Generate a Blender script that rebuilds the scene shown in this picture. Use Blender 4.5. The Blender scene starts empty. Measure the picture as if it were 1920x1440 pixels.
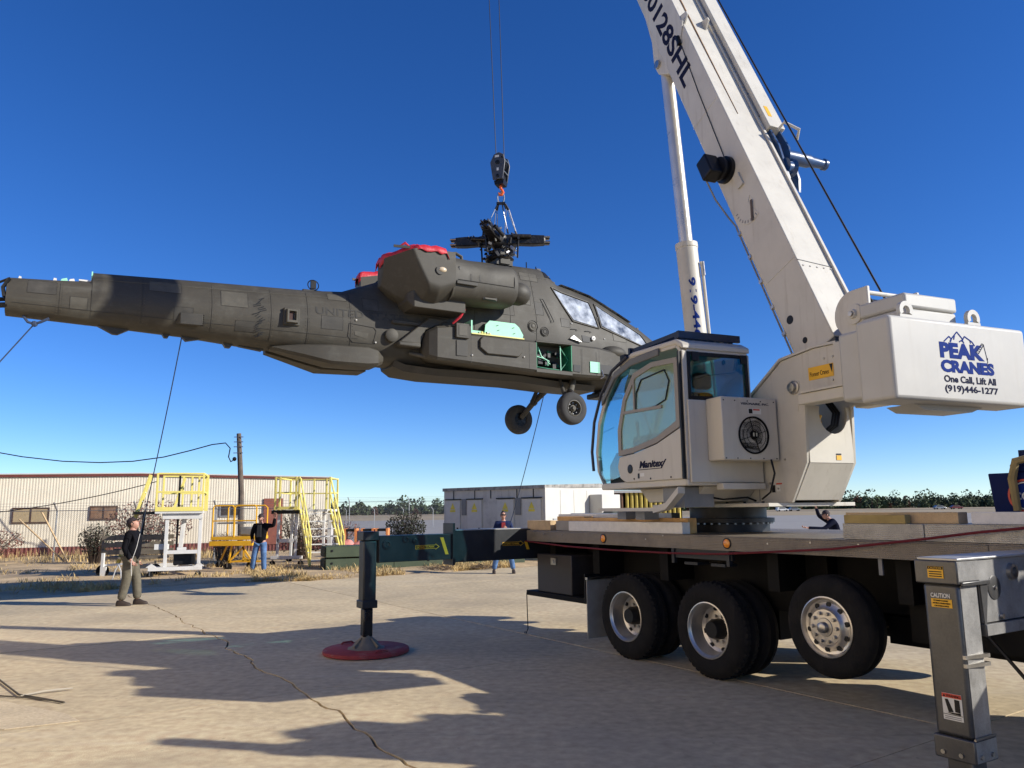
import bpy, bmesh, math, random
from mathutils import Vector, Matrix, noise
R_ = math.radians
random.seed(7)
sc = bpy.context.scene
COL = sc.collection
# ---------------------------------------------------------------- camera
cam_d = bpy.data.cameras.new('camera'); cam = bpy.data.objects.new('camera', cam_d); COL.objects.link(cam)
FPX = 1450.0
cam_d.sensor_width = 36; cam_d.lens = 36 * FPX / 1920; cam_d.clip_start = .05; cam_d.clip_end = 5000
_p = math.atan(235 / FPX); _r = .012
_fw = Vector((0, math.cos(_p), math.sin(_p))); _up0 = Vector((0, -math.sin(_p), math.cos(_p))); _rt0 = Vector((1, 0, 0))
_rt = _rt0 * math.cos(_r) - _up0 * math.sin(_r); _up = _up0 * math.cos(_r) + _rt0 * math.sin(_r)
cam.matrix_world = Matrix((( _rt.x, _up.x, -_fw.x, 0), (_rt.y, _up.y, -_fw.y, 0), (_rt.z, _up.z, -_fw.z, 1.8), (0, 0, 0, 1)))
sc.camera = cam
# ---------------------------------------------------------------- sky and sun
SUN_AZ = 13.0; SUN_EL = 25.2          # degrees: to the right of the view, a little behind the camera
w = bpy.data.worlds.new('World'); sc.world = w; w.use_nodes = True
nt = w.node_tree; bg = nt.nodes['Background']
sky = nt.nodes.new('ShaderNodeTexSky'); sky.sky_type = 'NISHITA'; sky.sun_disc = False
sky.sun_elevation = R_(SUN_EL); sky.sun_rotation = R_(90 + SUN_AZ)
sky.altitude = 2500; sky.air_density = 1.0; sky.dust_density = 0.; sky.ozone_density = 5.0
hs = nt.nodes.new('ShaderNodeHueSaturation'); hs.inputs['Hue'].default_value = .512; hs.inputs['Saturation'].default_value = 1.2
nt.links.new(sky.outputs[0], hs.inputs['Color']); nt.links.new(hs.outputs[0], bg.inputs[0]); bg.inputs[1].default_value = .096
sd = bpy.data.lights.new('sun', 'SUN'); sd.energy = 3.7; sd.angle = R_(.53); sd.color = (1, .955, .87)
sun = bpy.data.objects.new('sun', sd); COL.objects.link(sun)
_sd = Vector((math.cos(R_(SUN_AZ)) * math.cos(R_(SUN_EL)), -math.sin(R_(SUN_AZ)) * math.cos(R_(SUN_EL)), math.sin(R_(SUN_EL))))
sun.rotation_euler = _sd.to_track_quat('Z', 'Y').to_euler(); sun.location = (30, -10, 30)
sc.view_settings.view_transform = 'Standard'; sc.view_settings.look = 'None'; sc.view_settings.gamma = 1
sc.view_settings.exposure = .76; sc.view_settings.use_curve_mapping = False
# ---------------------------------------------------------------- materials
MATS = {}
def mat(name, col, rough=.6, metal=0., var=.18, scale=5., bump=0., bscale=60., coat=0., col2=None, spec=.5, coords='Object', fine=.0, dirt=None, dirtamt=.0, dirtscale=1.5):
    if name in MATS: return MATS[name]
    m = bpy.data.materials.new(name); m.use_nodes = True; t = m.node_tree; N = t.nodes; L = t.links
    b = N['Principled BSDF']; b.inputs['Roughness'].default_value = rough; b.inputs['Metallic'].default_value = metal
    b.inputs['Specular IOR Level'].default_value = spec; b.inputs['Coat Weight'].default_value = coat
    if coords == 'World':
        tc = N.new('ShaderNodeNewGeometry'); out = tc.outputs['Position']
    else:
        tc = N.new('ShaderNodeTexCoord'); out = tc.outputs['Object']
    n1 = N.new('ShaderNodeTexNoise'); n1.inputs['Scale'].default_value = scale; n1.inputs['Detail'].default_value = 6; n1.inputs['Roughness'].default_value = .6
    L.new(out, n1.inputs['Vector'])
    mr = N.new('ShaderNodeMapRange'); mr.inputs[1].default_value = .3; mr.inputs[2].default_value = .7; L.new(n1.outputs[0], mr.inputs[0])
    mx = N.new('ShaderNodeMix'); mx.data_type = 'RGBA'
    c = Vector(col); lo = c * (1 - var); hi = Vector(col2) if col2 else c * (1 + var)
    mx.inputs[6].default_value = (*lo, 1); mx.inputs[7].default_value = (*[min(1, x) for x in hi], 1)
    L.new(mr.outputs[0], mx.inputs[0]); last = mx.outputs[2]
    if fine:
        n3 = N.new('ShaderNodeTexNoise'); n3.inputs['Scale'].default_value = scale * 18; n3.inputs['Detail'].default_value = 4; L.new(out, n3.inputs['Vector'])
        hm = N.new('ShaderNodeMix'); hm.data_type = 'RGBA'; hm.blend_type = 'OVERLAY'; hm.inputs[0].default_value = fine
        L.new(last, hm.inputs[6]); L.new(n3.outputs[0], hm.inputs[7]); last = hm.outputs[2]
    if dirt:
        n4 = N.new('ShaderNodeTexNoise'); n4.inputs['Scale'].default_value = dirtscale; n4.inputs['Detail'].default_value = 8; n4.inputs['Roughness'].default_value = .7; L.new(out, n4.inputs['Vector'])
        r4 = N.new('ShaderNodeMapRange'); r4.inputs[1].default_value = .52; r4.inputs[2].default_value = .72; r4.inputs[4].default_value = dirtamt; L.new(n4.outputs[0], r4.inputs[0])
        dm = N.new('ShaderNodeMix'); dm.data_type = 'RGBA'; L.new(r4.outputs[0], dm.inputs[0]); L.new(last, dm.inputs[6]); dm.inputs[7].default_value = (*dirt, 1); last = dm.outputs[2]
    L.new(last, b.inputs['Base Color'])
    rr = N.new('ShaderNodeMapRange'); rr.inputs[3].default_value = max(.02, rough - .12); rr.inputs[4].default_value = min(1, rough + .12); L.new(n1.outputs[0], rr.inputs[0]); L.new(rr.outputs[0], b.inputs['Roughness'])
    if bump:
        n2 = N.new('ShaderNodeTexNoise'); n2.inputs['Scale'].default_value = bscale; n2.inputs['Detail'].default_value = 5; L.new(out, n2.inputs['Vector'])
        bp = N.new('ShaderNodeBump'); bp.inputs['Strength'].default_value = bump; bp.inputs['Distance'].default_value = .02; L.new(n2.outputs[0], bp.inputs['Height']); L.new(bp.outputs[0], b.inputs['Normal'])
    MATS[name] = m; return m
def glass(name, tint, gloss=.10, rough=.02, haze=None, hz=0.):
    if name in MATS: return MATS[name]
    m = bpy.data.materials.new(name); m.use_nodes = True; t = m.node_tree; N = t.nodes; L = t.links
    for n in list(N): N.remove(n)
    o = N.new('ShaderNodeOutputMaterial'); tr = N.new('ShaderNodeBsdfTransparent'); tr.inputs[0].default_value = (*tint, 1)
    gl = N.new('ShaderNodeBsdfGlossy'); gl.inputs['Roughness'].default_value = rough; gl.inputs[0].default_value = (1, 1, 1, 1)
    lw = N.new('ShaderNodeLayerWeight'); lw.inputs[0].default_value = .25
    mr = N.new('ShaderNodeMapRange'); mr.inputs[3].default_value = gloss; mr.inputs[4].default_value = .4; L.new(lw.outputs['Facing'], mr.inputs[0])
    mx = N.new('ShaderNodeMixShader'); L.new(mr.outputs[0], mx.inputs[0]); L.new(tr.outputs[0], mx.inputs[1]); L.new(gl.outputs[0], mx.inputs[2]); L.new(mx.outputs[0], o.inputs[0])
    if haze:
        df = N.new('ShaderNodeBsdfDiffuse'); df.inputs[0].default_value = (*haze, 1); m2 = N.new('ShaderNodeMixShader'); m2.inputs[0].default_value = hz; L.new(mx.outputs[0], m2.inputs[1]); L.new(df.outputs[0], m2.inputs[2]); L.new(m2.outputs[0], o.inputs[0])
    MATS[name] = m; return m
def plate(name, col, k=150.):
    if name in MATS: return MATS[name]
    m = mat(name, col, .5, .35, .2, 3., dirt=(.14, .115, .085), dirtamt=.6, dirtscale=2.5); t = m.node_tree; N = t.nodes; L = t.links; b = N['Principled BSDF']
    tc = N.new('ShaderNodeTexCoord'); sp = N.new('ShaderNodeSeparateXYZ'); L.new(tc.outputs['Object'], sp.inputs[0])
    def mth(op, x, y=None):
        n = N.new('ShaderNodeMath'); n.operation = op
        for i, q in enumerate((x, y)):
            if q is None: continue
            if isinstance(q, (int, float)): n.inputs[i].default_value = q
            else: L.new(q, n.inputs[i])
        return n.outputs[0]
    q = mth('ADD', sp.outputs[1], sp.outputs[2]); s1 = mth('SINE', mth('MULTIPLY', mth('ADD', sp.outputs[0], q), k)); s2 = mth('SINE', mth('MULTIPLY', mth('SUBTRACT', sp.outputs[0], q), k))
    bp = N.new('ShaderNodeBump'); bp.inputs['Strength'].default_value = .6; bp.inputs['Distance'].default_value = .005; L.new(mth('MULTIPLY', s1, s2), bp.inputs['Height']); L.new(bp.outputs[0], b.inputs['Normal'])
    return m
white = mat('crane_white', (.575, .54, .465), .5, 0, .06, 2.5, spec=.35, dirt=(.42, .38, .31), dirtamt=.35, dirtscale=2.2)
cwwhite = mat('counterweight_white', (.5, .48, .43), .45, 0, .05, 2., spec=.3, dirt=(.6, .58, .52), dirtamt=.3, bump=.03, bscale=8)
cabgrey = mat('cab_white', (.56, .515, .43), .45, 0, .06, 3., spec=.4, dirt=(.4, .36, .3), dirtamt=.25)
black = mat('black_paint', (.008, .008, .009), .45, 0, .3, 6., dirt=(.03, .027, .023), dirtamt=.5, spec=.3)
chassis = mat('chassis_black', (.006, .0055, .005), .7, 0, .3, 4., dirt=(.018, .015, .012), dirtamt=.6, spec=.2)
rubber = mat('tyre_rubber', (.013, .012, .0115), .85, 0, .3, 8., bump=.3, bscale=90, dirt=(.035, .03, .024), dirtamt=.5, spec=.2)
alum = mat('polished_aluminium', (.6, .56, .5), .34, .85, .15, 6., dirt=(.2, .17, .14), dirtamt=.5, dirtscale=6)
steel = mat('steel', (.45, .43, .4), .35, 1., .2, 8., bump=.1)
chrome = mat('chrome_rod', (.66, .62, .55), .3, .55, .08, 3.)
outgrey = mat('outrigger_grey', (.1, .098, .095), .34, .45, .2, 4., dirt=(.16, .15, .13), dirtamt=.35, dirtscale=5, fine=.2)
outdark = mat('outrigger_dark', (.022, .024, .027), .42, .1, .2, 4., dirt=(.06, .058, .055), dirtamt=.4, spec=.4)
diamond = plate('diamond_plate', (.27, .225, .165), 190.); diamond2 = plate('diamond_plate_box', (.55, .5, .4), 190.)
redpad = mat('red_pad', (.27, .045, .045), .7, 0, .2, 6., dirt=(.3, .2, .16), dirtamt=.8, dirtscale=4, spec=.2)
amber = mat('amber_lens', (.85, .28, .02), .25, 0, .1, 30., coat=.5)
blue = mat('logo_blue', (.012, .035, .2), .7, 0, .05, spec=.05)
navyt = mat('dark_letter', (.015, .018, .045), .7, 0, .05, spec=.05)
bluepaint = mat('blue_paint', (.015, .055, .15), .35, 0, .1, coat=.4)
orange = mat('orange_paint', (.8, .13, .02), .45, 0, .1, 20.)
yellow = mat('stand_yellow', (.82, .69, .18), .5, 0, .08, 6., dirt=(.4, .3, .12), dirtamt=.25)
oryellow = mat('orange_yellow', (.82, .43, .02), .45, 0, .1, 6., dirt=(.3, .18, .05), dirtamt=.3)
stickery = mat('sticker_yellow', (.8, .43, .02), .45, 0, .05)
stickerw = mat('sticker_white', (.7, .68, .62), .45, 0, .05)
stickerr = mat('sticker_red', (.6, .06, .03), .45, 0, .05)
wood = mat('pine_lumber', (.52, .36, .19), .75, 0, .2, 7., bump=.2, fine=.3)
woodo = mat('orange_lumber', (.66, .37, .13), .75, 0, .2, 7., bump=.2)
whiteboard = mat('white_board', (.72, .68, .62), .7, 0, .1, 14., bump=.15, fine=.3)
od = mat('olive_drab', (.056, .0495, .0375), .6, 0, .14, 2.2, fine=.15, dirt=(.11, .104, .085), dirtamt=.45, dirtscale=3.2, bump=.05, bscale=10, spec=.35)
od2 = mat('olive_dark', (.05, .046, .038), .6, 0, .2, 4., dirt=(.11, .1, .085), dirtamt=.5, spec=.35)
odlt = mat('olive_worn', (.085, .077, .06), .6, 0, .2, 6., fine=.2, spec=.35)
mint = mat('mint_primer', (.33, .72, .5), .55, 0, .06, 12.)
zinc = mat('zinc_yellow', (.66, .62, .2), .55, 0, .1, 12.)
green = mat('green_bay', (.02, .2, .1), .6, 0, .35, 16.)
redcover = mat('red_cover', (.5, .018, .03), .55, 0, .2, 9., bump=.5, bscale=18)
hubm = mat('hub_black', (.022, .02, .019), .38, .4, .5, 20., dirt=(.12, .1, .08), dirtamt=.7, dirtscale=18)
canopy = mat('canopy_haze_glare', (.15, .175, .21), .16, 0, .5, 4., col2=(.62, .66, .7), coat=1., bump=.12, bscale=5)  # sun glare on the hazed panes painted as pale blotches in the colour
conc = mat('concrete', (.56, .44, .265), .85, 0, .13, .55, bump=.2, bscale=90, coords='World', fine=.5, dirt=(.36, .285, .185), dirtamt=.6, dirtscale=.6)
conc2 = mat('joint_filler', (.09, .08, .065), .9, 0, .3, 5., coords='World')
dirtm = mat('dry_dirt', (.5, .36, .2), .95, 0, .3, .9, bump=.5, bscale=14, coords='World', fine=.4, dirt=(.2, .14, .08), dirtamt=.75, dirtscale=.7)
fieldm = mat('dry_field', (.33, .25, .14), .95, 0, .25, .03, coords='World', fine=.3)
tarmac = mat('airfield_concrete', (.30, .275, .24), .9, 0, .12, .05, coords='World', fine=.2, dirt=(.2, .18, .15), dirtamt=.5, dirtscale=.05)
def weather(m, streak=.5, col=(.3, .22, .13), axis=2, amt=.35):
    # grime that runs down the surface in narrow streaks
    t = m.node_tree; N = t.nodes; L = t.links; b = N['Principled BSDF']; src = b.inputs['Base Color'].links[0].from_socket
    tc = N.new('ShaderNodeTexCoord'); mp = N.new('ShaderNodeMapping'); sc_ = [9., 9., 9.]; sc_[axis] = .7; mp.inputs['Scale'].default_value = sc_; L.new(tc.outputs['Object'], mp.inputs[0])
    n = N.new('ShaderNodeTexNoise'); n.inputs['Scale'].default_value = 1.3; n.inputs['Detail'].default_value = 7; n.inputs['Roughness'].default_value = .65; L.new(mp.outputs[0], n.inputs['Vector'])
    r = N.new('ShaderNodeMapRange'); r.inputs[1].default_value = .55; r.inputs[2].default_value = .8; r.inputs[4].default_value = amt; L.new(n.outputs[0], r.inputs[0])
    x = N.new('ShaderNodeMix'); x.data_type = 'RGBA'; L.new(r.outputs[0], x.inputs[0]); L.new(src, x.inputs[6]); x.inputs[7].default_value = (*col, 1); L.new(x.outputs[2], b.inputs['Base Color'])
def concrete_detail(m):
    t = m.node_tree; N = t.nodes; L = t.links; b = N['Principled BSDF']; src = b.inputs['Base Color'].links[0].from_socket; g = N.new('ShaderNodeNewGeometry')
    def layer(src, scale, lo, hi, amt, col, stretch=None, vor=False):
        v = g.outputs['Position']
        if stretch: mp = N.new('ShaderNodeMapping'); mp.inputs['Rotation'].default_value = (0, 0, stretch[2]); mp.inputs['Scale'].default_value = (stretch[0], stretch[1], 1); L.new(v, mp.inputs[0]); v = mp.outputs[0]
        if vor: n = N.new('ShaderNodeTexVoronoi'); n.inputs['Scale'].default_value = scale; L.new(v, n.inputs['Vector']); o = n.outputs['Distance']
        else: n = N.new('ShaderNodeTexNoise'); n.inputs['Scale'].default_value = scale; n.inputs['Detail'].default_value = 9; n.inputs['Roughness'].default_value = .68; L.new(v, n.inputs['Vector']); o = n.outputs[0]
        r = N.new('ShaderNodeMapRange'); r.inputs[1].default_value = lo; r.inputs[2].default_value = hi; r.inputs[3].default_value = 0 if not vor else amt; r.inputs[4].default_value = amt if not vor else 0; L.new(o, r.inputs[0])
        x = N.new('ShaderNodeMix'); x.data_type = 'RGBA'; L.new(r.outputs[0], x.inputs[0]); L.new(src, x.inputs[6]); x.inputs[7].default_value = (*col, 1); return x.outputs[2]
    c = layer(src, .22, .5, .68, .55, (.36, .29, .2)); c = layer(c, .9, .56, .7, .5, (.62, .52, .36), (.35, 1.6, .6)); c = layer(c, 1.7, .6, .74, .55, (.24, .19, .13), (.25, 2.2, -.97)); c = layer(c, 5., .0, .09, .75, (.18, .14, .1), None, True); c = layer(c, 28., .0, .12, .35, (.66, .57, .42), None, True); c = layer(c, .55, .66, .74, .7, (.2, .16, .12))
    L.new(c, b.inputs['Base Color'])
    oi = N.new('ShaderNodeObjectInfo'); hv = N.new('ShaderNodeHueSaturation'); r = N.new('ShaderNodeMapRange'); r.inputs[3].default_value = .86; r.inputs[4].default_value = 1.08; L.new(oi.outputs['Random'], r.inputs[0]); L.new(r.outputs[0], hv.inputs['Value']); L.new(c, hv.inputs['Color']); L.new(hv.outputs[0], b.inputs['Base Color'])
concrete_detail(conc)
strawm = mat('dry_grass', (.5, .36, .16), .9, 0, .45, 1.3, coords='World')
twigm = mat('twig_brown', (.12, .085, .06), .9, 0, .4, 3.)
leafred = mat('shrub_red', (.2, .085, .06), .85, 0, .45, 4.)
leafdk = mat('shrub_dark', (.04, .045, .025), .85, 0, .5, 4.)
pinem = mat('pine_foliage', (.06, .082, .036), .9, 0, .5, .05, coords='World')
autumn = mat('autumn_foliage', (.13, .06, .035), .9, 0, .5, .06, coords='World')
cream = mat('cream_siding', (.69, .62, .48), .55, 0, .07, 1.2, dirt=(.45, .36, .25), dirtamt=.3)
maroon = mat('maroon_trim', (.15, .035, .025), .6, 0, .15, 5.)
ltgrey = mat('cabinet_grey', (.56, .53, .46), .6, 0, .08, 2., dirt=(.12, .1, .08), dirtamt=.5, dirtscale=1.3)
whitewall = mat('white_wall', (.56, .54, .48), .6, 0, .06, 2., dirt=(.5, .46, .4), dirtamt=.3)
galv = mat('galvanised', (.38, .38, .37), .5, .7, .15, 10.)
polewood = mat('pole_wood', (.13, .1, .075), .9, 0, .3, 5., bump=.4, bscale=30)
odcrate = mat('crate_green', (.055, .075, .04), .7, 0, .15, 3., dirt=(.09, .1, .06), dirtamt=.5)
ropebl = mat('blue_rope', (.03, .05, .1), .8, 0, .2); ropered = mat('red_rope', (.15, .011, .014), .7, 0, .2); ropewh = mat('white_rope', (.6, .58, .54), .8, 0, .1)
skin = mat('skin', (.46, .24, .17), .55, 0, .1, 12.); hairm = mat('hair', (.03, .02, .015), .7, 0, .2, 30.)
clblack = mat('cloth_black', (.007, .007, .009), .9, 0, .3, 9., spec=.1, bump=.5, bscale=22); clkhaki = mat('cloth_khaki', (.13, .115, .085), .9, 0, .2, 9., spec=.1, bump=.5, bscale=22)
cljean = mat('cloth_denim', (.1, .18, .34), .9, 0, .3, 9., spec=.1, bump=.5, bscale=22); clnavy = mat('cloth_navy', (.018, .028, .08), .9, 0, .3, 9., spec=.1, bump=.5, bscale=22)
clred = mat('cloth_red', (.34, .05, .05), .9, 0, .3, 30., spec=.1); shoe = mat('shoe_brown', (.035, .022, .015), .7, 0, .2)
darkgl = mat('dark_window', (.05, .04, .035), .12, 0, .4, 4., coat=.5); brownwin = mat('curtain_window', (.2, .11, .06), .4, 0, .5, 5., coat=.6); tanwin = mat('tan_blind', (.38, .29, .16), .5, 0, .1, 8., coat=.5)
grey = mat('mid_grey', (.2, .2, .2), .5, 0, .15)
seatm = mat('seat_black', (.015, .015, .016), .7, 0, .2, 8.)
cabglass = glass('cab_glass', (.56, .79, .83), .06); cabglass2 = glass('cab_glass_green', (.72, .84, .66), .06, .04, (.40, .46, .31), .42); rearglass = glass('rear_glass', (.16, .42, .46), .06)
weather(white, col=(.33, .28, .2), amt=.55); weather(cwwhite, col=(.38, .34, .27), amt=.22); weather(cabgrey, col=(.3, .25, .18), amt=.3); weather(cream, col=(.4, .3, .18), amt=.35); weather(outgrey, col=(.17, .15, .12), amt=.5); weather(od, col=(.1, .1, .085), amt=.5, axis=0); weather(ltgrey, col=(.1, .085, .07), amt=.6); weather(rubber, col=(.05, .042, .032), amt=.5)
# ---------------------------------------------------------------- mesh helpers
I4 = Matrix.Identity(4); RM = {}
def frame(xa, ya, za, o):
    return Matrix(((xa[0], ya[0], za[0], o[0]), (xa[1], ya[1], za[1], o[1]), (xa[2], ya[2], za[2], o[2]), (0, 0, 0, 1)))
class MB:
    def __init__(s, X=I4): s.X = X; s.vs = []; s.fs = []; s.mi = []; s.cur = 0
    def v(s, p): s.vs.append(s.X @ Vector(p)); return len(s.vs) - 1
    def f(s, ids): s.fs.append(list(ids)); s.mi.append(s.cur)
    def face(s, pts): s.f([s.v(p) for p in pts]); return s
    def rings(s, rings, closed=True, cap=True):
        ids = [[s.v(p) for p in r] for r in rings]; n = len(ids[0])
        for a, b in zip(ids, ids[1:]):
            for i in range(n if closed else n - 1): s.f((a[i], a[(i + 1) % n], b[(i + 1) % n], b[i]))
        if cap and closed: s.f(ids[0][::-1]); s.f(ids[-1])
        return s
    def box(s, lo, hi):
        x0, y0, z0 = lo; x1, y1, z1 = hi
        return s.rings([[(x0, y0, z0), (x1, y0, z0), (x1, y1, z0), (x0, y1, z0)], [(x0, y0, z1), (x1, y0, z1), (x1, y1, z1), (x0, y1, z1)]])
    def prism(s, poly, ax, lo, hi):
        mk = {'x': lambda a, b, c: (c, a, b), 'y': lambda a, b, c: (a, c, b), 'z': lambda a, b, c: (a, b, c)}[ax]
        return s.rings([[mk(a, b, lo) for a, b in poly], [mk(a, b, hi) for a, b in poly]])
    def bar(s, p0, p1, wd, ht=None, up=(0, 0, 1)):
        p0 = Vector(p0); p1 = Vector(p1); d = (p1 - p0).normalized(); u = Vector(up)
        if abs(d.dot(u)) > .97: u = Vector((0, 1, 0)) if abs(d.y) < .9 else Vector((1, 0, 0))
        x = d.cross(u).normalized() * wd / 2; y = x.cross(d).normalized() * (ht or wd) / 2
        return s.rings([[p - x - y, p + x - y, p + x + y, p - x + y] for p in (p0, p1)])
    def tube(s, pts, r, n=6, cap=True):
        pts = [Vector(p) for p in pts]; rs = r if isinstance(r, (list, tuple)) else [r] * len(pts); rg = []; px = None
        for i, p in enumerate(pts):
            d = (pts[min(i + 1, len(pts) - 1)] - pts[max(i - 1, 0)]).normalized()
            if px is None:
                u = Vector((0, 0, 1)) if abs(d.z) < .9 else Vector((1, 0, 0)); px = d.cross(u).normalized()
            else: px = (px - d * px.dot(d)).normalized()
            py = d.cross(px); rg.append([p + (px * math.cos(6.28319 * k / n) + py * math.sin(6.28319 * k / n)) * rs[i] for k in range(n)])
        return s.rings(rg, cap=cap)
    def cyl(s, p0, p1, r, r1=None, n=16): return s.tube([p0, p1], [r, r if r1 is None else r1], n)
    def lathe(s, prof, c, ax, n=24, cap=True):
        c = Vector(c); d = Vector(ax).normalized(); u = Vector((0, 0, 1)) if abs(d.z) < .9 else Vector((1, 0, 0)); x = d.cross(u).normalized(); y = d.cross(x)
        return s.rings([[c + d * h + (x * math.cos(6.28319 * k / n) + y * math.sin(6.28319 * k / n)) * max(r, 1e-4) for k in range(n)] for r, h in prof], cap=cap)
    def ball(s, c, r, n=10, m=7):
        c = Vector(c); r = Vector(r) if not isinstance(r, (int, float)) else Vector((r, r, r))
        return s.rings([[c + Vector((r.x * math.sin(a) * math.cos(6.28319 * k / n), r.y * math.sin(a) * math.sin(6.28319 * k / n), -r.z * math.cos(a))) for k in range(n)] for a in [math.pi * (.02 + .96 * j / (m - 1)) for j in range(m)]])
    def build(s, name, mats, parent=None, bevel=0., seg=2, ang=35, flip=False, kind=None, label=None, origin=None, norm=True):
        me = bpy.data.meshes.new(name)
        inv = RM[parent].inverted() if parent is not None else (Matrix.Translation(origin).inverted() if origin is not None else I4)
        me.from_pydata([inv @ p for p in s.vs], [], s.fs)
        for m in (mats if isinstance(mats, (list, tuple)) else [mats]): me.materials.append(m)
        if any(s.mi): me.polygons.foreach_set('material_index', s.mi)
        if norm:
            bm = bmesh.new(); bm.from_mesh(me); bmesh.ops.recalc_face_normals(bm, faces=bm.faces); bm.to_mesh(me); bm.free()
        if ang:
            me.polygons.foreach_set('use_smooth', [True] * len(me.polygons)); me.set_sharp_from_angle(angle=R_(ang))
        o = bpy.data.objects.new(name, me); COL.objects.link(o)
        if parent is not None: o.parent = parent; RM[o] = RM[parent]
        else:
            RM[o] = Matrix.Translation(origin) if origin is not None else I4
            if origin is not None: o.location = origin
        if bevel:
            b = o.modifiers.new('bevel', 'BEVEL'); b.width = bevel; b.segments = seg; b.limit_method = 'ANGLE'; b.angle_limit = R_(35); b.harden_normals = False
        if kind: o['kind'] = kind
        if label: o['label'] = label
        return o
def tag(o, label, cat, group=None):
    o['label'] = label; o['category'] = cat
    if group: o['group'] = group
    return o
def thing(name, label, cat, loc=(0, 0, 0), rz=0., group=None):
    o = bpy.data.objects.new(name, None); COL.objects.link(o); o.empty_display_size = .3
    o.location = loc; o.rotation_euler = (0, 0, rz); RM[o] = Matrix.Translation(loc) @ Matrix.Rotation(rz, 4, 'Z')
    return tag(o, label, cat, group)
def text(name, body, size, X, m, parent, off=0., ext=.0015, shear=0., sx=1., align='LEFT', fn=None, spacing=1., fit=None):
    cu = bpy.data.curves.new(name, 'FONT'); cu.body = body; cu.size = size; cu.offset = off; cu.extrude = ext; cu.shear = shear; cu.align_x = align; cu.resolution_u = 3; cu.space_character = spacing
    t = bpy.data.objects.new('t', cu); COL.objects.link(t); dg = bpy.context.evaluated_depsgraph_get(); me = bpy.data.meshes.new_from_object(t.evaluated_get(dg)); bpy.data.objects.remove(t)
    inv = RM[parent].inverted()
    if fit:
        xs = [v.co.x for v in me.vertices]; ys = [v.co.y for v in me.vertices]; x0, x1, y0, y1 = min(xs), max(xs), min(ys), max(ys)
        for v in me.vertices: v.co.x = (v.co.x - x0) / (x1 - x0) * fit[0]; v.co.y = (v.co.y - y0) / (y1 - y0) * fit[1]
    for v in me.vertices:
        c = v.co.copy(); c.x *= sx
        v.co = inv @ (fn(c) if fn else X @ c)
    me.materials.clear(); me.materials.append(m)
    o = bpy.data.objects.new(name, me); COL.objects.link(o); o.parent = parent; RM[o] = RM[parent]; return o
def lerp(a, b, t): return a + (b - a) * t
def wire(p0, p1, sag, n=14):
    p0 = Vector(p0); p1 = Vector(p1); return [p0.lerp(p1, i / n) - Vector((0, 0, sag * 4 * (i / n) * (1 - i / n))) for i in range(n + 1)]
# ================================================================ SETTING
def struct(name, mb, m, **k):
    o = mb.build(name, m, **k); o['kind'] = 'structure'; return o
b = MB(); b.face([(-1500, -300, -.14), (1500, -300, -.14), (1500, 1500, -.14), (-1500, 1500, -.14)]); struct('ground', b, fieldm, ang=0)
b = MB(); b.face([(-90, 38, -.1), (0, 30, -.1), (4, 16, -.1), (14, -10, -.1), (420, -10, -.1), (420, 190, -.1), (-90, 150, -.1)]); struct('airfield_pavement', b, tarmac, ang=0)
b = MB(); b.face([(-200, 296, -.1), (600, 330, -.1), (600, 338, -.1), (-200, 304, -.1)]); struct('perimeter_road', b, mat('road_asphalt', (.06, .055, .05), .9, coords='World'), ang=0)
ab = MB(); ab.face([(-30, -14, -.05), (16, -14, -.05), (16, 30, -.05), (-30, 30, -.05)]); apron = struct('concrete_apron', ab, conc2, ang=0)
JI = Vector((.828, .5607, 0)); JJ = Vector((.5607, -.828, 0))
def gij(i, j, z=0.): return JI * i + JJ * j + Vector((0, 0, z))
rnd = random.Random(3)
jl = [-8.05 + 4.6 * m for m in range(-5, 4)]
def iline(n):
    i0 = 2.85 + 3.85 * n; pts = {}
    for m in range(len(jl) - 1):
        a, c = jl[m], jl[m + 1]; seg = []
        if n == 0 and -22 < a < -1:
            k = 34
            for q in range(k + 1):
                j = lerp(a, c, q / k); wob = .13 * noise.noise((j * .8, 3.1, 0)) + .07 * noise.noise((j * 3.1, 1.7, 0)) + .03 * noise.noise((j * 11, 5.7, 0))
                gw = .010 + .012 * abs(noise.noise((j * 2.3, 9.2, 0)))
                seg.append((i0 + .12 * math.sin(j * .33) + wob, j, gw))
        else: seg = [(i0, a, .005), (i0, c, .005)]
        pts[m] = seg
    return pts
lines = {n: iline(n) for n in range(-6, 7)}
for n in range(-6, 6):
    for m in range(len(jl) - 1):
        L_, R2 = lines[n][m], lines[n + 1][m]; g = .005
        top = [(i + gw, min(max(j, jl[m] + g), jl[m + 1] - g)) for i, j, gw in L_] + [(i - gw, min(max(j, jl[m] + g), jl[m + 1] - g)) for i, j, gw in R2[::-1]]
        ci = 2.85 + 3.85 * (n + .5); cj = (jl[m] + jl[m + 1]) / 2; cw = gij(ci, cj)
        if not (-28 < cw.x < 16 and -8 < cw.y < 30): continue
        dz = rnd.uniform(-.003, .003); s = MB()
        s.rings([[gij(i, j, -.049) for i, j in top], [gij(i, j, dz) for i, j in top]])
        s.build('slab', conc, apron, ang=0)
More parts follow.
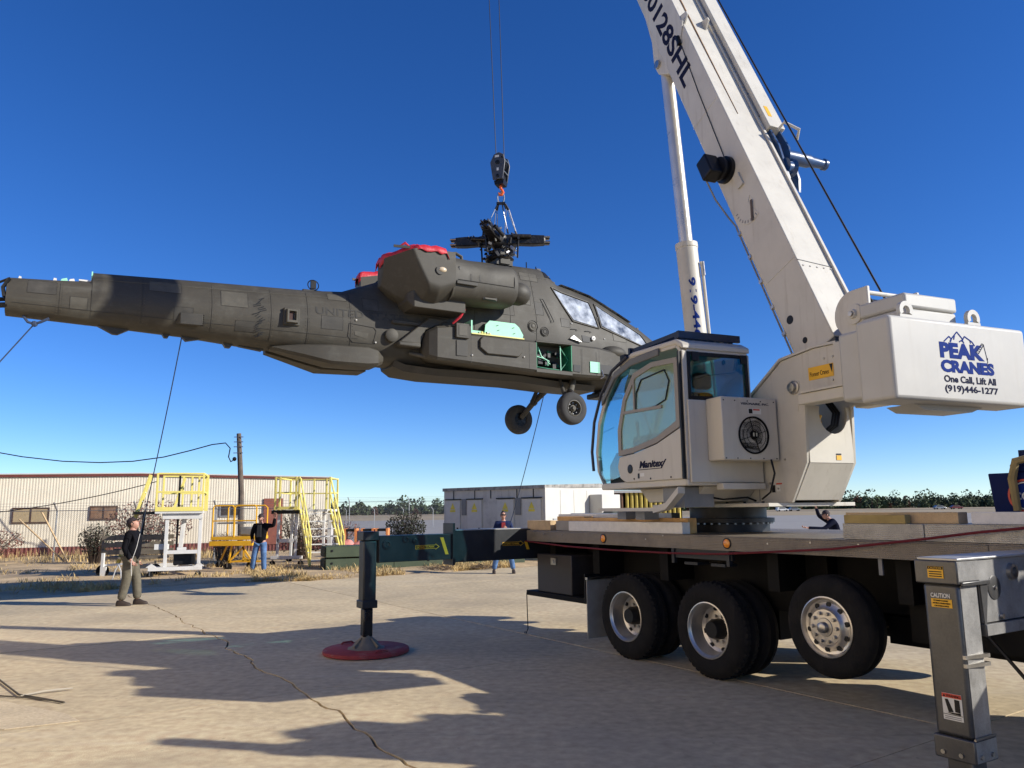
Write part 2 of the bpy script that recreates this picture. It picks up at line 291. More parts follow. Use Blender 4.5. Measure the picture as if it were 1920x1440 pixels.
# verge of dry grass and dirt along the apron edge
EDG = [(-22, 4.), (-18, 9.4), (-14, 13.9), (-11.17, 17.3), (-9.62, 19.28), (-7.46, 20.8), (-5.37, 20.9), (-1.8, 23.45), (.61, 25.22), (4, 27.4), (9, 29.5)]
BCK = [(-60, 30), (-50, 33), (-40, 36), (-28, 36), (-22, 36), (-15, 36), (-10, 36), (-5, 36), (-2, 36), (3, 36), (10, 36)]
def vpt(u, t):
    k = min(int(u), len(EDG) - 2); fu = u - k
    e = Vector((*EDG[k], 0)).lerp(Vector((*EDG[k + 1], 0)), fu); bk = Vector((*BCK[k], 0)).lerp(Vector((*BCK[k + 1], 0)), fu)
    wob = .35 * noise.noise((e.x * .7, e.y * .7, 2)) + .2 * noise.noise((e.x * 2.3, e.y * 2.3, 5))
    p = e.lerp(bk, t); d = (bk - e).normalized(); p += d * wob * (1 - t)
    dist = (bk - e).length * t; p.z = .004 + min(dist * .06, .05) + .05 * min(1, dist) * (noise.noise((p.x * .9, p.y * .9, 0)) * .6 + .3 * noise.noise((p.x * 2.6, p.y * 2.6, 4)) + .25)
    if dist < .02: p.z = .004
    return p
s = MB(); NU = 10 * 12; NT = 26
ids = [[s.v(vpt(10 * i / NU, (j / NT) ** 1.6)) for j in range(NT + 1)] for i in range(NU + 1)]
for i in range(NU):
    for j in range(NT): s.f((ids[i][j], ids[i + 1][j], ids[i + 1][j + 1], ids[i][j + 1]))
struct('verge_soil', s, dirtm, ang=80)
def grassmesh(name, spots, label):
    s = MB()
    for (x, y, z, h, lean) in spots:
        a = rnd.uniform(0, 6.28); wd = rnd.uniform(.006, .014) * (1 + h); lx, ly = math.cos(a + 1.3) * lean, math.sin(a + 1.3) * lean
        dx, dy = math.cos(a) * wd, math.sin(a) * wd
        i0 = s.v((x - dx, y - dy, z)); i1 = s.v((x + dx, y + dy, z)); i2 = s.v((x + lx * .5 + dx * .6, y + ly * .5 + dy * .6, z + h * .65)); i3 = s.v((x + lx * 1.1, y + ly * 1.1, z + h))
        s.f((i0, i1, i2)); s.f((i0, i2, i3))
    return s
spots = []
for _ in range(46000):
    u = rnd.uniform(2.2, 9.6); t = rnd.random() ** 2.2; p = vpt(u, t)
    dens = noise.noise((p.x * .55, p.y * .55, 7)) + .45 * noise.noise((p.x * 1.9, p.y * 1.9, 8))
    if u < 5.3: dens -= .12
    else: dens += .12 - t * .5
    if p.y > 29 and p.x < -10: dens += .45
    if dens < .02 + .15 * rnd.random(): continue
    if p.y > 34: continue
    h = rnd.uniform(.03, .14) * (1 + 1.2 * max(0, dens)) * (1.9 if p.y > 28.5 and p.x < -11 else 1.)
    spots.append((p.x, p.y, p.z - .01, h, rnd.uniform(.02, .1)))
g = grassmesh('dry_grass', spots, ''); o = g.build('dry_grass', strawm, ang=0, norm=False, kind='stuff'); tag(o, 'short dry straw coloured grass along the edge of the concrete', 'grass')
# far pines and autumn trees, one mass
s = MB(); rt = random.Random(11)
def puff(s, c, rx, rz, n, q):
    for _ in range(n):
        a = rt.uniform(0, 6.28); zz = rt.uniform(-1, 1); rr = math.sqrt(max(0, 1 - zz * zz)) * rt.uniform(.55, 1.05)
        p = Vector((c[0] + rx * rr * math.cos(a), c[1] + rx * rr * math.sin(a) * .7, c[2] + rz * zz))
        d1 = Vector((rt.uniform(-1, 1), rt.uniform(-.5, .5), rt.uniform(-.6, .6))).normalized() * q * rt.uniform(.6, 1.3); d2 = Vector((rt.uniform(-.4, .4), rt.uniform(-1, 1), rt.uniform(.2, 1))).normalized() * q * rt.uniform(.6, 1.2)
        s.face([p - d1, p - d2 * .8, p + d1 * .9, p + d2])
for k in range(760):
    x = rt.uniform(-170, 430); y = 350 + .28 * (x + 110) + rt.uniform(0, 60); h = (rt.uniform(4.5, 7.) if rt.random() < .72 else rt.uniform(7., 11.5)) * (1 + .3 * noise.noise((x * .03, 0, 0)))
    au = rt.random() < (.16 if x > 60 else .1); s.cur = 1 if au else 0
    if au: h *= .62
    if x < 40: h *= .72
    if rt.random() < .35: s.cur2 = 0
    w2 = h * rt.uniform(.26, .4)
    puff(s, (x, y, h * .62), w2, h * .36, 46, .75); puff(s, (x, y, h * .26), w2 * 1.3, h * .3, 40, 1.)
    cur = s.cur; s.cur = 2; s.tube([(x, y, -.1), (x, y, h * .6)], [.22, .1], 4); s.cur = cur
o = s.build('treeline', [pinem, autumn, twigm], ang=0, norm=False, kind='stuff'); tag(o, 'dark pine wood with a few rusty trees along the far edge of the airfield', 'wood')
# ---------------------------------------------------------------- shrubs
def shrub(label, loc, h, rad, n_st, n_lf, leaf, q=.05, up=.75, seed=1, group=None):
    rs = random.Random(seed); t = thing('shrub', label, 'shrub', loc, 0, group); X = RM[t]; st = MB(X); lf = MB(X)
    for _ in range(n_st):
        a = rs.uniform(0, 6.28); rr = rad * rs.random() ** .6; top = Vector((rr * math.cos(a), rr * math.sin(a) * .8, h * rs.uniform(.6, 1.05))); b0 = Vector((rr * .25 * math.cos(a), rr * .25 * math.sin(a), 0))
        mid = b0.lerp(top, .5) + Vector((rs.uniform(-.1, .1), rs.uniform(-.1, .1), .1 * h)) ; st.tube([b0, mid, top], [.016, .01, .004], 3)
        for _k in range(3):
            c0 = b0.lerp(mid, rs.random()).lerp(top, rs.uniform(.1, .9)); st.tube([c0, c0 + Vector((rs.uniform(-.3, .3), rs.uniform(-.3, .3), rs.uniform(.05, .35))) * h * .5], [.007, .003], 3)
    for _ in range(n_lf):
        a = rs.uniform(0, 6.28); rr = rad * rs.random() ** .5; z = h * (up + (1 - up) * 1.1 * (rs.random() * 2 - 1) * math.sqrt(max(.05, 1 - (rr / rad) ** 2)))
        p = Vector((rr * math.cos(a), rr * math.sin(a) * .8, max(.05, z)))
        d1 = Vector((rs.uniform(-1, 1), rs.uniform(-1, 1), rs.uniform(-1, 1))).normalized() * q * rs.uniform(.5, 1.2); d2 = d1.cross(Vector((rs.uniform(-1, 1), rs.uniform(-1, 1), rs.uniform(-1, 1)))).normalized() * q * .5
        lf.face([p - d1, p - d2, p + d1, p + d2])
    st.build('stems', twigm, t, ang=0, norm=False); lf.build('crown', leaf, t, ang=0, norm=False); return t
shrub('low reddish bare shrub at the left edge before the cream building', (-19.4, 28.8, 0), 1.35, 1.35, 40, 900, leafred, .05, .62, 1)
shrub('upright dark brown broom-like shrub left of the man in khaki trousers', (-15.0, 28.3, 0), 1.45, .62, 90, 700, leafdk, .05, .62, 2)
shrub('tall red-brown shrub behind the white and yellow work stand', (-14.2, 30.6, 0), 2.3, 1.6, 70, 1500, leafred, .055, .62, 3)
shrub('dark bushy shrub in front of the grey electrical enclosure', (-4.75, 34.5, 0), 1.75, .9, 60, 1500, leafdk, .06, .6, 4)
shrub('low rusty shrub beside the barbed fence right of the stairs', (-8.4, 37.5, 0), 1.35, 1.2, 40, 800, leafred, .05, .6, 5)
shrub('thin brown weeds at the maroon skirt right of the white stand', (-10.6, 28.6, 0), 1.1, .45, 40, 250, twigm, .04, .5, 6)
shrub('brown brush seen through the legs of the stair platform', (-8.0, 29.6, 0), 1.9, .9, 70, 900, twigm, .05, .5, 8)
shrub('small brown weed clump behind the orange platform', (-9.9, 27.3, 0), .9, .4, 40, 200, twigm, .04, .5, 9)
for k, (x, y) in enumerate([(-2.3, 23.6), (-.9, 24.0)]):
    rs = random.Random(20 + k); t = MB()
    for _ in range(90):
        a = rs.uniform(0, 6.28); p0 = Vector((x + rs.uniform(-.35, .35), y + rs.uniform(-.15, .15), .03 + rs.random() * .1)); t.tube([p0, p0 + Vector((math.cos(a) * .3, math.sin(a) * .2, rs.uniform(-.02, .14)))], [.006, .003], 3)
    tag(t.build('brush_pile', twigm, origin=(x, y, 0), ang=0, norm=False), ['heap of dry twigs on the grass under the far outrigger beam', 'heap of dry twigs beside the boots of the man in blue'][k], 'twigs')
# ---------------------------------------------------------------- long cream building
BO = Vector((-21.8, 32.9, 0)); BXd = Vector((math.cos(R_(24)), math.sin(R_(24)), 0)); BF = frame(BXd, Vector((-BXd.y, BXd.x, 0)), (0, 0, 1), BO)   # x along the front, y into the building
t = thing('metal_building', 'long low cream corrugated building with maroon roof trim and skirt behind the fence', 'building', BO, R_(24))
def roofz(x): return 3.55 - .016 * abs(x - 5.5)
def corr(x0, x1, zlo, zhi, m, name, y=0., pitch=.11, dep=.008):
    s = MB(BF); n = int((x1 - x0) / pitch * 4); pr = [0, 0, 1, 1]; up = []; dn = []
    for i in range(n + 1):
        x = lerp(x0, x1, i / n); yy = y - dep * pr[i % 4]; dn.append(s.v((x, yy, zlo))); up.append(s.v((x, yy, zhi(x) if callable(zhi) else zhi)))
    for i in range(n): s.f((dn[i], dn[i + 1], up[i + 1], up[i]))
    return s.build(name, m, t, ang=0, norm=False)
corr(-8, 13.9, .3, roofz, cream, 'wall'); corr(-8, 13.9, 0, .44, maroon, 'skirt', -.03, .16, .03)
s = MB(BF); s.rings([[(x, -.09, roofz(x) - .06), (x, -.09, roofz(x) + .05), (x, 10, roofz(x) + .05), (x, 10, roofz(x) - .1)] for x in (-8.2, 5.5, 14.0)]); s.build('roof', maroon, t, ang=0)
s = MB(BF); s.rings([[(x, -.11, roofz(x) + .04), (x, -.11, roofz(x) + .09), (x, .2, roofz(x) + .09), (x, .2, roofz(x) + .04)] for x in (-8.2, 5.5, 14.02)]); s.build('roof_flashing', whitewall, t, ang=0)
s = MB(BF); s.box((-8, .01, 0), (13.88, 9.9, 3.2)); s.build('shell', cream, t)
for x0, x1, z0, z1, pm in [(.63, 2.0, 1.46, 2.12, tanwin), (3.52, 4.62, 1.56, 2.16, brownwin), (8.86, 9.74, 1.62, 2.2, darkgl)]:
    f = MB(BF)
    for lo, hi in [((x0, z0), (x1, z0 + .05)), ((x0, z1 - .05), (x1, z1)), ((x0, z0 + .05), (x0 + .05, z1 - .05)), ((x1 - .05, z0 + .05), (x1, z1 - .05)), (((x0 + x1) / 2 - .025, z0 + .05), ((x0 + x1) / 2 + .025, z1 - .05))]: f.box((lo[0], -.07, lo[1]), (hi[0], .005, hi[1]))
    fo = f.build('window', mat('window_brown', (.06, .03, .02), .6) if pm is not darkgl else galv, t)
    for a, c in ((x0 + .05, (x0 + x1) / 2 - .025), ((x0 + x1) / 2 + .025, x1 - .05)):
        pn = MB(BF); pn.box((a, -.045, z0 + .05), (c, -.03, z1 - .05)); pn.build('pane', pm, fo)
d = MB(BF); d.box((10.83, -.08, .3), (11.7, -.03, 2.45)); do = d.build('door', mat('door_maroon', (.24, .07, .04), .6), t); k = MB(BF); k.ball((11.0, -.1, 1.3), .03); k.build('handle', steel, do)
# ---------------------------------------------------------------- fences
def fence(label, a, c, npost, h, meshrows, arm=(0, -1), strands=3, group=None):
    a = Vector((*a, 0)); c = Vector((*c, 0)); d = c - a; ln = d.length; d.normalize()
    t = thing('chain_link_fence', label, 'fence', a)
    for i in range(npost):
        p = a + d * (ln * i / (npost - 1)); s = MB(); s.tube([p, p + Vector((0, 0, h)), p + Vector((arm[0] * .25, arm[1] * .25, h + .3))], .03, 6); s.build('post', galv, t)
    for k in range(strands):
        o_ = Vector((arm[0], arm[1], 0)) * (.06 + .08 * k); s = MB(); s.tube([a + o_ + Vector((0, 0, h + .07 + .1 * k)), c + o_ + Vector((0, 0, h + .07 + .1 * k))], .005, 3); s.build('barbed_wire', galv, t)
    if meshrows:
        s = MB(); sp = .075; n = int((ln + h) / sp)
        for i in range(n):
            for sg in (1, -1):
                x0 = i * sp - h if sg > 0 else i * sp; x1 = x0 + h * sg; z0, z1 = .05, h
                if sg > 0:
                    if x0 < 0: z0 = .05 - x0 * (h - .05) / h; x0 = 0
                    if x1 > ln: z1 = h - (x1 - ln); x1 = ln
                else:
                    if x1 < 0: z1 = h + x1; x1 = 0
                    if x0 > ln: z0 = .05 + (x0 - ln); x0 = ln
                if z1 - z0 < .05: continue
                P = a + d * x0 + Vector((0, 0, z0)); Q = a + d * x1 + Vector((0, 0, z1)); w_ = Vector((0, 0, .0028)); s.face([P - w_, Q - w_, Q + w_, P + w_])
        s.build('wire_mesh', galv, t, ang=0, norm=False, kind='stuff'); s = MB(); s.tube([a + Vector((0, 0, h)), c + Vector((0, 0, h))], .016, 6); s.build('top_rail', galv, t)
    return t
fence('chain-link fence with barbed wire in front of the cream building', (-26.2, 29.5), (-8.2, 29.5), 7, 1.95, 1)
fence('taller barbed wire fence between the stair platform and the grey enclosure', (-14.6, 51.1), (-2.9, 51.0), 4, 2.4, 1, (-.35, -.5))
fence('low distant fence line with angled posts across the airfield', (-26, 92), (-2, 84), 8, 1.9, 0, (-.9, 0), 2)
# leaning planks on the fence
for k, (p0, p1, lb) in enumerate([((-16.55, 29.1, .1), (-18.55, 29.42, 1.65), 'shorter thin yellow plank leaning on the fence below the left window'), ((-16.4, 29.05, .1), (-17.75, 29.42, 1.95), 'longer thin yellow plank leaning on the fence beside the left window')]):
    s = MB(); s.bar(p0, p1, .06, .03); tag(s.build('plank', wood, origin=p0), lb, 'plank')
# ---------------------------------------------------------------- utility pole with cable
t = thing('utility_pole', 'leaning wooden utility pole behind the orange platform', 'pole', (-10.95, 31.6, 0))
s = MB(); s.tube([(-10.95, 31.6, 0), (-11.02, 31.6, 2.6), (-11.22, 31.6, 5.0)], [.12, .11, .09], 10); s.build('post', polewood, t)
for z in (4.2, 4.45, 4.65, 4.85):
    s = MB(); s.bar((-11.38, 31.52, z), (-11.0, 31.52, z), .03); s.build('step_bolt', steel, t)
s = MB(); s.ball((-11.3, 31.45, 3.95), .09, 8, 5); s.build('clamp', black, t)
s = MB(); pts = [Vector(q) for q in ((-32, 33.5, 7.0), (-28.5, 33, 5.9), (-25, 32.7, 5.05), (-22.5, 32.4, 4.58), (-20.4, 32.2, 4.2), (-18.6, 32, 3.98), (-17, 31.9, 3.9), (-15.6, 31.8, 3.93), (-14.3, 31.7, 4.08), (-13.2, 31.6, 4.32))] + [Vector((-12.3, 31.6, 4.56)), Vector((-11.75, 31.6, 4.62)), Vector((-11.55, 31.6, 4.4)), Vector((-11.6, 31.6, 4.05)), Vector((-11.5, 31.6, 3.85)), Vector((-11.3, 31.5, 3.95))]
s.tube(pts, .024, 6); tag(s.build('power_cable', black, origin=(-11.3, 31.5, 0)), 'thick black cable sagging from the utility pole out of the left of the picture', 'cable')
s = MB(); s.tube(wire((-26, 29.4, 1.9), (-12.9, 28.2, 2.95), .55, 24), .016, 5); tag(s.build('power_cable', black, origin=(-13, 28, 0)), 'thin dark cable sagging across the front of the cream building below the roof', 'cable')
# ---------------------------------------------------------------- grey electrical enclosure
K = Vector((1.09, 26.76, 0)); KX = Vector((-.758, .652, 0)); KY = Vector((.652, .758, 0)); t = thing('electrical_enclosure', 'grey walk-in electrical enclosure with four doors and white sunlit end', 'enclosure', K, math.atan2(KX.y, KX.x))
KF = frame(KX, KY, (0, 0, 1), K)
s = MB(KF); s.rings([[(-.0, 0, 0), (4.94, 0, 0), (4.94, 4.2, 0), (0, 4.2, 0)], [(-.0, 0, 2.5), (4.94, 0, 2.5), (4.94, 4.2, 2.62), (0, 4.2, 2.62)]]); s.build('wall', ltgrey, t)
s = MB(KF); s.rings([[(-.03, -.05, 2.5), (4.98, -.05, 2.5), (4.98, 4.25, 2.6), (-.03, 4.25, 2.6)], [(-.03, -.05, 2.62), (4.98, -.05, 2.62), (4.98, 4.25, 2.74), (-.03, 4.25, 2.74)]]); s.build('roof', mat('weathered_fascia', (.3, .28, .25), .8, 0, .4, 5., dirt=(.04, .035, .03), dirtamt=.9, dirtscale=3), t)
s = MB(KF); s.box((-.035, -.045, 0), (-.004, 4.2, 2.52)); s.build('end_panel', whitewall, t)
for k, yy in enumerate((.8, 1.6, 2.4)):
    s = MB(KF); s.box((-.045, yy, .1), (-.036, yy + .03, 2.45)); s.build('panel_seam', ltgrey, t)
for a, c in [(.17, .99), (1.41, 2.18), (2.95, 3.67), (4.06, 4.81)]:
    s = MB(KF); s.box((a, -.04, .15), (c, -.003, 2.15)); dd = s.build('door', mat('enclosure_door', (.6, .57, .5), .55, 0, .06), t); s = MB(KF); s.box((a - .04, -.06, 2.17), (c + .04, -.003, 2.21)); s.build('drip_rail', black, dd)
    m_ = (a + c) / 2; s = MB(KF); s.prism([(m_ - .13, 1.82), (m_ + .13, 1.82), (m_, 2.06)], 'y', -.046, -.041); s.build('warning_triangle', mat('hazard_yellow', (.75, .6, .05), .5), dd); s = MB(KF); s.box((m_ - .14, -.046, 1.72), (m_ + .14, -.041, 1.8)); s.build('warning_label', mat('hazard_yellow', (.75, .6, .05), .5), dd)
    s = MB(KF); s.box((a + .08, -.075, 1.05), (a + .14, -.04, 1.15)); s.build('handle', black, dd)
for a, c, z0, z1 in [(1.08, 1.35, 1.6, 2.2), (3.75, 3.99, 1.6, 2.2)]:
    s = MB(KF)
    s.box((a, -.02, z0), (c, -.003, z1))
    for q in range(8): s.box((a + .02, -.035, z0 + .03 + q * .07), (c - .02, -.02, z0 + .06 + q * .07))
    s.build('louvre_vent', grey, t)
for x in (.5, 1.25, 2.5, 3.3, 4.4):
    s = MB(KF); s.box((x, -.02, 2.2), (x + .03, -.004, 2.5)); s.build('cable_conduit', black, t)
s = MB(KF); s.box((-.6, 2.55, 0), (-.05, 3.75, 2.3)); s.build('air_conditioner', whitewall, t, bevel=.02)
s = MB(KF); s.bar((-.25, .1, 1.45), (-.25, 2.5, 1.45), .05); s.bar((-.25, 1.4, .6), (-.25, 1.4, 1.45), .05); s.build('handrail', galv, t)
# yellow container behind
t = thing('shipping_container', 'yellow and brown corrugated container behind the crane cab', 'container', (4.3, 33.5, 0))
for a, c, m in [(4.1, 4.75, mat('rust_brown', (.12, .06, .03), .8)), (4.75, 7.2, mat('container_yellow', (.5, .38, .07), .7, 0, .2, 4., dirt=(.2, .12, .05), dirtamt=.5))]:
    s = MB(); n = int((c - a) / .05); dn = []; up = []
    for i in range(n + 1):
        x = lerp(a, c, i / n); y = 33.5 - (.05 if (i // 2) % 2 else 0); dn.append(s.v((x, y, 0))); up.append(s.v((x, y, 2.45)))
    for i in range(n): s.f((dn[i], dn[i + 1], up[i + 1], up[i]))
    s.build('wall_panel', m, t, ang=0, norm=False)
s = MB(); s.box((4.1, 33.5, 0), (7.2, 36.5, 2.44)); s.build('body', mat('rust_brown', (.12, .06, .03), .8), t); s = MB(); s.box((4.05, 33.4, 2.44), (7.25, 36.55, 2.54)); s.build('roof_rail', whitewall, t)
# ---------------------------------------------------------------- distant cars
def car(loc, rz, paint, label, van=0):
    t = thing('parked_car', label, 'car', loc, rz, 'vehicles parked across the airfield'); X = RM[t]
    s = MB(X); prof = [(-2.2, .35), (2.2, .35), (2.25, .75), (1.3, .95), (.7, 1.5), (-1.2 if not van else -2.1, 1.55), (-2.0, 1.0), (-2.25, .9)]
    s.rings([[(x, -.85, z) for x, z in prof], [(x, .85, z) for x, z in prof]]); s.build('body', paint, t, bevel=.05)
    for q in (-.86, .86):
        g = MB(X); g.face([(.65, q, 1.42), (1.1, q, 1.0), (-1.6, q, 1.0), (-1.2, q, 1.45)]); g.build('window', darkgl, t, ang=0)
    for x in (-1.4, 1.4):
        for q in (-.87, .7):
            wq = MB(X); wq.cyl((x, q, .33), (x, q + .17, .33), .33, n=10); wq.build('wheel', rubber, t)
cw_ = mat('car_white', (.75, .74, .7), .3, coat=.5); cg = mat('car_silver', (.3, .3, .31), .3, .5, coat=.5); cr = mat('car_red', (.2, .03, .03), .3, coat=.5)
for x, y, rz, m, l, v in [(100, 292, .1, cw_, 'white van far across the airfield, leftmost of the distant vehicles', 1), (106, 296, 0, cg, 'grey car far across the airfield beside the white van', 0), (163, 300, .05, cg, 'silver car far across the airfield, left one of the pair before the pines', 0), (170, 301, 0, cr, 'dark red car far across the airfield, right one of the pair before the pines', 0)]:
    car((x, y, -.14), rz, m, l, v)

# ---------------------------------------------------------------- unseen building added for warm fill on the crane, carries the left lamp
t = thing('fill_hangar', 'large cream metal building added unseen beyond the left edge for warm fill, carrying the floodlight', 'building', (-10.4, -5, 0))
s = MB(); n = 260
dn = [s.v((-10.4 + (.03 if i % 4 < 2 else 0), lerp(-24, 12.3, i / n), 0)) for i in range(n + 1)]; up = [s.v((-10.4 + (.03 if i % 4 < 2 else 0), lerp(-24, 12.3, i / n), 9.0)) for i in range(n + 1)]
for i in range(n): s.f((dn[i], dn[i + 1], up[i + 1], up[i]))
hgm = mat('fill_hangar_cream', (.66, .55, .4), .6, 0, .06, 1.)
s.build('wall', hgm, t, ang=0, norm=False); s = MB(); s.box((-30, -24.2, 9.0), (-10.3, 12.4, 9.3)); s.build('roof', maroon, t); s = MB(); s.box((-30, -24, 0), (-10.45, 12.25, 9.0)); s.build('shell', hgm, t)
for k in range(4): s = MB(); s.box((-10.36, -20 + k * 6.5, 0), (-10.25, -13.6 + k * 6.5, 7.2)); s.build('sliding_door', hgm, t)

s = MB(); s.rings([[(x, y, -.0) for x, y in ((-8.5, 9.4), (-5.0, 7.95), (-4.12, 7.46), (-3.85, 7.2), (-4.35, 6.95), (-8.0, 7.2))], [(x, y, .007) for x, y in ((-8.5, 9.4), (-5.0, 7.95), (-4.12, 7.46), (-3.85, 7.2), (-4.35, 6.95), (-8.0, 7.2))]])
s.build('repair_patch', mat('patch_concrete', (.54, .43, .275), .85, 0, .12, 2., bump=.2, bscale=70, coords='World', fine=.4), apron, ang=0)
# ================================================================ CRANE TRUCK
TH = R_(58); A_ = Vector((math.cos(TH), -math.sin(TH), 0)); Q_ = Vector((math.sin(TH), math.cos(TH), 0)); O_ = Vector((.194, 11.574, 0))
TR = frame(A_, Q_, (0, 0, 1), O_)                     # x to the truck's front, y to its far side, z up
AZ = R_(23.5); SF = Vector((-math.sin(AZ), math.cos(AZ), 0)); SR = Vector((SF.y, -SF.x, 0)); T_ = Vector((2.706, 9.912, 0))
SU = frame(SR, SF, (0, 0, 1), T_)                     # upper works: x right, y forward along the boom
EL = R_(65.7); BD = SF * math.cos(EL) + Vector((0, 0, math.sin(EL))); BN = SR.cross(BD)
BM = frame(SR, BD, BN, SU @ Vector((0, -1.875, 4.21)))   # boom: x right, y along, z out of its top face
crane = thing('crane_truck', 'white truck crane with long boom, operator cab and PEAK CRANES counterweight', 'crane', O_, -TH)
def P(name, mb, m, parent=crane, **k): return mb.build(name, m, parent, **k)
# --- carrier
deck = P('deck', MB(TR).box((0, .012, 1.36), (8.7, 2.49, 1.486)), chassis)
P('deck_plate', MB(TR).box((0, .0, 1.487), (8.7, 2.5, 1.496)), diamond, deck)
P('side_skirt', MB(TR).box((0, -.006, 1.342), (6.5, .011, 1.4855)), diamond, deck, bevel=.004)
P('side_skirt', MB(TR).box((6.503, -.006, 1.342), (8.7, .011, 1.4855)), diamond, deck, bevel=.004)
for u in (1.8, 3.87):
    P('marker_lamp', MB(TR).lathe([(.045, 0), (.045, -.012), (.03, -.022), (.0, -.024)], (u, -.006, 1.42), (0, 1, 0), 16), amber, deck)
    P('lamp_bezel', MB(TR).lathe([(.058, 0), (.058, -.009), (.046, -.012)], (u, -.0055, 1.42), (0, 1, 0), 16, cap=False), black, deck)
for u0 in (.2, .45, .9, 2.6, 2.9, 4.4, 4.9, 5.4, 5.7):
    P('deck_bolt', MB(TR).lathe([(.01, 0), (.01, -.006)], (u0, -.006, 1.45 + .03 * math.sin(u0 * 7)), (0, 1, 0), 6), steel, deck)
s = MB(TR)
for y in (.78, 1.6): s.box((.1, y, .78), (13.9, y + .1, 1.345))
for u in (.3, 1.3, 2.6, 4.2, 5.6, 7.2, 8.6): s.box((u, .2, .95), (u + .14, 2.3, 1.35))
for u, z in ((2.18, .5), (3.53, .5), (5.0, .705)): s.cyl((u, .1, z), (u, 2.4, z), .09, n=10); s.box((u - .16, .95, z - .17), (u + .16, 1.55, z + .2))
s.box((1.3, .62, .7), (4.6, 1.9, 1.34)); s.box((5.6, .35, .62), (6.6, 2.1, 1.34)); s.box((7.2, .25, .55), (8.6, 2.2, 1.34)); s.box((5.1, .8, .5), (6.4, 1.2, .75))
P('chassis_frame', s, chassis)
P('toolbox', MB(TR).box((.2, .04, .64), (1.03, .7, 1.17)), mat('toolbox_brown', (.04, .033, .03), .5, .2, .2), bevel=.012)
s = MB(TR); s.box((.56, .025, 1.03), (.68, .04, 1.12)); s.box((.6, .01, 1.05), (.64, .025, 1.1)); P('toolbox_latch', s, steel)
P('rear_step', MB(TR).box((-.04, .0, .57), (1.36, .75, .64)), chassis, bevel=.008)
s = MB(TR); s.box((1.36, .0, .57), (1.38, .75, .95)); P('step_hanger', s, black)
s = MB(TR); s.box((-.35, .7, .86), (.2, 1.1, .9)); s.box((-.3, .75, .8), (.1, 1.0, .86)); P('tow_bracket', s, black)
s = MB(TR); s.lathe([(.08, 0), (.09, .03), (.09, .2), (.08, .23)], (.02, .35, .96), (0, 1, 0), 14); P('roller', s, rubber)
P('mudflap', MB(TR).box((1.40, .0, .14), (1.415, .62, .88)), mat('mudflap_grey', (.3, .28, .24), .6), bevel=.003); P('mudflap_bar', MB(TR).box((1.395, -.01, .88), (1.44, .66, .91)), steel)
s = MB(TR); s.box((3.0, .02, 1.24), (3.9, .06, 1.34)); s.box((3.02, -.0, 1.18), (3.06, .05, 1.34)); s.box((3.84, .0, 1.18), (3.88, .05, 1.34)); s.box((3.2, .02, 1.17), (3.4, .2, 1.2)); s.box((3.6, .02, 1.17), (3.8, .2, 1.2)); P('under_deck_bracket', s, outdark)
for u in (5.55, 6.2): P('hanger_strap', MB(TR).box((u, .03, 1.2), (u + .035, .05, 1.345)), grey)
s = MB(TR)
for pts in ([(6.1, .2, 1.3), (6.15, .15, .95), (6.1, .2, .7), (6.2, .2, .5)], [(6.3, .2, 1.3), (6.35, .1, 1.0), (6.32, .15, .8)], [(5.9, .3, 1.0), (6.3, .2, .8), (6.6, .2, .45)]): s.tube(pts, .014, 6)
P('air_hoses', s, black); P('hose_fitting', MB(TR).ball((6.2, .2, .82), (.02, .02, .04), 6, 5), steel)
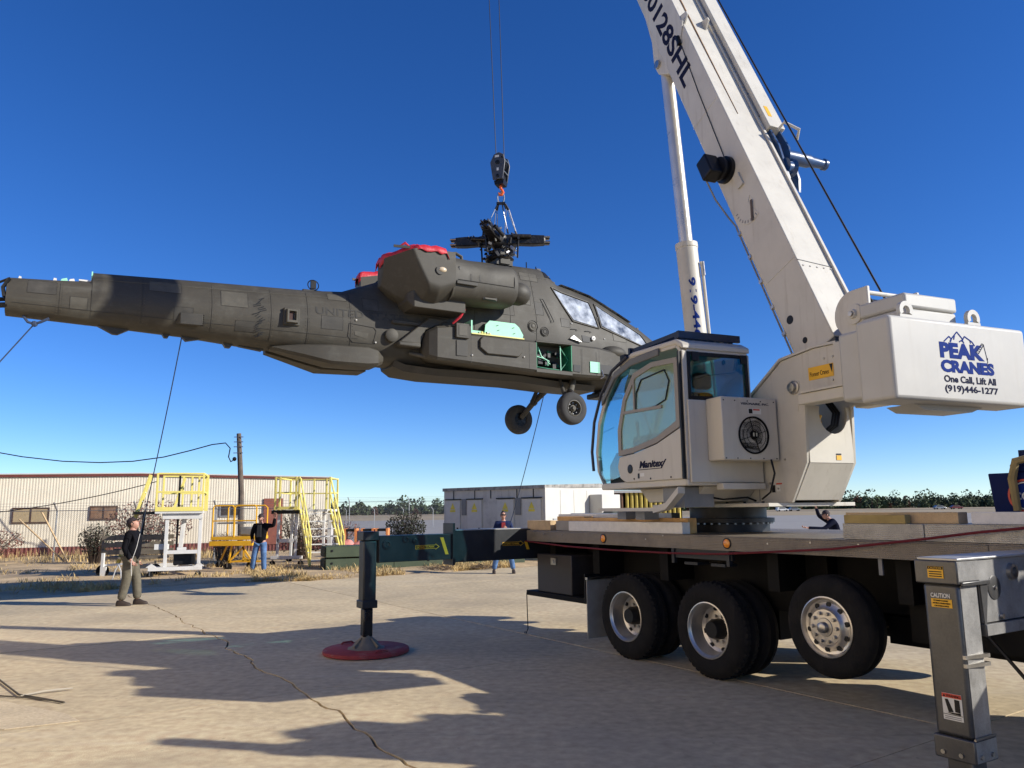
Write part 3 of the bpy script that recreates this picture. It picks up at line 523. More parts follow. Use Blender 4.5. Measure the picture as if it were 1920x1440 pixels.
# --- wheels
def wheel(u, y0, z, r, lugs, dual, sgn=-1, hub=True):
    # y0 = outer sidewall plane; sgn -1: outer side faces the camera
    d = -sgn; wdt = .27; n = 48; s = MB(TR); rl = r * .575
    prof = [(rl, .012 * d), (rl + .02, 0), (r * .82, -.006 * d), (r * .93, .012 * d), (r * .985, .045 * d), (r, .07 * d)]
    for q in (.11, .135, .16): prof += [(r, (q - .012) * d), (r - .014, (q - .006) * d), (r - .014, (q + .006) * d), (r, (q + .012) * d)]
    prof += [(r, .2 * d), (r * .985, .225 * d), (r * .93, .258 * d), (r * .8, .275 * d), (rl, .26 * d)]
    s.lathe(prof, (u, y0, z), (0, 1, 0), n, cap=False)
    if lugs:
        for k in range(46):
            a = 6.28319 * k / 46; 
            for (h0, h1) in ((.018, .1), (.17, .252)):
                aa = a + (.06 if h0 > .1 else 0); c, sn = math.cos(aa), math.sin(aa); tx = Vector((-sn, 0, c)); rd = Vector((c, 0, sn)); P0 = Vector((u, y0, z)); q = []
                for rr, hh in ((r * .9, h0 if h0 < .1 else h1), (r * 1.012, h0 + .03 if h0 < .1 else h1 - .03), (r * 1.012, h1 if h0 < .1 else h0), (r * .97, h1 if h0 < .1 else h0)):
                    q.append((rr, hh))
                s.rings([[P0 + rd * rr + Vector((0, hh * d, 0)) + tx * e for rr, hh in q] for e in (-.018, .018)])
    w = P('wheel', s, rubber, ang=40); R0 = r / .5
    s = MB(TR)
    if dual: pr = [(.292, .02), (.295, -.004), (.284, -.006), (.274, .01), (.262, .022), (.258, .05), (.245, .12), (.238, .165), (.205, .185), (.19, .182), (.1, .188), (.0, .188)]
    else: pr = [(.292, .03), (.296, -.004), (.284, -.008), (.272, .012), (.262, .03), (.235, .036), (.2, .02), (.178, .0), (.17, -.018), (.1, -.022), (.0, -.022)]
    s.lathe([(a * R0, h * d) for a, h in pr], (u, y0, z), (0, 1, 0), 40, cap=False); P('rim', s, alum, w, ang=25)
    for k in range(10 if not dual else 8):
        s = MB(TR); a = 6.28319 * k / (10 if not dual else 8) + .2; rr = (.218 if not dual else .216) * R0; hh = (.024 if not dual else .176) * d
        s.lathe([(.026 * R0, -.004 * d), (.026 * R0, .012 * d)], (u + rr * math.cos(a), y0 + hh, z + rr * math.sin(a)), (0, 1, 0), 12)
        P('hand_hole', s, black, w)
    s = MB(TR)
    for k in range(10):
        a = 6.28319 * k / 10; rr = .137 * R0; hh = (-.02 if not dual else .186)
        s.lathe([(.016, (hh - .03) * d), (.019, (hh) * d)], (u + rr * math.cos(a), y0, z + rr * math.sin(a)), (0, 1, 0), 6)
    P('lug_nuts', s, steel, w)
    s = MB(TR)
    if dual: s.lathe([(.11, .188 * d), (.105, .1 * d), (.09, .07 * d), (.085, .05 * d), (.0, .05 * d)], (u, y0, z), (0, 1, 0), 20); P('hub', s, black, w)
    else: s.lathe([(.085, -.02 * d), (.08, -.03 * d), (.05, -.032 * d), (.045, -.075 * d), (.03, -.085 * d), (.0, -.086 * d)], (u, y0, z), (0, 1, 0), 20); P('hub', s, steel, w)
for u in (2.18, 3.53):
    wheel(u, -.01, .5, .5, True, True); wheel(u, .30, .5, .5, False, True); wheel(u, 1.94, .5, .5, False, True); wheel(u, 2.51, .5, .5, False, True, 1)
wheel(5.0, 0., .705, .46, False, False); wheel(5.0, 2.5, .705, .46, False, False, 1); wheel(13.2, .1, .52, .52, False, False); wheel(13.2, 2.4, .52, .52, False, False, 1)
# --- outriggers
def leg_front():
    b = P('front_outrigger', MB(TR).box((6.79, -1.17, 1.06), (7.015, 2.3, 1.452)), outgrey, bevel=.006)
    P('beam_top', MB(TR).box((6.775, -1.42, 1.453), (7.03, 2.3, 1.468)), mat('worn_light_steel', (.42, .41, .39), .4, .6, .1), b, bevel=.003)
    P('lower_rail', MB(TR).box((6.8, -1.17, .985), (7.035, .3, 1.058)), outgrey, b, bevel=.006)
    P('leg_cap', MB(TR).box((6.755, -1.425, 1.31), (7.025, -1.172, 1.4525)), outgrey, b, bevel=.008)
    P('leg_tube', MB(TR).box((6.785, -1.402, .405), (7.01, -1.176, 1.309)), outgrey, b, bevel=.022)
    P('leg_foot_collar', MB(TR).box((6.772, -1.415, .27), (7.024, -1.165, .4045)), outgrey, b, bevel=.01)
    P('weld_bead', MB(TR).tube([(7.02, -1.40, .41), (7.02, -1.17, .41)], .008, 6), steel, b)
    P('jack_tube', MB(TR).box((6.82, -1.37, .06), (6.975, -1.21, .30)), outgrey, b, bevel=.01)
    P('jack_foot', MB(TR).lathe([(.24, 0), (.24, .025), (.08, .06), (.06, .08)], (6.9, -1.29, 0.005), (0, 0, 1), 16), outdark, b)
    for y, z in ((-1.36, .31), (-1.24, .31)): P('collar_bolt', MB(TR).lathe([(.014, .0), (.014, .012)], (7.024, y, z), (1, 0, 0), 8), steel, b)
    for x, z in ((6.83, .31), (6.94, .31)): P('collar_bolt', MB(TR).lathe([(.014, .0), (.014, -.012)], (x, -1.415, z), (0, 1, 0), 8), steel, b)
    for k, (y, z) in enumerate(((-1.28, .88), (-1.28, .83))): P('leg_pin', MB(TR).bar((7.0, -1.40, z), (7.03, -1.18, z), .03, .022), steel, b)
    P('cap_flange', MB(TR).box((7.0255, -1.40, 1.30), (7.04, -1.08, 1.325)), outgrey, b, bevel=.004)
    P('side_gusset', MB(TR).prism([(-1.172, 1.3), (-1.08, 1.3), (-1.16, .98)], 'x', 7.017, 7.024), outgrey, b)
    P('pin_cover', MB(TR).lathe([(.075, 0), (.075, .004), (.07, .006), (.0, .006)], (7.017, -1.0, 1.27), (1, 0, 0), 24), outgrey, b); P('pin_bolt', MB(TR).lathe([(.012, 0), (.01, .012)], (7.022, -1.0, 1.27), (1, 0, 0), 8), steel, b)
    P('pin_bolt', MB(TR).lathe([(.02, 0), (.016, .02)], (7.0155, -.95, 1.09), (1, 0, 0), 8), steel, b)
    P('boss_ring', MB(TR).lathe([(.05, 0), (.05, .03), (.03, .03), (.03, 0)], (7.0155, -.78, 1.36), (1, 0, 0), 16, cap=False), steel, b)
    worn_lit = mat('sunlit_worn_steel', (.3, .29, .27), .42, .3, .2, 7., dirt=(.12, .115, .105), dirtamt=.7, dirtscale=6, fine=.3); weather(worn_lit, col=(.45, .43, .4), amt=.5)  # sunlit side of leg and beam painted lighter, with scraped steel wear
    P('lit_worn_face', MB(TR).box((7.0102, -1.38, .41), (7.0125, -1.198, 1.3)), worn_lit, b); P('lit_worn_face', MB(TR).box((7.0152, -1.165, 1.065), (7.0165, .3, 1.45)), worn_lit, b); P('lit_worn_face', MB(TR).box((7.0242, -1.405, .28), (7.0255, -1.175, .398)), worn_lit, b); P('lit_worn_face', MB(TR).box((7.0252, -1.415, 1.33), (7.0265, -1.18, 1.448)), worn_lit, b); P('lit_worn_face', MB(TR).box((7.0352, -1.165, .99), (7.037, .3, 1.055)), worn_lit, b)
    # stickers on the outer end face
    EF = frame(A_, (0, 0, 1), -Q_, TR @ Vector((0, -1.4265, 0)))     # x along truck, y up, z outwards
    def stick(x, z, w_, h_, m, o=0.): return P('sticker', MB(EF).box((x, z, .001 + o), (x + w_, z + h_, .0025 + o)), m, b)
    stick(6.842, 1.345, .1, .072, stickery); stick(6.844, 1.398, .096, .018, black, .002); text('lettering', 'CAUTION', .02, EF @ Matrix.Translation((6.852, 1.401, .005)), stickery, b, fit=(.08, .012))
    for k in range(3): stick(6.852, 1.353 + k * .014, .08, .006, black, .002)
    EG = frame(A_, (0, 0, 1), -Q_, TR @ Vector((0, -1.4025, 0)))
    def stick2(x, z, w_, h_, m, o=0.): return P('sticker', MB(EG).box((x, z, .001 + o), (x + w_, z + h_, .0025 + o)), m, b)
    stick2(6.835, 1.165, .13, .052, stickery); text('lettering', 'CAUTION', .04, EG @ Matrix.Translation((6.835, 1.224, .002)), stickerw, b, fit=(.12, .028), off=.001)
    text('lettering', 'STAND CLEAR', .04, EG @ Matrix.Translation((6.852, 1.202, .005)), black, b, fit=(.09, .009)); text('lettering', 'WHILE OPERATING', .04, EG @ Matrix.Translation((6.845, 1.186, .005)), black, b, fit=(.11, .009)); text('lettering', 'OUTRIGGERS', .04, EG @ Matrix.Translation((6.855, 1.170, .005)), black, b, fit=(.09, .009))
    stick2(6.845, .5, .12, .155, stickerw); stick2(6.846, .63, .118, .024, stickerr, .002); text('lettering', 'WARNING', .02, EG @ Matrix.Translation((6.872, .635, .005)), black, b, fit=(.085, .014))
    P('sticker', MB(EG).prism([(6.851, .634), (6.868, .634), (6.86, .65)], 'z', .003, .005), black, b)
    P('sticker', MB(EG).prism([(6.862, .62), (6.88, .622), (6.91, .55), (6.88, .545)], 'z', .003, .005), black, b); P('sticker', MB(EG).prism([(6.92, .625), (6.95, .623), (6.952, .55), (6.92, .552)], 'z', .003, .005), black, b); P('sticker', MB(EG).prism([(6.87, .543), (6.952, .549), (6.952, .536), (6.9, .537)], 'z', .003, .005), black, b)
    stick2(6.846, .531, .118, .003, black, .002)
    for k in range(2): stick2(6.855, .507 + k * .011, .1, .004, grey, .002)
leg_front()
def leg_rear():
    b = P('rear_outrigger', MB(TR).box((-.23, -2.31, 1.13), (-.005, -1.0, 1.475)), outdark, bevel=.006)
    P('outer_beam', MB(TR).box((-.26, -1.2, 1.085), (.0, 2.45, 1.515)), outdark, b, bevel=.008)
    P('beam_top', MB(TR).box((-.27, -1.18, 1.516), (.005, .02, 1.528)), mat('worn_light_steel', (.42, .41, .39), .4, .6, .1), b)
    P('stop_plate', MB(TR).box((-.28, -1.235, 1.05), (.02, -1.2, 1.62)), outdark, b)
    P('leg_cap', MB(TR).box((-.225, -2.535, 1.42), (-.0, -2.315, 1.535)), outdark, b, bevel=.008)
    P('leg_tube', MB(TR).box((-.205, -2.515, .6), (-.015, -2.335, 1.419)), outdark, b, bevel=.02)
    P('leg_collar', MB(TR).box((-.22, -2.53, .56), (-.0, -2.32, .66)), outdark, b, bevel=.01)
    P('jack_tube', MB(TR).box((-.175, -2.49, .2), (-.045, -2.36, .56)), mat('jack_black', (.012, .013, .016), .3, .3), b, bevel=.02)
    s = MB(TR); s.lathe([(.26, .03), (.26, .06), (.2, .075), (.075, .2), (.06, .24)], (-.11, -2.425, 0), (0, 0, 1), 8); P('jack_foot', s, mat('dusty_steel', (.22, .19, .14), .8, .2, .2), b)
    for k in range(4):
        a = k * 1.5708 + .4; c = Vector((-.11, -2.425, 0)); d = Vector((math.cos(a), math.sin(a), 0)); P('foot_gusset', MB(TR).bar(c + d * .07 + Vector((0, 0, .17)), c + d * .2 + Vector((0, 0, .08)), .015, .06), mat('dusty_steel', (.22, .19, .14), .8, .2, .2), b)
    EF = frame(-Q_, (0, 0, 1), A_, TR @ Vector((0, 0, 0)))   # x towards the tip... reading side faces the truck front
    EF = frame(Q_, (0, 0, 1), A_, TR @ Vector((-.005, 0, 0)))
    def st(y, z, w_, h_, m, o, fx=0.): return P('sticker', MB(EF).box((y, z, .001 + o + fx), (y + w_, z + h_, .0025 + o + fx)), m, b)
    for y0, fx in ((-1.79, 0.), (-.42, .005)):
        P('sticker', MB(EF).prism([(y0, 1.285), (y0 + .3, 1.285), (y0 + .3, 1.27), (y0 + .36, 1.31), (y0 + .3, 1.35), (y0 + .3, 1.335), (y0, 1.335)], 'z', .001 + fx, .0025 + fx), stickery, b)
        P('sticker', MB(EF).prism([(y0 + .006, 1.29), (y0 + .3, 1.29), (y0 + .303, 1.28), (y0 + .345, 1.31), (y0 + .303, 1.34), (y0 + .3, 1.33), (y0 + .006, 1.33)], 'z', .003 + fx, .0042 + fx), black, b)
        text('lettering', 'EXTEND TO MARK', .04, EF @ Matrix.Translation((y0 + .02, 1.298, .005 + fx)), stickery, b, fit=(.26, .024))
        P('sticker', MB(EF).prism([(y0 + .37, 1.43), (y0 + .42, 1.43), (y0 + .5, 1.2), (y0 + .45, 1.2)] if fx == 0 else [(y0 + .37, 1.33), (y0 + .42, 1.33), (y0 + .46, 1.22), (y0 + .41, 1.22)], 'z', .001 + fx, .0025 + fx), stickery, b)
    for y, z, r in ((-2.2, 1.36, .06), (-1.93, 1.42, .045), (-1.8, 1.4, .03)): P('pin_cover', MB(TR).lathe([(r, 0), (r, .012), (r * .6, .014), (r * .5, .006), (0, .006)], (-.005, y, z), (1, 0, 0), 20), outdark, b)
leg_rear()
pd = MB(TR); pd.lathe([(.52, 0.002), (.55, .012), (.55, .05), (.53, .062), (0, .062)], (-.11, -2.425, 0), (0, 0, 1), 40)
pd = pd.build('outrigger_pad', redpad, origin=TR @ Vector((-.11, -2.425, 0)), bevel=.004); tag(pd, 'round dusty red plastic pad under the far outrigger leg', 'pad')
for aa in (.1, 3.3):
    c = Vector((-.118 + .45 * math.cos(aa), -2.44 + .45 * math.sin(aa), .062)); h = MB(TR); h.tube([c + Vector((-.09 * math.sin(aa), .09 * math.cos(aa), 0)), c + Vector((-.06 * math.sin(aa), .06 * math.cos(aa), .02)), c + Vector((.06 * math.sin(aa), -.06 * math.cos(aa), .02)), c + Vector((.09 * math.sin(aa), -.09 * math.cos(aa), 0))], .012, 6); h.build('rope_handle', redpad, pd)
# --- conventional truck cab in front of the deck (right of the picture)
tc = P('truck_cab', MB(TR).prism([(10.2, .75), (12.4, .75), (12.35, 1.85), (11.9, 2.7), (10.25, 2.75)], 'y', .2, 2.3), white, bevel=.06)
P('hood', MB(TR).prism([(12.4, .75), (14.3, .7), (14.4, 1.55), (12.36, 1.8)], 'y', .5, 2.0), white, tc, bevel=.08)
for y in (.13, 2.352): P('side_window', MB(TR).prism([(10.8, 1.85), (12.15, 1.85), (11.8, 2.5), (10.8, 2.55)], 'y', y + .05, y + .065), darkgl, tc)
for y in (.1, 2.4):
    P('exhaust_stack', MB(TR).tube([(10.1, y, .9), (10.1, y, 3.1), (10.0, y, 3.3)], .075, 12), chrome, tc); P('mirror', MB(TR).box((12.2, y - .3 if y < 1 else y + .1, 1.9), (12.26, y - .1 if y < 1 else y + .3, 2.4)), black, tc)
    P('fuel_tank', MB(TR).cyl((10.3, .45 if y < 1 else 2.05, .75), (11.6, .45 if y < 1 else 2.05, .75), .3, n=20), alum, tc)
br = P('boom_rest', MB(TR).box((8.2, .35, 1.497), (8.35, .5, 3.75)), white, bevel=.01); P('rest_post', MB(TR).box((8.2, 1.9, 1.497), (8.35, 2.05, 3.4)), white, br); P('rest_beam', MB(TR).box((8.18, .3, 3.1), (8.37, 2.1, 3.28)), white, br); P('rest_saddle', MB(TR).box((8.15, .9, 3.28), (8.4, 1.5, 3.5)), white, br); P('rest_panel', MB(TR).box((8.25, .5, 2.2), (8.29, 1.9, 3.1)), white, br)
P('battery_box', MB(TR).box((7.3, .02, .78), (8.6, .5, 1.2)), mat('box_tan', (.24, .2, .15), .5), crane, bevel=.01)
# deck boxes with diamond plate fronts
for u0, u1 in ((5.25, 6.0), (6.008, 8.0)):
    P('deck_box', MB(TR).box((u0, .002, 1.5), (u1, .5, 1.64)), diamond2, bevel=.004)
# --- turntable
tt = P('turntable', MB(SU).lathe([(.5, 1.497), (.5, 1.6), (.56, 1.61), (.56, 1.66), (.47, 1.665), (.47, 1.79)], (0, 0, 0), (0, 0, 1), 48), mat('bearing_black', (.02, .02, .022), .45, .3, .3))
for k in range(36):
    a = k * 6.28319 / 36; P('ring_bolt', MB(SU).lathe([(.016, 1.59), (.016, 1.61)], (.535 * math.cos(a), .535 * math.sin(a), 0), (0, 0, 1), 6), steel, tt) if 20 < k * 10 - 180 + 0 or True else None
P('base_plate', MB(SU).box((-.62, -1.45, 1.795), (.62, .75, 1.835)), white, bevel=.004)
# --- turret
LP = [(.6, 1.836), (-1.5, 1.836), (-1.52, 1.86), (-1.76, 2.25), (-1.79, 2.86), (-2.3, 3.0), (-2.3, 3.42), (-1.98, 3.43), (-1.49, 3.38), (-1.0, 3.06), (-.7, 2.75), (.5, 2.6)]
tu = P('turret', MB(SU).prism(LP, 'x', -.35, -.31), white, bevel=.004); P('side_plate', MB(SU).prism(LP, 'x', .31, .35), white, tu, bevel=.004)
s = MB(SU); top = [(-2.3, 3.42), (-1.98, 3.43), (-1.49, 3.38), (-1.0, 3.06), (-.7, 2.75)]
for x0, x1 in ((-.37, -.27), (.27, .37)):
    s.rings([[(x0, f + .012, z + .004), (x1, f + .012, z + .004), (x1, f + .018, z + .03), (x0, f + .018, z + .03)] for f, z in top])
P('top_flange', s, white, tu)
arch = [(-.309, 2.25), (.309, 2.25), (.309, 2.86)] + [(.06 + .2 * math.cos(a), 2.78 + .22 * math.sin(a)) for a in [R_(20 - 220 * k / 14) for k in range(15)]] + [(-.309, 2.86)]
P('rear_panel', MB(SU).prism(arch, 'y', -1.77, -1.745), white, tu)
P('rear_slope', MB(SU).rings([[(-.309, -1.765, 2.248), (.309, -1.765, 2.248), (.309, -1.745, 2.248), (-.309, -1.745, 2.248)], [(-.309, -1.525, 1.862), (.309, -1.525, 1.862), (.309, -1.50, 1.862), (-.309, -1.50, 1.862)]]), white, tu)
P('interior', MB(SU).box((-.3, -1.5, 1.86), (.3, .4, 2.6)), mat('turret_interior', (.2, .19, .17), .7), tu)
P('swivel_fitting', MB(SU).lathe([(.03, 0), (.05, .02), (.05, .09), (.03, .11), (.03, .16)], (-.1, -1.66, 2.62), (.2, -.3, 1), 12), mat('brass', (.5, .32, .08), .35, .9), tu)
s = MB(SU)
for k in range(3): s.tube([(.1 + .04 * k, -1.62, 2.95), (.14 + .04 * k, -1.7, 2.8), (.08 + .04 * k, -1.72, 2.66), (-.02 + .03 * k, -1.66, 2.56)], .016, 8)
P('hydraulic_hoses', s, black, tu)
P('pivot_boss', MB(SU).lathe([(.075, 0), (.075, -.02), (.05, -.025), (.05, -.06), (.0, -.065)], (-.35, -1.66, 3.06), (1, 0, 0), 20), steel, tu); P('wear_plate', MB(SU).prism([(-1.58, 3.14), (-1.74, 3.12), (-1.7, 2.8), (-1.66, 2.8)], 'x', -.356, -.351), white, tu)
SLf = frame(-SF, (0, 0, 1), -SR, SU @ Vector((-.352, 0, 0)))       # left faces: x to the rear, y up
P('sticker', MB(SLf).box((1.88, 3.1, .001), (2.22, 3.235, .003)), stickery, tu); text('lettering', 'Pioneer Cranes', .06, SLf @ Matrix.Translation((1.9, 3.135, .0035)), black, tu, fit=(.26, .05)); P('sticker', MB(SLf).prism([(2.17, 3.23), (2.215, 3.23), (2.2, 3.14)], 'z', .003, .005), black, tu)
P('sticker', MB(SLf).box((1.22, 1.95, .001), (1.27, 2.03, .002)), black, tu); P('sticker', MB(SLf).box((1.29, 1.96, .001), (1.35, 2.03, .002)), stickerw, tu); P('sticker', MB(SLf).box((1.29, 2.035, .001), (1.38, 2.05, .002)), stickerr, tu)
RFm = frame(SR, (0, 0, 1), -SF, SU @ Vector((0, -1.772, 0)))
P('sticker', MB(RFm).box((.06, 2.28, .001), (.13, 2.33, .003)), stickery, tu); P('sticker', MB(RFm).box((.06, 2.335, .001), (.13, 2.35, .003)), black, tu)
# --- counterweight, its brackets and winch
cw = P('counterweight', MB(SU).box((-.86, -3.35, 2.69), (.92, -2.98, 3.43)), cwwhite, bevel=.035, seg=3)
P('inner_slab', MB(SU).box((-.8, -2.98, 2.74), (.86, -2.72, 3.38)), cwwhite, cw, bevel=.03)
P('lower_block', MB(SU).prism([(-.4, 2.69), (.5, 2.69), (.35, 2.64), (-.28, 2.64)], 'y', -3.15, -2.85), cwwhite, cw)
P('top_box', MB(SU).box((-.41, -3.16, 3.43), (.26, -2.66, 3.575)), cwwhite, cw, bevel=.02); P('top_box_lid', MB(SU).box((-.42, -3.17, 3.578), (.27, -2.65, 3.72)), cwwhite, cw, bevel=.025)
for r in (-.52, .36):
    s = MB(SU); s.rings([[(r + .085 * c_ * q, -3.26 + dy, 3.43 + .085 + .085 * s_ * q) for q, dy in ((1, 0), (1, .04), (.5, .04), (.5, 0))] for c_, s_ in [(math.cos(R_(a)), math.sin(R_(a))) for a in range(-30, 211, 20)]])
    P('lifting_lug', s, cwwhite, cw)
    P('lug_foot', MB(SU).box((r - .085, -3.26, 3.42), (r + .085, -3.22, 3.475)), cwwhite, cw)
for x in (-.42, .38):
    P('support_bracket', MB(SU).prism([(-2.3, 2.98), (-2.75, 2.96), (-2.75, 3.4), (-2.3, 3.42)], 'x', x, x + .04), white, cw)
    P('bracket_arm', MB(SU).box((x - .08, -2.75, 2.84), (x + .12, -1.85, 2.95)), white, cw, bevel=.01)
    P('arm_shelf', MB(SU).box((x - .1, -2.75, 2.953), (x + .12, -1.9, 2.975)), white, cw)
P('bracket_crossplate', MB(SU).box((-.38, -2.74, 3.1), (.38, -2.7, 3.4)), white, cw)
LF = frame(SR, (0, 0, 1), -SF, SU @ Vector((0, -3.35, 0)))
PK = dict(ext=.0008)
bm_ = blue
PKG = cw
text('lettering', 'PEAK', .2, LF @ Matrix.Translation((-.265, 3.085, .0015)), blue, PKG, off=.0115, fit=(.58, .145), **PK)
text('lettering', 'CRANES', .2, LF @ Matrix.Translation((-.27, 2.955, .0015)), blue, PKG, off=.0115, fit=(.70, .115), **PK)
text('lettering', 'One Call, Lift All', .1, LF @ Matrix.Translation((-.245, 2.855, .0015)), navyt, PKG, off=.003, fit=(.68, .075), **PK)
text('lettering', '(919)446-1277', .1, LF @ Matrix.Translation((-.245, 2.765, .0015)), navyt, PKG, off=.003, fit=(.70, .078), **PK)
s = MB(LF)
def poly(s, pts, w_, z=.002):
    for a, c in zip(pts, pts[1:]): s.bar((a[0], a[1], z), (c[0], c[1], z), w_, .0016, up=(0, 0, 1))
poly(s, [(-.2, 3.235), (-.13, 3.285), (-.1, 3.265), (-.02, 3.335), (.05, 3.27), (.075, 3.3), (.17, 3.255), (.2, 3.22)], .011)
poly(s, [(-.1, 3.265), (-.12, 3.235)], .016); poly(s, [(-.055, 3.3), (-.07, 3.26)], .012); poly(s, [(.0, 3.245), (.04, 3.265), (.06, 3.235)], .012); poly(s, [(.14, 3.27), (.15, 3.24)], .008); poly(s, [(.05, 3.27), (.035, 3.25)], .012)
P('logo_mountains', s, blue, PKG, ang=0)
s = MB(LF); poly(s, [(.2, 3.16), (.3, 3.25), (.325, 3.24), (.24, 3.15)], .006)
for k in range(5): t0 = k / 5; poly(s, [(lerp(.2, .3, t0), lerp(3.16, 3.25, t0)), (lerp(.24, .325, t0 + .1), lerp(3.15, 3.24, t0 + .1))], .005)
poly(s, [(.32, 3.245), (.35, 3.11), (.355, 3.08)], .005); poly(s, [(.352, 3.12), (.352, 3.1)], .014); poly(s, [(.355, 3.08), (.34, 3.06), (.355, 3.045), (.37, 3.06)], .006)
P('logo_crane', s, navyt, PKG, ang=0)
wn = P('winch', MB(SU).lathe([(.2, -.3), (.2, -.29), (.15, -.285), (.15, .285), (.2, .29), (.2, .3)], (0, -2.55, 3.66), (1, 0, 0), 32), mat('rope_dark', (.05, .048, .045), .5, .5))
s = MB(SU)
for k in range(22): s.lathe([(.155, -.012), (.168, 0), (.155, .012)], (-.27 + k * .0255, -2.55, 3.66), (1, 0, 0), 28, cap=False)
P('rope_layers', s, steel, wn)
ck = [(-2.72, 3.36), (-2.45, 3.36)] + [(-2.53 + .24 * math.cos(R_(a)), 3.67 + .24 * math.sin(R_(a))) for a in range(-20, 96, 12)] + [(-2.72, 3.91)]
for x in (-.36, .32): P('winch_cheek', MB(SU).prism(ck, 'x', x, x + .035), white, wn, bevel=.008)
P('drum_hub', MB(SU).lathe([(.1, 0), (.1, -.02), (.05, -.025), (.04, -.05), (0, -.05)], (-.36, -2.55, 3.66), (1, 0, 0), 20), white, wn); P('hub_bolt', MB(SU).lathe([(.03, 0), (.025, -.02)], (-.41, -2.55, 3.66), (1, 0, 0), 10), steel, wn)
for f_, z_ in ((-2.66, 3.86), (-2.7, 3.5)): P('tie_bar', MB(SU).cyl((-.33, f_, z_), (.33, f_, z_), .022, n=10), white, wn)
P('sticker', MB(SU).box((-.3645, -2.71, 3.4), (-.3605, -2.56, 3.425)), stickerr, wn)
# --- boom
BX0, BX1 = -.27, .23; BH = .6
sec = [(BX0, -.0), (BX0, -BH + .05), (BX0 + .05, -BH), (BX1 - .05, -BH), (BX1, -BH + .05), (BX1, 0)]
boom = P('boom', MB(BM).rings([[(x, yv, z) for x, z in sec] for yv in (-.75, 9.8)]), white, bevel=.012)
P('butt_cover', MB(BM).rings([[(x, -.754, z) for x, z in sec], [(x * .96, -.9, z * .9 - .03) for x, z in sec]]), mat('butt_dark', (.06, .06, .06), .6), boom)
for k, (y0, y1, i_) in enumerate(((9.5, 14.2, .035), (13.9, 18.4, .07), (18.1, 22.0, .105))):
    P('boom_section', MB(BM).rings([[(x + (i_ if x < 0 else -i_), yv, z - i_ if z > -.1 else z + i_) for x, z in sec] for yv in (y0, y1)]), white, boom)
P('boom_collar', MB(BM).rings([[(x * 1.07, yv, (z + .3) * 1.07 - .3) for x, z in sec] for yv in (9.5, 9.85)]), white, boom)
P('boom_head', MB(BM).prism([(21.6, .1), (22.5, .1), (22.6, -.3), (22.3, -.7), (21.7, -.55)], 'x', -.2, .16), white, boom)
for y_, z_ in ((22.35, -.0), (22.3, -.5)): P('sheave', MB(BM).lathe([(.24, -.04), (.2, -.02), (.2, .02), (.24, .04)], (-.02, y_, z_), (1, 0, 0), 24), grey, boom)
# long seam strips, clamp plates, pads
P('edge_strip', MB(BM).box((BX1 - .02, -.7, .003), (BX1 + .015, 9.7, .03)), white, boom)
BL = frame(-BD, BN, -SR, BM @ Vector((BX0, 0, 0)))       # boom's left face: x down the boom, y to its top
text('lettering', '50128SHL', .4, BL @ Matrix.Translation((-6.05, -.44, .001)), navyt, boom, off=.012, fit=(2.25, .27), ext=.001)
# cable reel
rl_ = P('cable_reel', MB(BM).lathe([(.17, 0), (.17, -.05), (.12, -.055), (.12, -.1), (.15, -.105), (.15, -.13), (.05, -.14), (.0, -.14)], (BX0, 2.1, -.36), (1, 0, 0), 28), black, boom)
P('reel_motor', MB(BM).box((BX0 - .32, 1.98, -.5), (BX0 - .12, 2.28, -.3)), black, boom, bevel=.02); P('reel_bracket', MB(BM).prism([(-.12, 1.62), (-.06, 1.7), (-.1, 1.9), (-.2, 1.78)], 'x', BX0 - .03, BX0 - .001) if False else MB(BM).box((BX0 - .03, 1.7, -.3), (BX0 - .001, 1.9, -.2)), white, boom)
s = MB(BM); s.tube([(BX0 - .012, 2.25, -.3), (BX0 - .008, 3.5, -.24), (BX0 - .008, 4.4, -.17)], .006, 5); P('reel_cable', s, black, boom)
s = MB(BM); s.tube([(BX0 - .25, 2.0, -.5), (BX0 - .12, 1.8, -.6), (BX0 - .03, 1.5, -.6), (BX0 + .01, 1.35, -.585)] + [(BX0 + .01, 1.3 - q * .2, -.59) for q in range(11)], .011, 6); P('hydraulic_line', s, grey, boom)
for q in range(6): P('line_clip', MB(BM).box((BX0 - .008, 1.2 - q * .38, -.6), (BX0 + .04, 1.24 - q * .38, -.545)), steel, boom)
# angle indicator: plumb arm with arc scale
P('angle_scale', MB(BL).prism([(-1.5, -.2)] + [(-1.42 + .24 * math.cos(R_(a)), -.28 + .24 * math.sin(R_(a))) for a in range(-100, 21, 12)] + [(-1.45, -.26)], 'z', .001, .006), white, boom)
for k in range(9):
    a = R_(-98 + k * 14); P('scale_mark', MB(BL).bar((-1.42 + .19 * math.cos(a), -.28 + .19 * math.sin(a), .0075), (-1.42 + .225 * math.cos(a), -.28 + .225 * math.sin(a), .0075), .014, .002), grey, boom)
pz = BL.inverted() @ (BL @ Vector((-1.42, -.2, .02)) - Vector((0, 0, .26))); P('plumb_arm', MB(BL).bar((-1.42, -.2, .02), pz, .03, .008), mat('rusty_arm', (.11, .08, .06), .7), boom)
for y_ in (4.75, 5.6, 7.0):
    for x in (BX0 + .02, BX1 - .12): P('pad_eye', MB(BM).prism([(y_ - .1, .0), (y_ + .1, .0), (y_ + .03, .12), (y_ - .03, .12)], 'x', x, x + .02), white, boom)
P('guide_roller', MB(BM).cyl((BX0 - .03, 4.42, -.17), (BX0 - .03, 4.56, -.15), .03, n=10), black, boom); P('guide_bracket', MB(BM).bar((BX0 - .01, 4.5, -.15), (BX0 - .01, 4.72, .05), .03, .012, up=(1, 0, 0)), white, boom)
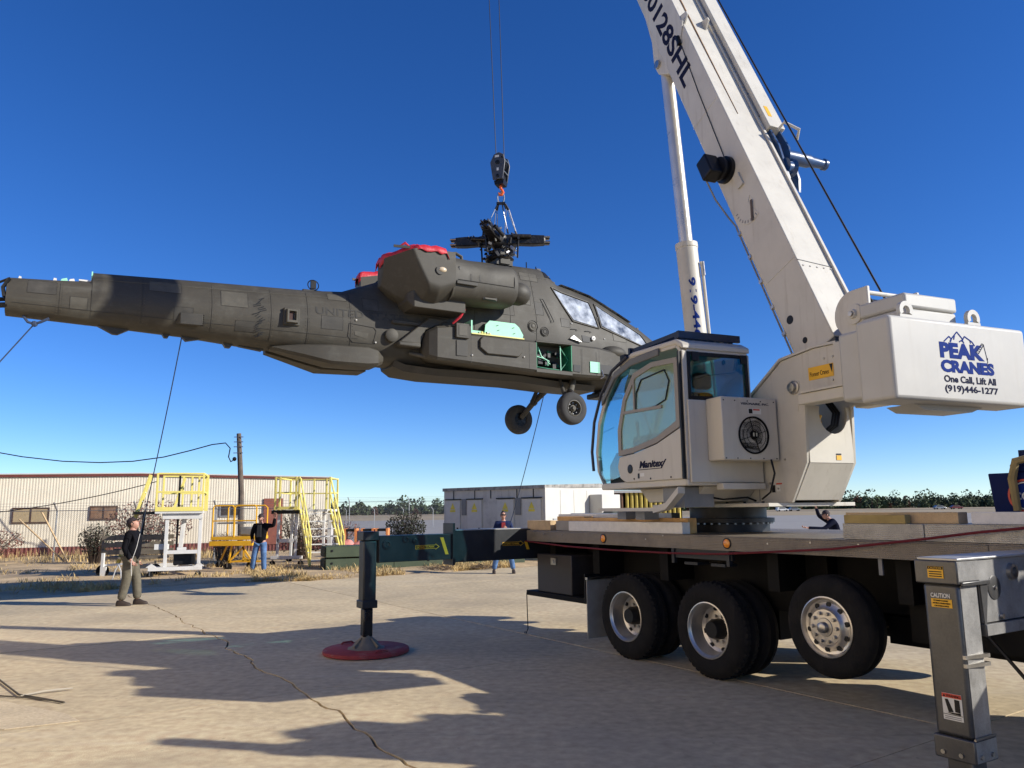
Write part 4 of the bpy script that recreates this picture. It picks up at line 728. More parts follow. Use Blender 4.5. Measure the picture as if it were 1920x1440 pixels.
P('cylinder_lug', MB(BM).prism([(4.4, -.6), (6.2, -.6), (5.3, -.72), (4.9, -.86), (4.7, -.84)], 'x', -.16, .12), white, boom, bevel=.01); P('lug_pin', MB(BM).cyl((-.2, 4.83, -.77), (.16, 4.83, -.77), .06, n=14), steel, boom)
s = MB(BM); s.tube([(BX0 + .16, 7.6, .004), (BX0 + .17, 6.0, .004), (BX0 + .18, 4.5, .004), (BX0 + .2, 2.8, .004)], [.004, .014, .012, .004], 5); P('rust_streak', s, mat('rust', (.33, .2, .1), .8, 0, .4, 9.), boom)
# stowed jib along the right side with blue sheave end
jb = P('stowed_jib', MB(BM).box((.262, 2.55, -.32), (.52, 9.6, .1)), white, boom, bevel=.01)
P('jib_step', MB(BM).box((.235, 2.8, -.1), (.2615, 9.6, .04)), grey, boom)
P('jib_label', MB(BM).box((.33, 2.75, .1005), (.39, 2.95, .103)), stickery, boom)
s = MB(BM); s.tube([(.38, 2.5, .1), (.38, 2.5, .22), (.52, 2.35, .26), (.6, 2.35, .12)], .02, 8); P('jib_handle', s, white, boom)
s = MB(BM); s.prism([(2.55, -.1), (2.55, .05), (2.25, .06), (1.75, -.02), (1.6, -.1), (2.0, -.16)], 'x', .3, .33); s.prism([(2.55, -.1), (2.55, .05), (2.25, .06), (1.75, -.02), (1.6, -.1), (2.0, -.16)], 'x', .46, .49); s.lathe([(.12, .33), (.09, .37), (.09, .42), (.12, .46)], (0, 1.95, -.04), (1, 0, 0), 20); s.lathe([(.09, .4), (.09, .75), (.075, .8), (.06, 1.0), (.075, 1.02), (.075, 1.06), (.02, 1.07)], (0, 2.12, .0), (1, 0, .0), 16)
P('jib_sheave_head', s, bluepaint, boom)
# hoist rope from winch over the boom head, and the two falls to the hook block
HB = Vector((-.2, 16.5, 9.7)); tip = BM @ Vector((-.02, 22.55, -.05)); tip2 = BM @ Vector((-.02, 22.45, -.72))
s = MB(); s.tube([SU @ Vector((.02, -2.6, 3.83)), BM @ Vector((.02, 22.3, .26)), tip + Vector((0, 0, .1))], .011, 6); P('hoist_rope', s, black)
for dx, e in ((-.095, tip2 + SR * -.3), (.085, tip2 + SR * .1)): s = MB(); s.tube([HB + Vector((dx, 0, -.1)), e], .0095, 6); P('rope_fall', s, black)
# --- lift cylinder
c0 = SU @ Vector((.17, .5, 2.3)); c1 = BM @ Vector((-.02, 4.83, -.77)); ca = (c1 - c0).normalized(); cl = (c1 - c0).length
cyl = P('lift_cylinder', MB().lathe([(.15, 0), (.15, 3.12), (.158, 3.13), (.158, 3.2), (.11, 3.21)], c0, ca, 32), white)
P('cylinder_rod', MB().lathe([(.095, 3.2), (.095, cl - .05)], c0, ca, 28), chrome, cyl)
s = MB(SU); s.tube([(.3, .42, 2.4), (.2, .5, 5.1), (.18, .5, 5.2)], .022, 8); P('cylinder_pipe', s, white, cyl); P('cylinder_pipe', MB(SU).tube([(.205, .49, 5.0), (.2, .5, 5.2)], .028, 8), steel, cyl)
def cylmap(c):
    a = c.y / .152; base = c0 + ca * (2.66 - c.x); v_ = (-SF * math.cos(a) + SR * math.sin(a)); v_ = (v_ - ca * v_.dot(ca)).normalized(); return base + v_ * (.152 + c.z)
def cylmap2(c): return cylmap(Vector((c.x, c.y - .05 - .075, c.z)))
text('lettering', '919-446-1277', .2, I4, blue, cyl, off=.006, fit=(1.5, .1), fn=cylmap2, ext=.001)
# --- operator cab
oc = P('operator_cab', MB(SU).box((-1.39, -1.1, 2.03), (-.47, .74, 2.1)), cabgrey, bevel=.015)
prof = [(-1.08, 2.1), (-1.08, 3.5), (-1.0, 3.58), (-.1, 3.6), (.28, 3.48), (.56, 3.22), (.76, 2.88), (.84, 2.5), (.81, 2.25), (.7, 2.1)]
taupe = mat('cab_frame', (.27, .235, .19), .5, 0, .1)
for x in (-1.36, -.5):
    for nm, ids in (('rear_pillar', (0, 1, 2)), ('roof_rail', (2, 3)), ('front_pillar', (3, 4, 5, 6, 7, 8, 9))):
        P(nm, MB(SU).rings([[(x - .03, f - .028, z), (x + .03, f - .028, z), (x + .03, f + .028, z + .0), (x - .03, f + .028, z)] if nm == 'rear_pillar' else [(x - .03, f - .022, z - .022), (x + .03, f - .022, z - .022), (x + .03, f + .022, z + .022), (x - .03, f + .022, z + .022)] for f, z in [prof[i] for i in ids]]), cabgrey, oc, bevel=.006)
P('roof', MB(SU).rings([[(-1.4, f, z), (-.46, f, z), (-.46, f, z + .07), (-1.4, f, z + .07)] for f, z in [(-1.12, 3.52), (-1.0, 3.585), (-.1, 3.605), (.2, 3.52)]]), cabgrey, oc, bevel=.02)
P('roof_trim', MB(SU).rings([[(-1.43, f, z), (-1.401, f, z), (-1.401, f, z + .09), (-1.43, f, z + .09)] for f, z in [(-.7, 3.52), (-.1, 3.5), (.28, 3.4), (.62, 3.1)]]), mat('trim_grey', (.13, .125, .115), .5), oc, bevel=.012)
s = MB(SU)
for k in range(9): s.bar((-1.3 + k * .1, -.95, 3.74), (-1.3 + k * .1, .05, 3.72), .025, .05)
for f_ in (-.97, .05): s.bar((-1.34, f_, 3.72), (-.48, f_, 3.72), .04, .08)
for x, f_ in ((-1.3, -.9), (-.55, -.9), (-1.3, 0), (-.55, 0)): s.bar((x, f_, 3.62), (x, f_, 3.72), .04)
P('roof_guard', s, mat('guard_blueblack', (.012, .016, .035), .4), oc); P('work_lamp', MB(SU).box((-1.36, .12, 3.56), (-1.24, .24, 3.7)), black, oc, bevel=.01)
P('rear_wall', MB(SU).box((-1.33, -1.105, 2.1), (-.5, -1.07, 2.96)), cabgrey, oc); P('rear_header', MB(SU).box((-1.33, -1.105, 3.5), (-.5, -1.06, 3.56)), cabgrey, oc)
P('rear_window', MB(SU).box((-1.31, -1.1, 2.965), (-.5, -1.088, 3.497)), rearglass, oc)
s = MB(SU); 
for a, c in [((-1.32, 2.985), (-.5, 2.985)), ((-1.3, 3.48), (-.52, 3.48))]: s.bar((a[0], -1.108, a[1]), (c[0], -1.108, c[1]), .012, .04)
for x0_, x1_ in ((-1.315, -1.31), (-.515, -.52)): s.bar((x0_, -1.108, 2.97), (x1_, -1.108, 3.5), .04, .012, up=(0, 1, 0))
P('window_seal', s, black, oc)
for x in (-1.27, -.6): P('window_hinge', MB(SU).box((x, -1.125, 3.4), (x + .09, -1.108, 3.5)), black, oc)
P('right_wall', MB(SU).prism([(-1.05, 2.1), (-1.05, 2.6), (.3, 2.5), (.75, 2.4), (.68, 2.1)], 'x', -.51, -.48), cabgrey, oc)
P('right_glass', MB(SU).prism([(-1.05, 2.6), (-1.05, 3.5), (-.1, 3.56), (.26, 3.46), (.54, 3.2), (.74, 2.86), (.8, 2.5), (.75, 2.4), (.3, 2.5)], 'x', -.5, -.494), cabglass, oc)
P('windscreen', MB(SU).rings([[(-1.34, f, z), (-.52, f, z)] for f, z in prof[3:]], closed=False, cap=False), cabglass, oc, ang=60)
P('front_side_glass', MB(SU).prism([(.18, 2.2), (.3, 2.7), (.12, 3.3), (-.05, 3.54), (.26, 3.45), (.54, 3.2), (.74, 2.86), (.81, 2.5), (.78, 2.25), (.69, 2.12)], 'x', -1.372, -1.366), cabglass, oc)
P('sill', MB(SU).rings([[(-1.40, f, z - .05), (-1.36, f, z - .05), (-1.36, f, z + .03), (-1.40, f, z + .03)] for f, z in [(-1.08, 2.08), (.68, 2.08)]]), cabgrey, oc, bevel=.01)
dp = [(-1.05, 2.1), (-1.06, 2.66), (-.6, 2.52), (-.1, 2.44), (.22, 2.42), (.27, 2.3), (.22, 2.16), (.1, 2.1)]
door = P('door', MB(SU).prism(dp, 'x', -1.425, -1.395), cabgrey, oc, bevel=.012)
wf = [(-1.05, 2.67), (-1.05, 3.44), (-.55, 3.47), (-.15, 3.4), (.1, 3.12), (.24, 2.75), (.24, 2.43), (-.1, 2.45), (-.6, 2.53)]
s = MB(SU); inn = [(-.985, 2.74), (-.985, 3.385), (-.56, 3.41), (-.19, 3.34), (.04, 3.09), (.17, 2.73), (.17, 2.5), (-.11, 2.515), (-.6, 2.595)]
s.rings([[(-1.425, *wf[i]), (-1.395, *wf[i]), (-1.395, *inn[i]), (-1.425, *inn[i])] for i in list(range(9)) + [0]], cap=False); P('door_frame', s, taupe, oc)
P('door_glass', MB(SU).prism(inn, 'x', -1.413, -1.407), cabglass2, oc)
s = MB(SU); s.bar((-1.418, .12, 2.95), (-1.418, -.72, 2.93), .02, .035); s.bar((-1.418, -.15, 3.38), (-1.418, -.15, 2.95), .015, .03, up=(0, 1, 0)); P('glazing_bar', s, taupe, oc)
s = MB(SU); s.tube([(-1.42, -.18, 2.93), (-1.42, -.2, 3.15), (-1.42, -.32, 3.3), (-1.42, -.8, 3.34), (-1.42, -.88, 3.2), (-1.42, -.8, 3.0), (-1.42, -.6, 2.95), (-1.42, -.18, 2.93)], .009, 6); P('sliding_pane_seal', s, black, oc)
s = MB(SU); s.tube([(-1.15, -.85, 3.4), (-1.15, -.8, 3.2), (-1.15, -.86, 3.0), (-1.15, -.78, 2.8), (-1.15, -.85, 2.6)], .008, 5); P('coiled_wire', s, black, oc)
s = MB(SU); s.tube([(-1.43, f + .05, z + .03) for f, z in prof[3:9]] , .02, 8); P('front_grab_rail', s, mat('guard_blueblack', (.012, .016, .035), .4), oc)
P('rear_edge_seal', MB(SU).box((-1.43, -1.09, 2.1), (-1.395, -1.065, 3.5)), black, oc)
P('door_latch', MB(SU).lathe([(.055, 0), (.055, -.006), (.045, -.008), (.0, -.004)], (-1.425, -.02, 2.26), (1, 0, 0), 18), black, oc)
DF = frame(-SF, (0, 0, 1), -SR, SU @ Vector((-1.425, 0, 0)))
text('lettering', 'Manitex', .1, DF @ Matrix.Translation((.22, 2.255, .0015)), navyt, oc, off=.004, shear=.25, fit=(.5, .085)); P('logo_swoosh', MB(DF).prism([(.2, 2.235), (.68, 2.235), (.78, 2.335), (.75, 2.335), (.66, 2.243), (.2, 2.243)], 'z', .001, .0025), navyt, oc)
P('sticker', MB(DF).box((.18, 2.14, .001), (.22, 2.2, .002)), black, oc); P('sticker', MB(DF).box((.23, 2.16, .001), (.32, 2.2, .002)), stickerw, oc)
for f_, z_ in ((.45, 2.13), (.85, 2.13), (.1, 2.14)): P('door_bolt', MB(DF).lathe([(.012, 0), (.01, .006)], (f_, z_, 0), (0, 0, 1), 8), black, oc)
# seat, console, levers
P('seat_back', MB(SU).rings([[(-1.15, -.72, 2.5), (-.75, -.72, 2.5), (-.75, -.58, 2.5), (-1.15, -.58, 2.5)], [(-1.13, -.86, 3.1), (-.77, -.86, 3.1), (-.77, -.74, 3.1), (-1.13, -.74, 3.1)]]), seatm, oc, bevel=.05); P('headrest', MB(SU).box((-1.07, -.9, 3.13), (-.83, -.8, 3.32)), seatm, oc, bevel=.04)
P('seat_cushion', MB(SU).box((-1.17, -.7, 2.38), (-.73, -.15, 2.52)), seatm, oc, bevel=.05); P('seat_base', MB(SU).box((-1.1, -.6, 2.1), (-.8, -.2, 2.38)), black, oc)
for x in (-1.26, -.68): P('arm_console', MB(SU).box((x - .05, -.55, 2.5), (x + .05, .1, 2.66)), seatm, oc, bevel=.03); P('joystick', MB(SU).tube([(x, .03, 2.66), (x, .05, 2.84)], [.015, .024], 8), black, oc)
P('dashboard', MB(SU).prism([(.35, 2.1), (.35, 2.42), (.5, 2.5), (.68, 2.34), (.68, 2.1)], 'x', -1.3, -.95), seatm, oc, bevel=.02); P('display', MB(SU).box((-.72, .3, 2.5), (-.58, .34, 2.8)), black, oc, bevel=.01)
s = MB(SU); s.tube([(-1.3, .1, 3.42), (-.7, .5, 2.6)], .008, 5); P('wiper_arm', s, grey, oc)
# air-conditioner on the cab's rear wall
ac = P('air_conditioner', MB(SU).box((-1.13, -1.40, 2.29), (-.38, -1.137, 2.97)), cabgrey, crane, bevel=.012)
P('fan_recess', MB(SU).lathe([(.205, 0), (.205, -.012), (.19, -.014), (.185, .002), (0, .002)], (-.72, -1.40, 2.56), (0, 1, 0), 36), mat('fan_black', (.004, .004, .0045), .6, spec=.15), ac)
s = MB(SU)
for k in range(1, 7, 2): s.lathe([(.03 + .024 * k, -.018), (.034 + .024 * k, -.018), (.034 + .024 * k, -.014), (.03 + .024 * k, -.014)], (-.72, -1.40, 2.56), (0, 1, 0), 32, cap=False)
for k in range(4): a = k * 1.5708 + .3; s.bar((-.72, -1.417, 2.56), (-.72 + .19 * math.cos(a), -1.417, 2.56 + .19 * math.sin(a)), .006)
fb = mat('fan_black', (.004, .004, .0045), .6, spec=.15); P('fan_grille', s, fb, ac); P('fan_hub', MB(SU).lathe([(.05, 0), (.045, -.015)], (-.72, -1.405, 2.56), (0, 1, 0), 16), fb, ac)
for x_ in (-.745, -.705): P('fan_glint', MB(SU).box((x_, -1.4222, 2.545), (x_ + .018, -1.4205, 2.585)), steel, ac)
ACF = frame(SR, (0, 0, 1), -SF, SU @ Vector((0, -1.40, 0)))
text('lettering', 'VISIONAIRE, INC.', .06, ACF @ Matrix.Translation((-.87, 2.885, .001)), navyt, ac, off=.001, shear=.15, fit=(.38, .028)); P('sticker', MB(ACF).box((-.78, 2.79, .001), (-.6, 2.85, .002)), stickerw, ac); P('sticker', MB(ACF).box((-.77, 2.795, .003), (-.72, 2.845, .004)), black, ac); P('sticker', MB(ACF).box((-.71, 2.83, .003), (-.62, 2.845, .004)), stickerr, ac)
for x in (-1.1, -.95, -.78, -.6, -.42):
    for z in (2.31, 2.93): P('panel_screw', MB(ACF).lathe([(.008, 0), (.007, .004)], (x, z, 0), (0, 0, 1), 8), black, ac)
P('lower_panel', MB(SU).box((-1.36, -1.135, 2.06), (-.38, -1.106, 2.96)), cabgrey, crane, bevel=.01); P('lower_rail', MB(SU).box((-1.0, -1.2, 1.985), (-.42, -1.08, 2.055)), cabgrey, crane, bevel=.008)
s = MB(SU); s.tube([(-.5, -1.4, 2.3), (-.5, -1.44, 2.15), (-.52, -1.38, 1.95), (-.48, -1.2, 1.88)], .011, 6); P('drain_hose', s, black)
# cab support, step
P('cab_support', MB(SU).prism([(-1.0, 2.025), (.3, 2.025), (.1, 1.86), (-.8, 1.86)], 'x', -1.1, -.36), cabgrey, crane, bevel=.01)
s = MB(SU); s.rings([[(-1.45, f, z), (-1.36, f, z), (-1.36, f, z + .07), (-1.45, f, z + .07)] for f, z in [(-1.0, 1.95), (-.75, 1.78), (-.5, 1.74)]]); s.box((-1.45, -.5, 1.76), (-1.36, .75, 1.8)); P('cab_step', s, cabgrey)
for lo, hi in (((-1.3, -.1, 1.66), (-1.1, .1, 1.758)), ((-1.25, .4, 1.66), (-1.1, .6, 1.758)), ((-1.3, -.9, 1.8), (-.9, -.5, 2.02))): P('step_bracket', MB(SU).box(lo, hi), grey)
s = MB(SU); s.tube([(-.9, -.9, 1.9), (-.85, -1.0, 1.88), (-.6, -1.1, 1.9), (-.5, -1.12, 1.86)], .012, 6); P('cab_hose', s, black)

# weld seams, bolt rows and scuffs on the upper works
for y_ in (.35, 3.1, 6.4): P('weld_seam', MB(BM).tube([(BX0 - .001, y_, -.02), (BX0 - .001, y_ + .02, -.57)], .004, 5), white, boom)
for y_ in (.3,): P('section_seam', MB(BM).tube([(BX0, y_, .002), (BX1, y_ - .05, .002)], .005, 5), grey, boom)
for k in range(5): P('boom_bolt', MB(BM).lathe([(.012, 0), (.01, .008)], (BX0 + .05 + .1 * k, .22, 0), (0, 0, 1), 8), steel, boom)
for y_, z_, r in ((-.22, -.42, .05), (-.55, -.35, .035)): P('inspection_hole', MB(BM).lathe([(r, 0), (r, -.003), (0, -.003)], (BX0, y_, z_), (1, 0, 0), 18), black, boom)
for f_, z_ in ((-1.2, 2.05), (-1.32, 1.99), (-1.05, 2.7), (-1.45, 2.3), (-1.95, 2.98), (-2.1, 3.3), (-2.22, 3.3), (-2.2, 3.06)): P('plate_bolt', MB(SU).lathe([(.013, 0), (.011, -.009)], (-.352, f_, z_), (1, 0, 0), 8), steel, tu)
for k in range(7): P('base_bolt', MB(SU).lathe([(.018, 1.835), (.018, 1.855)], (-.56, -1.3 + k * .3, 0), (0, 0, 1), 6), black, tu)
P('panel_gap', MB(SU).box((-.3515, -1.02, 1.86), (-.3505, -1.008, 2.75)), grey, tu)
P('latch_knob', MB(SU).ball((-.4, -1.12, 2.66), (.02, .03, .03), 8, 6), black, crane)
P('grey_panel', MB(SU).box((-.862, -3.3, 2.9), (-.8605, -3.04, 3.0)), grey, cw) if False else None
# ================================================================ HELICOPTER
PHI = R_(30); HXv = Vector((math.cos(PHI), math.sin(PHI), 0)); HLv = Vector((-math.sin(PHI), math.cos(PHI), 0)); M_ = Vector((-.25, 16.5, 0))
HE = frame(HXv, -HLv, (0, 0, 1), M_)     # x to the nose, y to the starboard (near) side, z up
heli = thing('helicopter', 'dark olive attack helicopter without blades or tail fin, hanging from the crane', 'helicopter', M_ + Vector((0, 0, 3.53)), PHI)
def Hp(name, mb, m, parent=heli, **k): return mb.build(name, m, parent, **k)
#        x      zt    zb    w    e    k
FS = [(-9.03, 5.56, 4.95, .27, 2.5, 1.), (-8.4, 5.6, 4.935, .30, 2.5, 1.), (-7.87, 5.645, 4.92, .33, 2.5, 1.), (-7.85, 5.815, 4.92, .335, 2.5, .55), (-6.43, 5.885, 4.87, .42, 2.6, .6), (-5.0, 5.945, 4.76, .52, 2.7, .66), (-4.2, 5.975, 4.71, .57, 2.8, .7),
      (-3.6, 6.03, 4.67, .6, 3., .72), (-2.9, 6.32, 4.65, .62, 3.2, .6), (-1.9, 6.8, 4.6, .64, 3.4, .56), (-1.1, 7.08, 4.59, .64, 3.4, .55), (0., 7.14, 4.6, .64, 3.4, .55), (.9, 7.16, 4.56, .63, 3.4, .55), (1.06, 7.12, 4.54, .63, 3.4, .55), (1.38, 6.87, 4.52, .62, 3.2, .56), (1.75, 6.81, 4.5, .6, 3.1, .56),
      (2.35, 6.68, 4.48, .57, 3., .58), (3.1, 6.36, 4.48, .52, 3., .62), (3.76, 6.07, 4.54, .48, 3., .66), (4.25, 5.78, 4.62, .44, 2.8, .75), (4.75, 5.42, 4.74, .38, 2.5, .9), (5.05, 5.25, 4.88, .26, 2.3, 1.)]
def fsec(x):
    if x <= FS[0][0]: return FS[0]
    for a, c in zip(FS, FS[1:]):
        if a[0] <= x <= c[0]: t = (x - a[0]) / (c[0] - a[0]); return tuple(lerp(p, q, t) for p, q in zip(a, c))
    return FS[-1]
def fn_(x, z):
    _, zt, zb, w, e, k = fsec(x); zc = (zt + zb) / 2; hh = (zt - zb) / 2; t = max(-.995, min(.995, (z - zc) / hh))
    return w * (lerp(1, k, t) if t > 0 else 1) * (1 - abs(t) ** e) ** (1 / e)
def fring(s_, n=36):
    x, zt, zb, w, e, k = s_; zc = (zt + zb) / 2; hh = (zt - zb) / 2; out = []
    for i in range(n):
        a = 6.28319 * i / n; c, sn = math.cos(a), math.sin(a); t = math.copysign(abs(sn) ** (2 / e), sn); out.append((x, w * math.copysign(abs(c) ** (2 / e), c) * (lerp(1, k, t) if t > 0 else 1), zc + hh * t))
    return out
xs = [];
for a, c in zip(FS, FS[1:]):
    n = max(1, int((c[0] - a[0]) / .35)); xs += [lerp(a[0], c[0], i / n) for i in range(n)]
xs.append(FS[-1][0])
fus = Hp('fuselage', MB(HE).rings([fring(fsec(x) if x not in [q[0] for q in FS] else [q for q in FS if q[0] == x][0]) for x in xs]), od, ang=40)
def patch(name, c4, m, off=.006, parent=fus, n=8, side=1, edge=0.):
    a, b_, c, d = [Vector(q) for q in c4]; s = MB(HE); ids = []
    for i in range(n + 1):
        row = []
        for j in range(n + 1):
            p = a.lerp(b_, i / n).lerp(d.lerp(c, i / n), j / n); o = off - (edge if i in (0, n) or j in (0, n) else 0); row.append(s.v((p.x, side * (fn_(p.x, p.y) + o), p.y)))
        ids.append(row)
    for i in range(n):
        for j in range(n): s.f((ids[i][j], ids[i + 1][j], ids[i + 1][j + 1], ids[i][j + 1]))
    return Hp(name, s, m, parent, ang=60)
def fpath(name, pts, r, m, off=.003, parent=fus, closed=True, dens=.06):
    q = []; P_ = list(pts) + ([pts[0]] if closed else [])
    for a, c in zip(P_, P_[1:]):
        L = math.hypot(c[0] - a[0], c[1] - a[1]); n = max(1, int(L / dens)); q += [(lerp(a[0], c[0], i / n), lerp(a[1], c[1], i / n)) for i in range(n)]
    q.append(P_[-1]); s = MB(HE); s.tube([(x, fn_(x, z) + off, z) for x, z in q], r, 5); return Hp(name, s, m, parent)
seam = mat('panel_seam', (.03, .027, .022), .7)
# --- canopy
for sd_ in (1, -1):
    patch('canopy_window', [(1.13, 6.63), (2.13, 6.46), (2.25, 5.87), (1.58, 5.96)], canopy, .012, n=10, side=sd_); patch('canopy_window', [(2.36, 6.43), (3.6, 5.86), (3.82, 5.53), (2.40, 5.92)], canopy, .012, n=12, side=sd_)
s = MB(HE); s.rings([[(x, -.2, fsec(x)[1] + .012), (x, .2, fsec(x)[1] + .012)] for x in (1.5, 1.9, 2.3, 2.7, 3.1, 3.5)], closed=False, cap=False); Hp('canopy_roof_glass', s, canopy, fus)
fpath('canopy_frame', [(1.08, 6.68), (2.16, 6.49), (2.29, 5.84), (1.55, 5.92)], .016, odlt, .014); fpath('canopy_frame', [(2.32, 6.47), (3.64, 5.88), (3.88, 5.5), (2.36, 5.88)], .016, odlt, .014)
for x in (1.2, 1.35, 2.0, 2.1, 2.55, 2.7, 3.3, 3.42, 3.75): Hp('canopy_fitting', MB(HE).box((x, .03, fsec(x)[1] - .01), (x + .05, .09, fsec(x)[1] + .035)), black, fus)
fpath('door_handle', [(2.27, 6.12), (2.3, 6.12), (2.3, 5.98), (2.27, 5.98)], .01, black, .02)
# --- access panels of slightly different tone
rp_ = random.Random(31)
for x, z, wx, hz, m in ((-8.75, 5.3, .4, .22, od2), (-8.15, 5.1, .25, .2, odlt), (-7.0, 5.55, .5, .2, odlt), (-6.6, 5.05, .3, .25, od2), (-5.85, 5.4, .45, .3, odlt), (-5.6, 4.98, .35, .18, od2), (-4.1, 5.15, .4, .25, od2), (-3.95, 5.75, .35, .14, odlt), (-3.3, 5.6, .3, .25, od2), (-.35, 5.85, .35, .25, od2), (.15, 6.15, .3, .35, odlt), (.3, 6.75, .45, .2, odlt), (.55, 5.95, .2, .3, od2), (1.2, 5.75, .25, .2, od2), (-.3, 6.95, .3, .1, od2), (2.7, 5.6, .4, .2, odlt)):
    patch('access_panel', [(x, z + hz), (x + wx, z + hz), (x + wx, z), (x, z)], m, .003, n=5); fpath('panel_edge', [(x, z + hz), (x + wx, z + hz), (x + wx, z), (x, z)], .0035, mat('panel_seam', (.03, .027, .022), .7), .003)
# --- panel seams, slots and fittings on the near side
for x in (-8.3, -7.85, -7.1, -6.0, -5.0, -4.35, -3.55, -.95, -.1, .55):
    zt, zb = fsec(x)[1:3]; fpath('panel_joint', [(x, lerp(zb, zt, .08)), (x, lerp(zb, zt, .92))], .0045, seam, .001, closed=False)
fpath('panel_joint', [(-8.95, 5.12), (-3.4, 5.02)], .0045, seam, .001, closed=False); fpath('panel_joint', [(-7.8, 5.66), (-3.7, 5.8)], .006, odlt, .002, closed=False); fpath('panel_joint', [(-.3, 6.85), (1.0, 6.86)], .0045, seam, .001, closed=False)
s = MB(HE)
for lo, hi, n0, n1 in (((-4.8, 5.16), (-4.5, 5.46), -.02, .09), ):
    pass
y0 = fn_(-4.65, 5.31)
s.box((-4.79, y0 - .06, 5.15), (-4.5, y0 + .03, 5.47)); vb = Hp('vent_box', s, od, fus, bevel=.012)
Hp('vent_frame', MB(HE).rings([[(x, y0 + o, z) for x, z in q] for q, o in (([(-4.75, 5.18), (-4.54, 5.18), (-4.54, 5.44), (-4.75, 5.44)], .03), ([(-4.74, 5.19), (-4.55, 5.19), (-4.55, 5.43), (-4.74, 5.43)], .1), ([(-4.71, 5.23), (-4.58, 5.23), (-4.58, 5.4), (-4.71, 5.4)], .1), ([(-4.70, 5.24), (-4.59, 5.24), (-4.59, 5.39), (-4.70, 5.39)], .04))], cap=True), odlt, fus); Hp('vent_hole', MB(HE).box((-4.7, y0 + .041, 5.24), (-4.62, y0 + .046, 5.39)), mat('vent_rust', (.06, .03, .025), .8), fus)
y1 = fn_(-6.3, 5.1); sc_ = Hp('tail_scoop', MB(HE).prism([(-6.55, y1 - .05), (-6.2, y1 - .05), (-6.14, y1 + .07), (-6.5, y1 + .04)], 'z', 5.0, 5.2), od2, fus, bevel=.01)
for k in range(6): Hp('scoop_bar', MB(HE).bar((-6.17, y1 + .02, 5.0 + k * .036), (-6.125, y1 + .075, 5.0 + k * .036), .012), black, fus)
rs = random.Random(5)
for k in range(24):
    z = 4.92 + k * .03; x = -5.2 + .05 * math.sin(k * .9) + rs.uniform(-.02, .02); L = rs.uniform(.04, .12); Hp('skin_tear', MB(HE).bar((x - L * .6, fn_(x, z) + .004, z - .02), (x + L * .5, fn_(x, z) + .006, z + .025), .013, .004, up=(0, 1, 0)), black, fus)
def ff(c): x = -4.2 + c.x; z = 5.42 + c.y - .0 * c.x; return HE @ Vector((x, fn_(x, z) + .004 + c.z, z))
text('lettering', 'UNITED STATES ARMY', .2, I4, mat('faded_black', (.035, .033, .028), .7), fus, off=.002, fit=(2.6, .15), fn=ff, ext=.001)
fpath('hatch_seam', [(-3.58, 5.3), (-3.1, 5.26), (-3.05, 5.2), (-3.1, 4.95), (-3.5, 4.95), (-3.6, 5.05)], .006, seam); patch('hatch_recess', [(-3.48, 5.16), (-3.2, 5.14), (-3.22, 5.03), (-3.46, 5.08)], odlt, .004)
s = MB(HE); n_ = fn_(-2.75, 5.14); s.lathe([(.13, -.05), (.13, .06), (.115, .07), (0, .07)], (-2.75, n_, 5.14), (0, 1, 0), 24); Hp('blister', s, od, fus)
n_ = fn_(-2.4, 5.42); Hp('ridge_fairing', MB(HE).box((-2.75, n_ - .08, 5.37), (-2.12, n_ + .06, 5.46)), od, fus, bevel=.025)
Hp('wing_root_strut', MB(HE).prism([(-2.0, 5.56), (-1.55, 5.55), (-2.08, 5.3), (-2.2, 4.95), (-2.62, 5.0), (-2.58, 5.06)], 'y', .5, .74), od, fus, bevel=.02); Hp('strut_foot', MB(HE).box((-2.66, .55, 4.92), (-2.2, .8, 5.02)), od, fus, bevel=.03); Hp('lower_stub', MB(HE).tube([(-2.35, .55, 4.84), (-2.0, .72, 4.76)], [.035, .045], 10), odlt, fus)
fpath('handhold_slot', [(.72, 6.34), (.79, 6.34), (1.0, 5.83), (.93, 5.8)], .008, black, .004); patch('handhold', [(.745, 6.31), (.78, 6.31), (.97, 5.85), (.94, 5.83)], odlt, .01, n=4)
for x, z, r, m in ((.45, 5.67, .1, odlt), (.75, 5.58, .085, od2)):
    n_ = fn_(x, z); Hp('filler_cap', MB(HE).lathe([(r, -.03), (r, .012), (r * .8, .02), (r * .55, .012), (r * .4, .022), (0, .022)], (x, n_, z), (0, 1, 0), 20), m, fus); fpath('cap_ring', [(x + r * 1.25 * math.cos(R_(a)), z + r * 1.25 * math.sin(R_(a))) for a in range(0, 360, 24)], .005, seam)
for x, z in ((-3.45, 5.37), (1.5, 5.86), (-3.05, 4.98), (2.4, 5.6), (-1.18, 4.83), (.02, 4.9)): Hp('fastener', MB(HE).ball((x, max(fn_(x, z), .97 if -2 < x < .3 and z < 5.3 else 0) + .01, z), .018, 8, 5), stickerw, fus)
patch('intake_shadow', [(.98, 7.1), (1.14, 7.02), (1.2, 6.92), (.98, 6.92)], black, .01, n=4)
patch('step_recess', [(1.75, 5.62), (1.98, 5.6), (1.98, 5.47), (1.78, 5.47)], black, .008, n=3); n_ = fn_(2.03, 5.55); Hp('round_fitting', MB(HE).lathe([(.05, 0), (.05, .04), (.02, .045), (.02, .03), (0, .03)], (2.06, n_, 5.57), (0, 1, 0), 14), stickerw, fus); Hp('bare_metal_bracket', MB(HE).prism([(1.4, 5.5), (1.72, 5.44), (1.5, 5.58)], 'y', .62, .66), steel, fus)
fpath('grab_handle', [(1.45, 5.72), (1.6, 5.74), (1.62, 5.7)], .01, black, .02, closed=False); fpath('grab_handle', [(1.85, 5.72), (2.0, 5.74), (2.02, 5.7)], .01, black, .02, closed=False)
